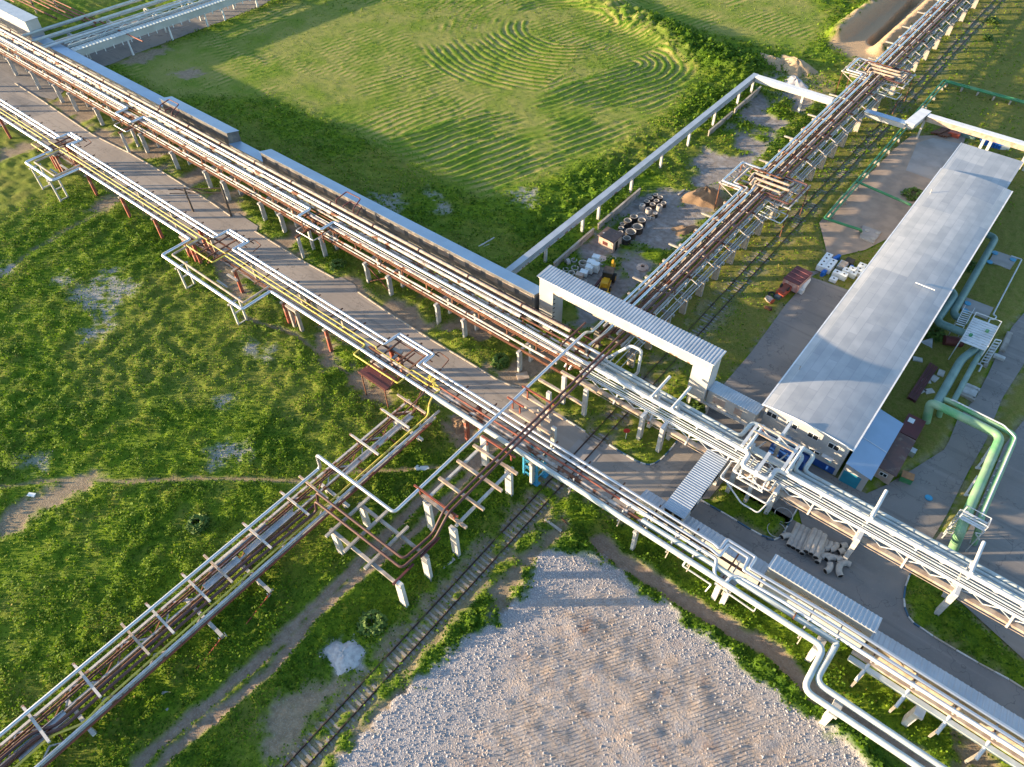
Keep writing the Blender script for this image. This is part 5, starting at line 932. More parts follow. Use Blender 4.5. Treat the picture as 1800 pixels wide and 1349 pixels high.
for x0, x1 in ((-11.9, -8.2), (-7.9, -2.1)): MB().box(x0, x1, Y0-.05, Y0-.003, .0, 1.15).part('plinth', M['bluedeep'], h)
e = MB().box(-3.55, -2.85, Y0-.06, Y0-.004, 1.75, 2.3).part('notice_board', M['blue'], h)
MB().box(-3.42, -2.98, Y0-.075, Y0-.062, 1.9, 2.15).part('notice_sheet', M['fascia'], e)
MB().box(-4.1, -2.8, Y0-.5, Y0-.003, 2.5, 2.56).part('canopy', M['fascia'], h)
MB().box(-9.2, -7.9, Y0-2.4, Y0-.01, 2.4, 2.5).part('canopy', M['shedroof'], h)
e = empty('factory_hall_extension', 'lower far part of the long grey hall with a flat sheet roof', 'hall', (-7.2, 133, 0))
MB().box(-12.0, -2.6, 127.25, 138.4, 0, 5.3).part('wall', M['wallgrey'], e); MB().box(-12.3, -2.3, 127.23, 138.7, 5.302, 5.42).part('roof', HR, e); MB().box(-12.42, -12.3, 127.23, 138.7, 5.2, 5.45).part('gutter', M['fascia'], e)
e = empty('lean_to_annex', 'lean-to annex with a smooth bluish roof and a turquoise gate', 'annex', (0, 67, 0))
MB().add([(-1.36, 61.9, 0), (1.5, 61.9, 0), (1.5, 71.6, 0), (-1.36, 71.6, 0), (-1.36, 61.9, 3.5), (1.5, 61.9, 3.0), (1.5, 71.6, 3.0), (-1.36, 71.6, 3.5)], [(0, 1, 5, 4), (1, 2, 6, 5), (2, 3, 7, 6), (3, 0, 4, 7), (4, 5, 6, 7)]).part('wall', M['wallgrey'], e)
MB().add([(-1.38, 61.5, 3.56), (1.75, 61.5, 3.02), (1.75, 72.0, 3.02), (-1.38, 72.0, 3.56), (-1.38, 61.5, 3.64), (1.75, 61.5, 3.1), (1.75, 72.0, 3.1), (-1.38, 72.0, 3.64)], [(0, 3, 2, 1), (4, 5, 6, 7), (0, 1, 5, 4), (1, 2, 6, 5), (2, 3, 7, 6), (3, 0, 4, 7)]).part('roof', M['shedroof'], e)
MB().bar((-1.3, 66.4, 3.655), (1.7, 66.4, 3.14), .08, .02).part('roof_seam', M['fascia'], e)
MB().box(-1.2, .85, 61.84, 61.897, .0, 2.1).part('gate', M['turq'], e)
# ---- little buildings
b = g(23, 735, 435); e = empty('brick_hut', 'small pinkish plastered hut with a rough tarred roof beside concrete rings', 'hut', (b.x-1.4, b.y+1.3, 0))
hx, hy = b.x, b.y
MB().box(hx-2.75, hx-.0, hy, hy+2.45, 0, 2.25).part('wall', M['plaster'], e); MB().box(hx-2.95, hx+.2, hy-.2, hy+2.65, 2.253, 2.4).part('roof', M['tar'], e)
MB().box(hx-1.95, hx-1.05, hy-.04, hy-.003, 1.0, 1.6).part('window', M['maroon'], e); MB().box(hx+.003, hx+.04, hy+.7, hy+1.4, .02, 1.75).part('door', M['dark'], e)
b = g(34, 900, 725); e = empty('site_cabin', 'beige cabin with a brown sheet roof beside the lean-to annex', 'cabin', (b.x-.9, b.y+3, 0))
MB().box(b.x-1.9, b.x+.05, b.y+.1, b.y+6.4, 0, 2.0).part('wall', M['plaster'], e); MB().add([(b.x-2.0, b.y-.1, 2.15), (b.x+.25, b.y-.1, 2.02), (b.x+.25, b.y+6.6, 2.02), (b.x-2.0, b.y+6.6, 2.15), (b.x-2.0, b.y-.1, 2.22), (b.x+.25, b.y-.1, 2.09), (b.x+.25, b.y+6.6, 2.09), (b.x-2.0, b.y+6.6, 2.22)], [(0, 3, 2, 1), (4, 5, 6, 7), (0, 1, 5, 4), (1, 2, 6, 5), (2, 3, 7, 6), (3, 0, 4, 7)]).part('roof', mat('brown_roof_sheet', (.15, .075, .06), (.11, .065, .058), .8, .7, c3=(.2, .14, .11), s3=1.2), e)
windows(e, b.x-1.0, b.y+.097, .95, .9, .6, 0)
c0 = Vector((b.x, b.y, 0)); e = empty('shipping_container', 'dark red container with a white sheet on top behind the brown-roofed cabin', 'container', (c0.x-1, c0.y+9, 0))
MB().box(c0.x-1.9, c0.x+.25, c0.y+7.0, c0.y+10.6, 0, 1.9).part('body', M['maroon'], e); MB().box(c0.x-1.6, c0.x-.9, c0.y+9.2, c0.y+10.0, 1.903, 1.95).part('sheet', M['plastic'], e)
MB().box(c0.x+.28, c0.x+.9, c0.y+5.6, c0.y+6.4, 0, 1.1).thing('metal_box', 'small grey metal box behind the brown-roofed cabin', 'box', M['zinc'])
b = g(34, 1015, 690); e = empty('garbage_skip', 'green skip with an orange lid at the road bend', 'skip', (b.x, b.y, 0)); MB().cb((b.x, b.y, 0), 1.3, 1.0, .9, R(10)).part('body', M['green'], e); MB().cb((b.x, b.y, .903), 1.36, 1.06, .08, R(10)).part('lid', mat('orange_lid', (.42, .2, .08), (.3, .15, .07), 2, .7), e)
# ---- top-left corner: white pipe bundle, ribbed gallery on posts, far rusty rack
Gd = (sp(390, 0, 4)-sp(150, 90, 4)).normalized(); Nn = V3(-Gd.y, Gd.x, 0)
def gl(px, py, z, t0, t1, off=0): o = sp(px, py, z)+Nn*off; return o+Gd*t0, o+Gd*t1
e = empty('covered_gallery', 'pale ribbed gallery on tapered white posts along the top left road', 'gallery', tuple(sp(260, 55, 0)))
a = sp(128, 88, 4.6); b2 = sp(395, -2, 4.6); L = (b2-a).length+40; D = (b2-a).normalized(); Nn = V3(-D.y, D.x, 0)
MB().corr(a-Nn*1.0, D*L, Nn*2.2, .8, .06).part('roof', M['pale'], e)
o = a-V3(0, 0, 1.5); mbw = MB(); q = [o-Nn*.9, o-Nn*.9+D*L, o+Nn*1.0+D*L, o+Nn*1.0]; mbw.add([tuple(p) for p in q]+[tuple(p+V3(0, 0, 1.4)) for p in q], [(0, 3, 2, 1), (4, 5, 6, 7), (0, 1, 5, 4), (1, 2, 6, 5), (2, 3, 7, 6), (3, 0, 4, 7)]).part('wall', M['sheetwall'], e)
for i in range(40):
    p = o-Nn*.95+D*(2+i*2.1); MB().bar(p+V3(0, 0, -.5), p+V3(0, 0, .25), .16).part('bracket', M['fascia'], e)
for px_y in ((234.5, 97), (304, 71), (366, 48), (396, 37), (453, 13), (500, -6)):
    p = sp(*px_y); p2 = p+Nn*.0; MB().ring_path([p2+V3(0, 0, -.2), p2+V3(0, 0, 3.2)], [.26, .17], 10).part('post', M['fascia'], e)
for i in range(9):
    off = 3.0+i*1.35; z = (4.2, 5.2, 5.2, 4.3, 5.6, 5.3, 4.2, 5.8, 5.0)[i]; s_ = a+Nn*off; s_.z = z
    nm = ('nearest the ribbed gallery', 'second from the ribbed gallery', 'third from the ribbed gallery', 'fourth from the ribbed gallery', 'fifth from the ribbed gallery', 'sixth from the ribbed gallery', 'third from the top left corner edge', 'second from the top left corner edge', 'farthest, closest to the corner')[i]
    pipe(f'pale pipe of the top left bundle, {nm}', [s_-D*10, s_+D*130], (.2, .28, .16, .2, .3, .14, .18, .28, .2)[i], ('pale', 'white', 'pale', 'zinc', 'pale', 'yellow', 'pale', 'pale', 'zinc')[i], n=8)
for i in range(7):
    p = a+D*(4+i*9.5)+Nn*3.0; p.z = 0; q = p+Nn*10.5
    e = empty('concrete_trestle', f'white trestle under the top left pipe bundle, {ORD[i]} from the left', 'trestle', tuple(p), 'white trestles of the top left pipe bundle')
    for f in (.12, .5, .88): m_ = p.lerp(q, f); MB().bar(m_+V3(0, 0, -.2), m_+V3(0, 0, 3.6), .35).part('column', M['conc_white'], e)
    MB().bar(p-Nn*.6+V3(0, 0, 3.8), q+Nn*.6+V3(0, 0, 3.8), .4, .3).part('crossbeam', M['pale'], e)
e = empty('lattice_girder', 'pale lattice bridge lying beside the ribbed gallery in the top left', 'girder', tuple(a+Nn*2+D*10))
for off in (1.9, 3.6): p = a+Nn*off; p.z = 5.0; MB().bar(p, p+D*120, .2).part('chord', M['pale'], e)
mb = MB()
for i in range(30): p = a+D*(i*4)+Nn*1.9; p.z = 5.0; mb.bar(p, p+D*2+Nn*1.7, .12).bar(p+D*2+Nn*1.7, p+D*4, .12)
mb.part('diagonal', M['pale'], e)
for i in range(8):
    p = sp(0, 12, 4)+V3(-14+i*2.6, 2.0+i*1.1, 0); p.z = 3.5+(i % 3)
    pipe(f'rusty pipe of the far left rack behind the grey gallery block, {ORD[i]} from the gallery', [p+V3(-30, 0, 0), p+V3(8+i*5, 0, 0)], (.2, .14, .24)[i % 3], ('rust', 'redlead', 'rust')[i % 3], n=8)
for i, (px, py) in enumerate(((66, 26), (103, 20))): p = sp(px, py); MB().bar(p+V3(0, 0, -.2), p+V3(0, 0, 5.5), .35).thing('concrete_post', f'slender sunlit post behind the top left bundle, {("left", "right")[i]} one', 'post', M['beige'])
# ================================================================ TRACK, YARD STOCK, GREEN PIPES, MACHINES
def k7(ox, oy, x, y, z=0.0): return kk(ox, oy, x, y, z, 7.93)
def k6(ox, oy, x, y, z=0.0): return kk(ox, oy, x, y, z, 6.345)
# ---- rail track
tr = empty('railway_track', 'single rusty railway track running under both racks and past the hall', 'railway', (-27.2, 40, 0))
for x in (-27.97, -26.42):
    mb = MB()
    for a, b in ((-60, 300),): mb.box(x-.075, x+.075, a, b, .06, .08).box(x-.015, x+.015, a, b, .08, .19).box(x-.04, x+.04, a, b, .19, .235)
    mb.part('rail', M['rail'], tr)
mb = MB(); cnt = 0; proto = None
SLP = mat('grey_sleeper', (.30, .28, .25), (.20, .18, .16), 1.2, .9, bump=.3)
for i, y in enumerate(np.arange(-12, 262, .68)):
    if 40.8 < y < 48.0: continue
    if cnt < 100:
        if proto is None: proto = MB().cb((-27.2, y, -.05), 2.55, .25, .13).part('sleeper', SLP, tr)
        else:
            q = proto.copy(); COL.objects.link(q); q.parent = tr; q.location.y += y+12
        cnt += 1
    else: mb.cb((-27.2+.05*math.sin(i*7.1), y, -.05), 2.55, .25, .13, .02*math.sin(i*3.3))
o = mb.part('sleepers', SLP, tr); o['kind'] = 'stuff'
MB().box(-28.9, -25.4, 41.0, 47.6, .03, .055).struct('crossing_strip', M['slab'])
# ---- concrete rings
def ring(p, r, h, lab, grp, wall=.16, coat='ringdark', z=0.0):
    e = empty('concrete_ring', lab, 'concrete ring', (p.x, p.y, z), grp)
    MB().lathe((p.x, p.y, z), [(r, 0), (r, h-.001), (r-.03, h)], 22).part('outer_coat', M[coat], e)
    MB().lathe((p.x, p.y, z), [(r-.032, h+.001), (r-wall, h), (r-wall, .02), (.01, .02)], 22).part('body', M['ringc'], e); return e
def rpx(ox, oy, x, y, rp, z): a = k7(ox, oy, x-rp, y, z); b = k7(ox, oy, x+rp, y, z); return (a-b).length/2
GR = 'black-coated concrete rings standing behind the hut'
RL = [(890, 97, 40, 'at the far end of the ring yard, left column'), (958, 130, 40, 'at the far end of the ring yard, right column'), (823, 141, 40, 'second from the far end, left column'), (907, 180, 41, 'second from the far end, middle'), (1005, 210, 41, 'rightmost of the small ones'), (773, 187, 42, 'third from the far end, left column'), (852, 227, 42, 'in the very middle of the small ones'), (950, 248, 42, 'tall, near the rightmost small one'), (708, 240, 41, 'narrow-mouthed, leftmost small one'), (797, 297, 42, 'tall, between small and big ones'), (888, 354, 38, 'small, flanged, right of the big ones'), (848, 403, 36, 'low, touching another low one right of the big ones'), (793, 420, 36, 'low, touching the biggest low one'), (695, 385, 72, 'wide and low, farthest of the wide ones'), (590, 397, 58, 'medium, farthest left of the wide ones'), (505, 453, 58, 'medium, second from the hut in the left column'), (702, 450, 58, 'medium, right of the wide low one'), (432, 502, 42, 'small, left of the mediums'), (413, 558, 42, 'small, behind the hut'), (405, 618, 38, 'small, half hidden by the hut'), (645, 540, 77, 'widest, farther of two'), (548, 610, 77, 'widest, nearer of two'), (490, 702, 60, 'medium, standing next to the hut door')]
for x, y, rp, d in RL:
    hz = .35 if 'low' in d.split(',')[0] or 'wide and low' in d else (1.15 if rp > 50 or 'tall' in d else .8)
    p = k7(1040, 330, x, y, hz); ring(p, rpx(1040, 330, x, y, rp, hz), hz, f'concrete ring {d}', GR, wall=.30 if 'flanged' in d or 'narrow' in d else .14, coat='ringc' if 'tall, ' in d or 'low,' in d or 'narrow' in d else 'ringdark')
GR2 = 'bare concrete rings in front of the hut'
for x, y, rp, hz, d in ((230, 212, 44, .55, 'bare, rear one near the panel wall'), (355, 250, 60, .8, 'bare, tallest, beside the white blocks'), (243, 322, 53, .5, 'bare, thick-walled, in the middle'), (115, 343, 42, .4, 'bare, nearest the panel wall'), (195, 390, 50, .75, 'bare, half under the portal roof edge'), (780, 186, 40, .18, 'flat pale, alone in the mud'), (367, 506, 50, .2, 'flat pale, beside the portal roof')):
    p = k7(980, 430, x, y, hz); ring(p, rpx(980, 430, x, y, rp, hz), hz, f'concrete ring {d}', GR2, coat='ringc', wall=.13)
p = k7(980, 430, 140, 245, .5); MB().ring_path([p+V3(-.1, -.25, 0), p+V3(.1, .25, 0)], .55, 18).thing('concrete_ring', 'concrete ring standing upright by the panel wall', 'concrete ring', M['ringc'])
p = k7(980, 430, 1185, 325, 0); e = empty('manhole_cone', 'low pinkish concrete manhole cone alone on the muddy court', 'manhole', tuple(p)); MB().lathe(tuple(p), [(.98, 0), (.98, .15), (.42, .38), (.36, .38), (.36, .05)], 22).part('cone', M['plaster'], e); MB().cyl((p.x, p.y, .04), .35, .03, 16).part('hole', M['dark'], e)
for i, (x, y, h, d) in enumerate(((540, 160, 1.1, 'rearmost'), (470, 228, 1.1, 'second, on the left'), (532, 262, 1.6, 'tallest'), (448, 300, 1.3, 'front middle'), (370, 370, .9, 'front, nearest the rings'), (310, 405, .8, 'beige-topped, by the portal roof'))):
    p = k7(980, 430, x, y, h); e = empty('block_pallet', f'pallet of white blocks in the court, {d}', 'pallet', (p.x, p.y, 0), 'pallets of white blocks'); MB().cb((p.x, p.y, 0), 1.25, 1.0, .12, R(15)).part('pallet', M['wood'], e); MB().cb((p.x, p.y, .123), 1.2, .95, h-.123, R(15)).part('block_stack', M['plastic' if i < 5 else 'plaster'], e)
for i in range(5): p = k7(980, 430, 690+i*20, 322-i*4, .1); MB().ring_path([p+V3(-.3, .35, 0), p+V3(.35, -.4, 0)], .09, 10).thing('drain_pipe', f'short pale drain pipe in the court, {ORD[i]} from the left of the row', 'pipe', M['plastic'], 'short pale drain pipes')
p = k7(980, 430, 610, 225, 0); MB().cb((p.x, p.y, .02), 1.6, 2.2, .15, R(10)).thing('sheet_stack', 'flat stack of grey sheets beside the white block pallets', 'sheets', M['zinc'])
# ---- backhoe loader
o = k7(980, 430, 690, 560, 0); hd = k7(980, 430, 640, 650, 0)-k7(980, 430, 735, 430, 0); rz = math.atan2(hd.y, hd.x); F_ = V3(math.cos(rz), math.sin(rz), 0); S_ = V3(-F_.y, F_.x, 0)
e = empty('backhoe_loader', 'yellow backhoe loader with a dark cab roof parked in the court', 'backhoe', tuple(o))
def bp(f, s, z): return o+F_*f+S_*s+V3(0, 0, z)
MB().cb((*bp(0, 0, 0)[:2], .75), 3.6, 1.0, .5, rz).part('chassis', M['cat'], e); MB().cb((*bp(1.3, 0, 0)[:2], 1.252), 1.5, .95, .55, rz).part('hood', M['cat'], e)
cb_ = MB().cb((*bp(-.25, 0, 0)[:2], 1.252), 1.5, 1.4, 1.3, rz).part('cab', M['glass'], e); MB().cb((*bp(-.25, 0, 0)[:2], 2.553), 1.7, 1.6, .12, rz).part('cab_roof', M['ringdark'], e)
for f, s, r in ((-1.0, .8, .75), (-1.0, -.8, .75), (1.5, .75, .48), (1.5, -.75, .48)):
    q = bp(f, s, r); wv_ = MB().ring_path([q-S_*.2, q+S_*.2], r, 18).part('wheel', M['black'], e); MB().ring_path([q-S_*.22, q+S_*.22], r*.5, 12).part('rim', M['cat'], wv_)
for s in (.65, -.65): MB().bar(bp(.6, s, 1.5), bp(2.6, s, .55), .16, .22).part('loader_arm', M['cat'], e)
MB().cb((*bp(2.9, 0, 0)[:2], .15), .75, 2.2, .7, rz).part('bucket', M['cat'], e)
MB().bar(bp(-1.7, 0, 1.0), bp(-2.6, 0, 2.7), .32).part('boom', M['cat'], e); MB().bar(bp(-2.6, 0, 2.7), bp(-3.3, 0, 1.6), .26).part('dipper', M['cat'], e); MB().cb((*bp(-3.3, 0, 0)[:2], 1.0), .6, .6, .55, rz).part('digging_bucket', M['cat'], e)
MB().bar(k7(980, 430, 650, 425, .5), k7(980, 430, 510, 600, .5), .3, .3).thing('steel_beam', 'dark red steel beam lying beside the backhoe loader', 'beam', M['maroon'])
# ---- low panel walls, loose beams, heaps
for pts, lab in (((g(23, 350, 540), g(23, 610, 312)), 'broken grey concrete panel wall beside the court, near part'), ((g(23, 640, 285), g(23, 915, 48)), 'grey concrete panel wall beside the court, middle part'), ((g(13, 1365, 905), g(13, 1520, 775)), 'leaning concrete panel wall at the far court edge, near part'), ((g(13, 1535, 760), g(13, 1705, 610)), 'leaning concrete panel wall at the far court edge, far part')):
    a, b = pts; e = empty('panel_wall', lab, 'wall', tuple((a+b)/2)); n_ = max(2, int((b-a).length/3))
    mb = MB()
    for i in range(n_): mb.bar(a.lerp(b, i/n_)+V3(0, 0, .62+.04*(i % 2)), a.lerp(b, (i+.985)/n_)+V3(0, 0, .62+.04*(i % 2)), .2, 1.25)
    mb.part('panels', M['conc'], e); MB().bar(a+V3(0, 0, 1.3), b+V3(0, 0, 1.3), .34, .1).part('coping', M['conc'], e)
for a, b, w_, m, lab in ((g(13, 1170, 1285, .15), g(13, 1262, 1208, .15), .3, 'ringc', 'pale concrete beam lying beside the earth heap in the court'), (g(22, 1452, 420, .2), g(22, 1608, 330, .25), .2, 'conc_white', 'longest pale pole lying in the grass beside the gallery'), (g(22, 1470, 408, .15), g(22, 1575, 345, .15), .14, 'zinc', 'shorter grey pole lying in the grass beside the gallery'), (g(22, 1510, 400, .12), g(22, 1612, 358, .12), .1, 'conc_white', 'thinnest pale pole in the grass beside the gallery'), (g(33, 292, 950, .2), g(33, 400, 1028, .2), .28, 'ringc', 'grey concrete post lying beside the rail track'), (g(33, 395, 935, .1), g(33, 448, 990, .1), .1, 'rust', 'thin rusty rod lying beside the rail track'), (g(32, 1265, 1268, .2), g(32, 1340, 1208, .2), .6, 'conc_white', 'pale concrete block lying beside the track by the crossing pillar'), (g(33, 10, 590, .1), g(33, 130, 740, .1), .01, 'rust', '')):
    if lab: MB().bar(a, b, w_, w_*.8).thing('concrete_post' if 'post' in lab or 'block' in lab else 'loose_beam', lab, 'beam', M[m])
for t, x, y, sx, sy, m, nm, lab in ((32, 1130, 612, 1.5, 1.2, 'plastic', 'metal_sheet', 'pale metal sheet lying in the meadow under the chrome pipe'), (32, 1435, 1085, .7, .7, 'beige', 'wooden_box', 'small open box beside the track near the tall pillar'), (41, 1090, 915, 1.5, 1.7, 'ringc', 'concrete_slab', 'broken grey slab beside the dirt track'), (21, 405, 265, 1.6, .8, 'plastic', 'metal_sheet', 'white sheet lying in the weeds on the left'), (23, 145, 1245, 1.6, 1.3, 'beige', 'wooden_crate', 'worn crate lid beside the road under the crossing'), (43, 20, 20, .8, .5, 'plaster', 'concrete_lump', 'pinkish lump of concrete beside the rail track'), (31, 210, 790, .9, .5, 'plastic', 'plastic_bag', 'white scrap on the bare patch at the left edge'), (44, 1170, 70, .2, .2, 'conc_white', 'marker_post', 'short white marker post at the rounded kerb')):
    p = g(t, x, y); MB().cb((p.x, p.y, .0), sx, sy, .16 if nm != 'marker_post' else 1.0, R((x*7) % 80)).thing(nm, lab, nm.replace('_', ' '), M[m])
def heap(px, py, rx, ry, h, rot, m, lab, nm='sand_heap', cat='heap', sd=0):
    c0 = sp(px, py); n1, n2 = 26, 9; V = []; F = []
    for j in range(n2+1):
        f = j/n2
        for i in range(n1):
            a = 2*math.pi*i/n1; w_ = 1+.22*math.sin(a*3+sd)+.10*math.sin(a*7+sd*2); x = rx*f*w_*math.cos(a); y = ry*f*w_*math.sin(a)
            z = h*(1-f)**.9*(1+.10*math.sin(a*5+f*9+sd))*(1-.12*(f < .15))-.06
            V.append((c0.x+x*math.cos(rot)-y*math.sin(rot), c0.y+x*math.sin(rot)+y*math.cos(rot), z))
    for j in range(n2):
        for i in range(n1): F.append((j*n1+i, (j+1)*n1+i, (j+1)*n1+(i+1) % n1, j*n1+(i+1) % n1))
    mb = MB().add(V, F, True); return mb.thing(nm, lab, cat, M[m])
heap(1360, 112, 5.2, 2.6, 1.5, R(150), 'sand', 'pale sand heap behind the corner of the conveyor gallery, left one', sd=1); heap(1397, 120, 5.5, 3.4, 2.3, R(150), 'sand', 'larger pale sand heap behind the conveyor corner, right one', sd=2); heap(1397, 146, 3.4, 2.4, 1.2, R(140), 'rubble', 'grey gravel heap in front of the pale sand heaps', 'gravel_heap', sd=3)
heap(1238, 350, 3.6, 3.0, 2.6, R(30), 'soil', 'steep brown earth heap beside the loop cluster of the pipe rack', 'earth_heap', sd=4); heap(604, 1152, 2.6, 2.0, .8, R(20), 'rubble', 'small heap of white rubble between dirt track and railway', 'rubble_heap', sd=5); heap(812, 748, 1.7, 1.3, .7, R(10), 'soil', 'low orange-brown earth heap under the lower rack', 'earth_heap', sd=6)
heap(1205, 405, 2.6, 1.6, .7, R(60), 'soil', 'flat brown earth heap half under the pipe rack', 'earth_heap', sd=8)
# ---- poles, signs
pa = g(21, 1525, 190); pb = sp(340, 372); e = empty('power_pole', 'wooden twin power pole with dark lattice arms over the road', 'power pole', tuple(pa))
MB().ring_path([pa+V3(0, 0, -.3), pa+V3(.1, 0, 6.2)], [.19, .13], 9).part('pole', M['wood'], e); MB().ring_path([pb+V3(0, 0, -.3), pb+V3(0, 0, 4.6)], [.19, .13], 9).part('pole', M['wood'], e)
t1, t2 = pa+V3(.1, 0, 5.6), pb+V3(0, 0, 4.4); d_ = (t2-t1)
for o_ in (0, .9): MB().bar(t1+V3(0, 0, -o_), t2+d_*.45+V3(0, 0, -o_*.8), .1).part('lattice_arm', M['rail'], e)
for f in (.55, .8, 1.05): q = t1+d_*f; MB().bar(q+V3(-1.2, -.8, .1), q+V3(1.2, .8, -.7), .09).part('crossarm', M['rail'], e)
p = g(33, 822, 428); e = empty('road_sign', 'round red road sign on a white post on the kerbed island', 'sign', tuple(p)); MB().ring_path([p, p+V3(0, 0, 2.3)], .05, 8).part('post', M['fascia'], e)
MB().ring_path([p+V3(0, -.06, 2.0), p+V3(.02, -.09, 2.0)], .42, 20).part('disc', M['redsign'], e); MB().cb((p.x, p.y, 0), .6, .6, .12).part('base', M['conc_white'], e)
# ---- stacked grey pipes and elbows
GP = 'stacked grey pipes in the yard'
PL = [((345, 178), (212, 475), 0), ((410, 205), (272, 505), 0), ((470, 238), (340, 540), 0), ((520, 272), (395, 585), 0), ((580, 250), (450, 555), .5), ((645, 278), (520, 590), .5), ((708, 322), (585, 640), .5), ((730, 395), (605, 705), 0)]
for i, (a, b, dz) in enumerate(PL):
    p, q = k7(1360, 900, *a, .34+dz), k7(1360, 900, *b, .34+dz); e = empty('grey_pipe', f'long grey pipe {"lying on top of" if dz else "on the ground in"} the yard stack, {ORD[i]} from the left', 'pipe', ((p.x+q.x)/2, (p.y+q.y)/2, dz), GP)
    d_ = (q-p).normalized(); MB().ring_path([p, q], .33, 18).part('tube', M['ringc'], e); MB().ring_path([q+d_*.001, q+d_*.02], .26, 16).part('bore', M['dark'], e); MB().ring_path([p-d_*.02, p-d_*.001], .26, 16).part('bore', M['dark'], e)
EL = [(185, 335, 60, 1, 'alone at the kerb, left of the stack'), (765, 485, 100, -1, 'first in the row right of the stack'), (845, 500, 95, -1, 'second in the row right of the stack'), (725, 615, 60, 1, 'near the lower end of the stack'), (800, 640, 65, 1, 'in the middle of the heap'), (770, 785, 110, -1, 'lowest, nearest the raised gallery'), (915, 805, 130, 1, 'large, lowest on the right'), (985, 720, 60, 1, 'half under the T-topped pylon'), (975, 470, 70, 0, 'straight piece, farthest'), (940, 550, 80, 0, 'straight piece, middle'), (905, 660, 70, 0, 'straight piece, nearest')]
for x, y, ang, cv, d in EL:
    p = k7(1360, 900, x, y, .36); a = R(ang)-R(20); dv = V3(math.cos(a), math.sin(a), 0)*.62; sv = V3(-dv.y, dv.x, 0)*.7
    L_ = 1.25 if 'large' in d else 1
    pts = [p-dv*L_-sv*.35*cv, p-dv*.4*L_+sv*.12*cv, p+dv*.4*L_+sv*.12*cv, p+dv*L_-sv*.35*cv] if cv else [p-dv*.55, p+dv*.55]
    e = empty('pipe_elbow', f'grey pipe {"elbow" if cv else "section"} {d}', 'pipe fitting', (p.x, p.y, 0), 'grey pipe fittings beside the stacked pipes')
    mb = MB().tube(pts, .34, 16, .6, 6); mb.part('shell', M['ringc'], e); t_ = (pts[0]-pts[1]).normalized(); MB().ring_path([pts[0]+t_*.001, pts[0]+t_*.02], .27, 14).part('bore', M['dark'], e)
for i, (x, y, d) in enumerate(((270, 815, 'farthest'), (215, 922, 'middle'), (168, 1018, 'nearest the kerb'))):
    p = g(34, x, y, .2); mb = MB(); n_ = 24; mb.ring_path([p+V3(1.0*math.cos(k*2*math.pi/n_), 1.0*math.sin(k*2*math.pi/n_), .02*k/n_) for k in range(n_+1)], .05, 6).thing('wire_hoop', f'thin wire hoop lying on the kerbed grass island, {d}', 'hoop', M['zinc'], 'wire hoops on the grass island')
# ---- white tank cubes, drums, red wagons in the yard
GI = 'white plastic tank cubes in the yard'
IB = [(745, 112, 1.1, 'left block, farthest'), (718, 148, 1.1, 'left block, second from far end'), (690, 185, 1.1, 'left block, third from far end'), (662, 222, 1.1, 'left block, nearest left'), (795, 178, 1.1, 'left block, right column far'), (768, 214, 1.1, 'left block, right column middle'), (740, 248, 1.1, 'left block, right column near'), (838, 300, 1.0, 'front pair, rear cube'), (800, 375, .6, 'front pair, flat front one'), (945, 275, 1.1, 'centre pair, rear cube'), (915, 325, 1.1, 'centre pair, front cube'), (1010, 262, 1.1, 'right group, rear left'), (1022, 308, 1.0, 'right group, front left'), (1120, 222, 1.1, 'right group, rear by the hall'), (1092, 265, 1.0, 'right group, middle by the hall'), (1080, 300, .9, 'right group, front by the hall')]
t0 = None
for x, y, h_, d in IB:
    p = k6(1340, 430, x, y, h_)
    lab = f'white tank cube of the yard stock, {d}'
    if t0 is None:
        t0 = empty('tank_cube', lab, 'tank', (p.x, p.y, 0), GI); MB().cb((p.x, p.y, 0), 1.1, 1.0, .13).part('pallet', M['wood'], t0); MB().cb((p.x, p.y, .132), 1.05, .95, .9).part('bottle', M['plastic'], t0); MB().cyl((p.x, p.y, 1.033), .14, .06, 12).part('cap', M['ringdark'], t0)
        for z in (.35, .65, .95):
            a_ = [(-.53, -.49), (.53, -.49), (.53, .49), (-.53, .49)]; MB().ring_path([V3(p.x+u, p.y+v, z) for u, v in a_+[a_[0]]], .02, 5).part('cage_bar', M['zinc'], t0)
    else: dup(t0, (p.x, p.y, 0), lab, scale=(1, 1, h_/1.1))
for i, (x, y, n_, d) in enumerate(((835, 140, 3, 'behind the white cubes'), (702, 297, 2, 'in front of the white cubes'), (1022, 236, 1, 'between the right white cubes'))):
    for j in range(n_):
        p = k6(1340, 430, x-22+j*22, y+10-j*12, .8); e = empty('plastic_drum', f'blue plastic drum {d}'+(f', {ORD[j]} from the left' if n_ > 1 else ''), 'drum', (p.x, p.y, 0), 'blue drums near the white cubes'); MB().cyl((p.x, p.y, 0), .3, .85, 14).part('barrel', M['bluebag'], e); MB().cyl((p.x, p.y, .851), .27, .04, 14).part('lid', M['bluebag'], e)
p = k6(1340, 430, 905, 215, .9); e = empty('metal_bin', 'open grey metal bin with scrap among the white cubes', 'bin', (p.x, p.y, 0)); MB().cb((p.x, p.y, 0), 1.3, 1.9, .8).part('body', M['zinc'], e); MB().cb((p.x, p.y, .803), 1.0, 1.5, .15).part('scrap', M['beige'], e)
p = k6(1340, 430, 980, 178, .9); MB().cb((p.x, p.y, 0), 1.2, 1.2, .9).cb((p.x, p.y, .902), 1.25, 1.25, .05).thing('dark_crate', 'black crate behind the open metal bin', 'crate', M['black'])
p = k6(1340, 430, 400, 345, 1.9); e = empty('freight_box', 'old pink-sided box body with a ribbed maroon roof in the yard', 'box body', (p.x, p.y, 0))
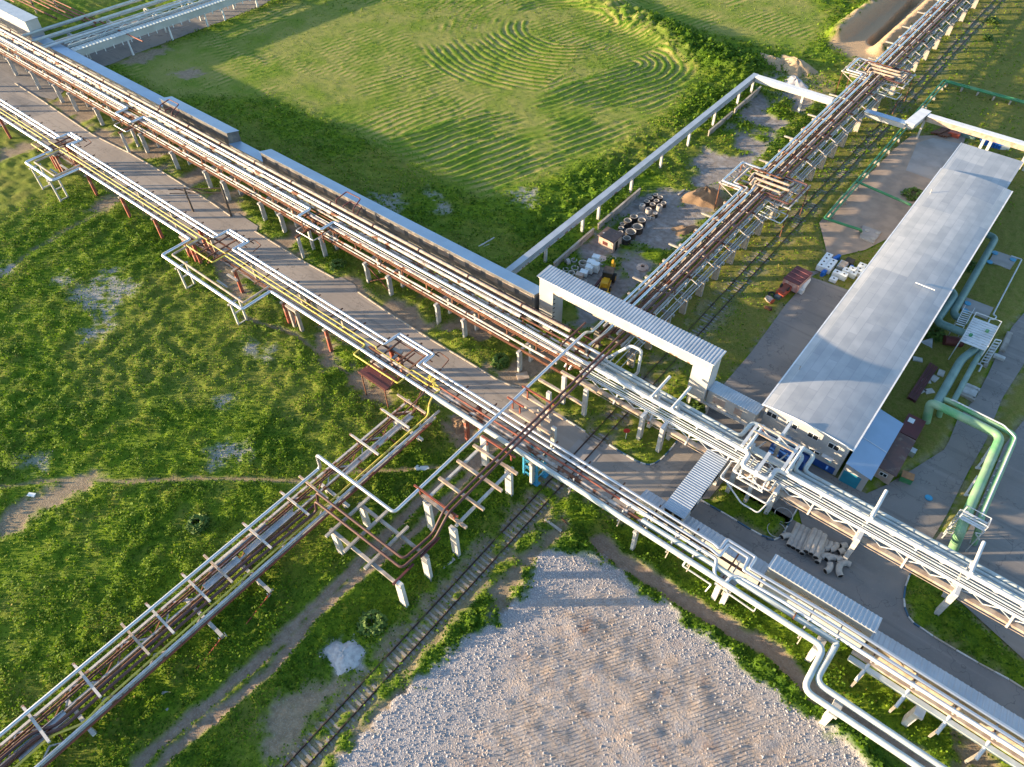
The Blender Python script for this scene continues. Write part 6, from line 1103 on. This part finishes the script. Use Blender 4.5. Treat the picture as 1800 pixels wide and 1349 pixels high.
rz = math.atan2(*(k6(1340, 430, 460, 280, 1.9)-k6(1340, 430, 345, 385, 1.9)).yx); MB().cb((p.x, p.y, .35), 3.9, 2.5, 1.45, rz).part('body', mat('faded_pink_paint', (.45, .22, .19), (.5, .36, .32), 1.5, .7), e); MB().cb((p.x, p.y, 1.803), 4.05, 2.6, .1, rz).part('roof', M['maroon'], e)
for f in (-1.0, 0, 1.0):
    q = p+V3(math.cos(rz), math.sin(rz), 0)*f*1.1; MB().cb((q.x, q.y, 1.904), .08, 2.4, .05, rz).part('roof_rib', mat('roof_rib_paint', (.3, .12, .12), None), e)
MB().cb((p.x, p.y, 0), 3.4, 2.0, .347, rz).part('underframe', M['dark'], e)
p = k6(1340, 430, 245, 500, .9); e = empty('orange_tank_trailer', 'orange-red tank trailer in front of the pink box body', 'trailer', (p.x, p.y, 0)); MB().cb((p.x, p.y, .35), 2.5, 1.3, .75, rz).part('body', M['orange'], e); MB().cb((p.x, p.y, 1.103), 2.1, .9, .12, rz).part('hatch_deck', M['redlead'], e)
for s in (.6, -.6): q = p+V3(-math.sin(rz), math.cos(rz), 0)*s; MB().ring_path([q+V3(0, 0, .35)-V3(-math.sin(rz), math.cos(rz), 0)*.1, q+V3(0, 0, .35)+V3(-math.sin(rz), math.cos(rz), 0)*.1], .34, 14).part('wheel', M['black'], e)
a = k6(1340, 430, 515, 380, .55); b = k6(1340, 430, 440, 490, .55); e = empty('white_trough', 'long white tank lying beside the pink box body', 'tank', tuple((a+b)/2-V3(0, 0, .5))); MB().ring_path([a, a.lerp(b, .08), a.lerp(b, .92), b], [.3, .45, .45, .3], 14).part('shell', M['plastic'], e); q = k6(1340, 430, 432, 505, .5); MB().cb((q.x, q.y, 0), .8, .9, .7, rz).part('tank_end', M['plastic'], e)
a = k6(1340, 430, 45, 588, .45); b = k6(1340, 430, 108, 635, .45); e = empty('concrete_mixer_drum', 'white drum with an orange rim lying at the yard edge', 'drum', tuple(a.lerp(b, .5)-V3(0, 0, .45))); MB().ring_path([a, a.lerp(b, .5), b], [.35, .5, .4], 16).part('drum', M['plaster'], e); d_ = (b-a).normalized(); MB().ring_path([b+d_*.002, b+d_*.12], [.42, .46], 16).part('rim', M['orange'], e)
p = k6(1340, 430, 105, 550, .3); MB().lathe((p.x, p.y, 0), [(.3, .05), (.55, .0), (.6, .2), (.5, .35), (.3, .3), (.3, .05)], 18).thing('tyre', 'dark old tyre behind the white drum at the yard edge', 'tyre', M['black'])
p = k6(1340, 430, 178, 578, .4); MB().cb((p.x, p.y, 0), 1.1, .9, .55, rz).cb((p.x, p.y, .552), .9, .7, .1, rz).thing('machine_part', 'dark blue-grey machine part between white drum and orange trailer', 'machine part', mat('slate_paint', (.06, .09, .11), (.09, .11, .12), 2, .6))
p = k6(1340, 430, 65, 705, .2); MB().cb((p.x, p.y, 0), 1.0, .5, .3, .4).cb((p.x+.4, p.y-.2, .1), .4, .4, .35, .9).thing('scrap_metal', 'rusty scrap lying alone in the grass at the yard edge', 'scrap', M['rust'])
# machines in front of the hall behind the white frame
e = empty('cooling_unit', 'blue cooling unit with red fans between white frame and hall', 'cooling unit', (-7.5, 59.6, 0)); MB().box(-9.6, -5.2, 60.4, 61.6, 0, 1.5).part('body', M['bluedeep'], e)
for x in (-8.6, -6.5): MB().cyl((x, 59.4, 0), .55, .75, 18).part('fan', M['redlead'], e)
p = sp(1632, 876); MB().cyl((p.x, p.y, .03), .42, .09, 18).cyl((p.x, p.y, .12), .36, .02, 18).thing('manhole_cover', 'bright blue manhole cover on the empty asphalt', 'manhole', M['blue'])
# ---- green pipelines
zg = 3.4
bg_ = [tuple(sp(1628, 738, .2)), tuple(sp(1640.5, 711, zg-.3)+V3(0, 0, .3))]
P1, P2, P3 = sp(1655, 716, zg), sp(1760, 767, zg), sp(1695, 915, zg)
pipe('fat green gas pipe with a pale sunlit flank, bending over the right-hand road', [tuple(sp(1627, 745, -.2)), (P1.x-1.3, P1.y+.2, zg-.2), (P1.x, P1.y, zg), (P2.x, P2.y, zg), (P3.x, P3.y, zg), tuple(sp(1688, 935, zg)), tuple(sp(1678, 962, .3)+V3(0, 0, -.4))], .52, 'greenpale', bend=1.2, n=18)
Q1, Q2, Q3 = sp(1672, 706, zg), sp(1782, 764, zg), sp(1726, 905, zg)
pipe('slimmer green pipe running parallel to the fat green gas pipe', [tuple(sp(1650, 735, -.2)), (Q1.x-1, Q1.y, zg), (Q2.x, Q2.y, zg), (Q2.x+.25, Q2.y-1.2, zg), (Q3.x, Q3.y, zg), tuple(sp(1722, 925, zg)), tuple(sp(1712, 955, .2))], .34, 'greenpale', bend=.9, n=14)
pipe('thin white pipe riding on top of the slimmer green pipe', [tuple(sp(1640, 705, .5)), tuple(sp(1674, 703, zg+.5)), tuple(sp(1765, 748, zg+.5)), tuple(sp(1786, 770, zg+.5)), tuple(sp(1726, 908, zg+.5))], .09, 'fascia' if False else 'white', bend=.3, n=8)
e = empty('pipe_valves', 'row of small white valve hats between the two green pipes', 'valve', tuple(sp(1745, 845, 2.8)))
for i in range(7): p = sp(1727+i*5.2, 887-i*12.8, 3.5); MB().cyl((p.x, p.y, 3.0), .09, .45, 8).part('valve', M['white'], e)
for i, (x0, y0, x1, y1, d) in enumerate(((900, 800, 800, 950, 'upper'), (865, 5, 735, 150, 'middle'), (752, 235, 608, 455, 'lower'))):
    oy = 660 if i == 0 else 800; a, b = k6(1600, oy, x0, y0, 2.6), k6(1600, oy, x1, y1, 0.1); e = empty('pipe_support', f'white A-shaped support leaning on the fat green pipe, {d} one', 'support', (b.x, b.y, 0)); MB().bar(b, a, .22).part('leg', M['white'], e); MB().bar(b+V3(.9, .5, 0), a, .14).part('leg', M['white'], e); MB().bar(b+V3(-.1, 0, .1), b+V3(1.1, .6, .1), .25).part('foot', M['conc_white'], e)
zt = 2.4
pipe('teal ventilation duct leaving the hall side at its far end', [tuple(sp(1722, 408, zt)), tuple(sp(1751, 418, zt)), tuple(sp(1674, 553, zt)), tuple(sp(1700, 568, zt))], .50, 'teal', bend=1.2, n=16)
pipe('second teal duct leaving the hall side, bending under the white platform', [tuple(sp(1668, 508, zt)), tuple(sp(1679, 520, zt)), tuple(sp(1645, 566, zt)), tuple(sp(1706, 590, zt)), tuple(sp(1725, 606, zt)), tuple(sp(1690, 632, 2.6)), tuple(sp(1645, 712, 3.2))], .52, 'teal', bend=1.1, n=16)
pipe('slim teal pipe from the white platform down to the green risers', [tuple(sp(1728, 612, 2.4)), tuple(sp(1712, 640, 2.6)), tuple(sp(1676, 706, 3.2))], .34, 'teal', bend=.6, n=12)
cor = [sp(1600+a/6.345, 520+b/6.345, 3.6) for a, b in ((705, 240), (985, 345), (832, 618), (555, 508))]
e = empty('service_platform', 'white slatted service platform above the teal ducts', 'platform', tuple(sp(1720, 590, 0)))
mb = MB(); n_ = 11
for i in range(n_): mb.bar(cor[0].lerp(cor[3], (i+.5)/n_), cor[1].lerp(cor[2], (i+.5)/n_), (cor[3]-cor[0]).length/n_*.82, .08)
mb.part('deck_planks', M['white'], e)
for a, b in ((0, 1), (1, 2), (3, 0)): MB().bar(cor[a]+V3(0, 0, .9), cor[b]+V3(0, 0, .9), .07).part('handrail', M['white'], e)
for k_ in range(4): MB().bar(cor[k_]+V3(0, 0, -3.6), cor[k_]+V3(0, 0, .9), .12).part('leg', M['white'], e)
a, b = sp(1750, 597, 3.6), sp(1722, 640, .1); s_ = V3(.7, .25, 0); MB().bar(a, b, .12).part('stringer', M['white'], e); MB().bar(a+s_, b+s_, .12).part('stringer', M['white'], e)
for i in range(9): p = a.lerp(b, i/9); MB().bar(p, p+s_, .22, .05).part('tread', M['white'], e)
for x, y in ((1706, 590), (1735, 583)): p = sp(x, y, 3.7); MB().cyl((p.x, p.y, 3.645), .22, .3, 12).part('hatch', M['green'], e)
cor = [sp(1600+a/6.345, 520+b/6.345, 3.0) for a, b in ((592, 148), (695, 180), (600, 352), (500, 322))]
e = empty('service_platform', 'small grey slatted platform left of the white one', 'platform', tuple(sp(1694, 562, 0))); mb = MB()
for i in range(8): mb.bar(cor[0].lerp(cor[3], (i+.5)/8), cor[1].lerp(cor[2], (i+.5)/8), .22, .06)
mb.part('deck_planks', M['zinc'], e)
for k_ in range(4): MB().bar(cor[k_]+V3(0, 0, -3), cor[k_]+V3(0, 0, .0), .1).part('leg', M['white'], e)
for a, b in ((0, 3), (1, 2)): MB().bar(cor[a]+V3(0, 0, .7), cor[b]+V3(0, 0, .7), .07).part('handrail', M['white'], e)
e = empty('walkway_bridge', 'white railed walkway bridge with a ladder over the green pipes', 'walkway', tuple(sp(1705, 915, 0)))
cor = [k6(1600, 800, *q, 4.3) for q in ((600, 620), (865, 760), (825, 850), (545, 700))]
for f in (.06, .38, .70, .95): MB().bar(cor[0].lerp(cor[3], f), cor[1].lerp(cor[2], f), .24, .06).part('plank', M['white'], e)
for a, b in ((0, 1), (3, 2), (1, 2)): MB().bar(cor[a]+V3(0, 0, .9), cor[b]+V3(0, 0, .9), .07).part('handrail', M['white'], e)
for k_ in range(4): MB().bar(cor[k_]+V3(0, 0, -4.3), cor[k_]+V3(0, 0, .9), .1).part('leg', M['white'], e)
a, b = k6(1600, 800, 560, 610, 4.3), k6(1600, 800, 370, 880, .4); s_ = V3(.75, .25, 0)
MB().bar(a, b, .09).part('stringer', M['white'], e); MB().bar(a+s_, b+s_, .09).part('stringer', M['white'], e)
for i in range(13): p = a.lerp(b, i/13); MB().bar(p, p+s_, .12, .05).part('rung', M['white'], e)
pipe('crooked thin white pipe dropping from the walkway bridge', [tuple(k6(1600, 800, 860, 800, 3.6)), tuple(k6(1600, 800, 800, 885, 3.2)), tuple(k6(1600, 800, 720, 865, 3.0)), tuple(k6(1600, 800, 770, 945, 1.5))], .08, 'white', bend=.2, n=8)
pipe('thin white pipe with a small square loop in the green beside the hall', [tuple(k6(1600, 380, 1125, 445, .9)), tuple(k6(1600, 380, 1245, 485, .9)), tuple(k6(1600, 520, 925, 210, .9)), tuple(k6(1600, 520, 965, 235, .9)), tuple(k6(1600, 520, 935, 268, .9)), tuple(k6(1600, 520, 890, 258, .9)), tuple(k6(1600, 520, 860, 325, .9))], .10, 'white', bend=.2, n=8)
pipe('thin white pipe stepping down beside the white platform stairs', [tuple(k6(1600, 660, 470, 290, 1.2)), tuple(k6(1600, 520, 695, 735, 1.2)), tuple(k6(1600, 520, 800, 775, 1.2)), tuple(k6(1600, 520, 765, 845, 1.0))], .12, 'white', bend=.2, n=8)
for pts, lab in (((( 935, 398), (1190, 488), (1105, 612), (870, 520)), 'concrete manhole pad with blue lids in the green, farther one'),):
    cs = [k6(1600, 380, *q, 0) for q in pts]; e = empty('manhole_pad', lab, 'pad', tuple(sum(cs, V3(0, 0, 0))/4)); MB().prism([c_[:2] for c_ in cs], -.1, .28).part('slab', M['slab'], e)
    for q in ((942, 413), (885, 515), (1145, 488)): p = k6(1600, 380, *q, .3); MB().cyl((p.x, p.y, .283), .45, .12, 16).part('lid', M['blue'], e)
cs = [k6(1600, 520, *q, 0) for q in ((620, 35), (920, 150), (850, 280), (560, 160))]; e = empty('manhole_pad', 'concrete manhole pad with blue lids beside the white platform, nearer one', 'pad', tuple(sum(cs, V3(0, 0, 0))/4)); MB().prism([c_[:2] for c_ in cs], -.1, .28).part('slab', M['slab'], e)
for q in ((640, 88), (612, 168)): p = k6(1600, 520, *q, .3); MB().cyl((p.x, p.y, .283), .45, .12, 16).part('lid', M['blue'], e)
cs = [g(24, *q) for q in ((735, 255), (858, 300), (805, 375), (712, 335))]; e = empty('manhole_pad', 'grey manhole pad at the end of the green branch pipe', 'pad', tuple(sum(cs, V3(0, 0, 0))/4)); MB().prism([c_[:2] for c_ in cs], -.1, .25).part('slab', M['slab'], e)
for q in ((765, 285), (835, 300), (803, 338)): p = g(24, *q, .25); MB().cyl((p.x, p.y, .253), .4, .08, 14).part('lid', M['ringc'], e)
z1 = 1.1
gp = [tuple(sp(1322+1800/3.748, 175, z1)), tuple(sp(1320+1270/3.748, 530/3.748, z1))]
A_, B_ = sp(1830, 187, z1), sp(1659, 141, z1); C_ = sp(1502, 318, z1); D_ = sp(1449, 384, z1)
pipe('outer of the twin green pipes running beside the railway to the upper right', [tuple(A_), tuple(B_), tuple(D_)], .2, 'green', bend=.4, n=10)
n_ = V3(.62, .25, 0); pipe('inner of the twin green pipes running beside the railway to the upper right', [tuple(A_+V3(0, -.7, .05)), tuple(B_+V3(.65, -.7, .05)), tuple(D_+V3(.65, .4, .05))], .17, 'green', bend=.4, n=10)
pipe('green branch pipe crossing the sandy yard towards the hall', [tuple(C_+V3(.3, 0, 0)), tuple(sp(1602, 361, z1))], .22, 'green', bend=.2, n=10)
pipe('short green branch pipe ending at the grey manhole pad', [tuple(D_), tuple(sp(1512, 404, z1)), tuple(sp(1514, 408, .1))], .22, 'green', bend=.3, n=10)
for i in range(12):
    p = D_.lerp(B_, (i+.5)/12); e = empty('pipe_stand', f'low concrete stand under the twin green pipes, {ORD[i]} from the pad', 'stand', (p.x, p.y, 0), 'low stands under the twin green pipes'); MB().cb((p.x+.35, p.y, -.1), 1.3, .3, .55).part('block', M['conc'], e); MB().cb((p.x+.35, p.y, .453), 1.1, .14, .42).part('saddle', M['zinc'], e)
for i in range(6):
    p = B_.lerp(A_, (i+.3)/6); MB().cb((p.x, p.y-.4, -.1), .3, 1.3, 1.0).cb((p.x, p.y-.4, .902), .16, 1.1, .08).thing('pipe_stand', f'low concrete stand under the twin green pipes past their corner, {ORD[i]} from it', 'stand', M['conc'], 'stands past the green corner')
# beams and slabs stored beside the hall
for i in range(3): a, b = sp(1636+i*5, 640+i*3, .35), sp(1597+i*5, 700+i*3, .35); MB().ibeam(a, b, .35, .4).thing('steel_beam', f'dark red steel beam stored beside the hall, {("left", "middle", "right")[i]} of three', 'beam', M['maroon'])
for i, (x, y) in enumerate(((1612, 634), (1626, 672), (1632, 690), (1618, 689), (1641, 668), (1653, 658))): p = sp(x, y); MB().cb((p.x, p.y, 0), 1.2, .8, .3, R(20+i*15)).thing('concrete_slab', f'pale broken slab among the weeds beside the hall, {ORD[i]} from the hall corner', 'slab', M['conc_white'], 'broken slabs beside the hall')
p = sp(1672, 607); MB().ring_path([p+V3(-1.1, -.5, .7), p+V3(1.0, .6, .7)], .7, 18).thing('rusty_tank', 'rusty brown cylinder lying in the weeds under the ducts', 'tank', M['maroon'])
p = sp(1629, 604); MB().add([(p.x-1, p.y-.6, .1), (p.x+.9, p.y-.7, .15), (p.x+.3, p.y+.9, .6), (p.x-1, p.y-.6, .05), (p.x+.9, p.y-.7, .1), (p.x+.3, p.y+.9, .55)], [(0, 1, 2), (5, 4, 3), (0, 3, 4, 1), (1, 4, 5, 2), (2, 5, 3, 0)]).thing('bent_sheet', 'bent pale metal sheet lying in the weeds beside the hall', 'sheet', M['zinc'])
for i, (x, y, sx, sy) in enumerate(((1767, 603, .7, 4.4), (1755, 630, 1.4, .6), (1738, 628, .5, 5.0), (1703, 682, 2.4, .6), (1695, 698, 2.4, .6), (1699, 690, 2.2, 1.8))): p = sp(x, y); MB().cb((p.x, p.y, 0), sx, sy, .4, R(2)).cb((p.x, p.y, .402), sx*.7, sy*.9, .05, R(2)).thing('concrete_trough', f'grey concrete trough beside the right-hand road, {ORD[i]} from the far end', 'trough', M['conc_white' if i % 2 else 'conc'], 'concrete troughs beside the right-hand road')
# stock behind the hall
for i in range(6): p = sp(1652+i*5, 228+i*1.5, .2); MB().bar(p+V3(-.8, -2.4, .1*i % .3), p+V3(.8, 2.2, .1*i % .3), .4, .3).thing('rusty_beam', f'rusty beam in the pile behind the far end of the hall, {ORD[i]} from the left', 'beam', M['rust'], 'rusty beams behind the hall')
p = sp(1676, 240); MB().cb((p.x, p.y, 0), 2.0, 1.0, .7).cb((p.x, p.y, .702), 1.7, .8, .1).thing('orange_crate', 'orange crate beside the rusty beams behind the hall', 'crate', M['orange'])
p = sp(1702, 238); MB().cb((p.x, p.y, 0), 3.0, 2.6, .6).cb((p.x+.2, p.y, .602), 2.2, 2.0, .3).thing('pallet_stack', 'greenish wrapped stack behind the far end of the hall', 'pallets', M['teal'])
for i in range(12): p = sp(1727+(i % 6)*6.0, 243+(i % 6)*1.8+(i//6)*6.5, .5); e = empty('plastic_drum', f'blue drum behind the hall, {("rear", "front")[i//6]} row, {ORD[i % 6]} from the left', 'drum', (p.x, p.y, 0), 'blue drums behind the hall'); MB().cyl((p.x, p.y, 0), .34, .95, 12).part('barrel', M['bluebag'], e); MB().cyl((p.x, p.y, .951), .3, .04, 12).part('lid', M['bluebag'], e)
e = MB().cb((*sp(1763, 262)[:2], 0), 1.6, 1.2, .8, .5).cb((*sp(1763, 262)[:2], .802), 1.7, 1.3, .1, .5).thing('white_box', 'white box beside the blue drums behind the hall', 'box', M['plastic'])
# bushes on the open ground
def bush(px, py, r, h, lab, n=420):
    c0 = sp(px, py); P = []; F = []; rgb = random.Random(int(px*7+py))
    e = empty('shrub', lab, 'shrub', tuple(c0)); mb = MB()
    for i in range(n):
        a = rgb.uniform(0, 6.28); u = rgb.uniform(0, 1); f = rgb.uniform(.4, 1)**.5; x = c0.x+r*f*math.cos(a)*math.sqrt(1-u*u*.8); y = c0.y+r*f*math.sin(a)*math.sqrt(1-u*u*.8); z = h*u*f+.05; s_ = rgb.uniform(.14, .3); t = rgb.uniform(0, 6.28); tl = rgb.uniform(-.5, .8)
        ux, uy = math.cos(t)*s_, math.sin(t)*s_; mb.add([(x-ux, y-uy, z), (x+uy*.6, y-ux*.6, z+tl*s_), (x+ux, y+uy, z+.05), (x-uy*.6, y+ux*.6, z-tl*s_)], [(0, 1, 2, 3)])
    mb.part('foliage', SHRUB, e); mb = MB()
    for i in range(5): a = i*1.26; mb.bar((c0.x, c0.y, -.1), (c0.x+r*.5*math.cos(a), c0.y+r*.5*math.sin(a), h*.7), .05)
    mb.part('stems', M['wood'], e); return e
SHRUB = mat('shrub_leaves', (.06, .12, .015), (.11, .18, .025), 2.5, .7, c3=(.035, .08, .012), s3=3)
for px, py, r, h, lab in ((1228, 720, 1.1, 1.4, 'round green shrub under the short gallery beside the portal'), (350, 925, 1.3, 1.2, 'pale-leaved shrub beside the meadow truss'), (655, 1100, 1.6, 1.2, 'broad dark shrub between dirt track and rail track'), (880, 640, 1.3, 1.5, 'dense shrub under the upper rack beside the road bend'), (1604, 345, 1.9, 1.1, 'dark green shrub patch against the hall wall'), (1745, 40, 1.6, 1.0, 'bright green shrub beside the railway in the upper right corner'), (1735, 70, 1.0, 1.2, 'small dark shrub beyond the railway in the upper right'), (595, 470, 1.5, 1.0, 'low shrub on the verge between road and upper rack'), (1640, 590, 1.6, 1.2, 'dark shrub beside the hall near the bent sheet'), (1700, 470, 1.5, .8, 'low green shrub between the teal duct and the manhole pad')):
    bush(px, py, r, h, lab)
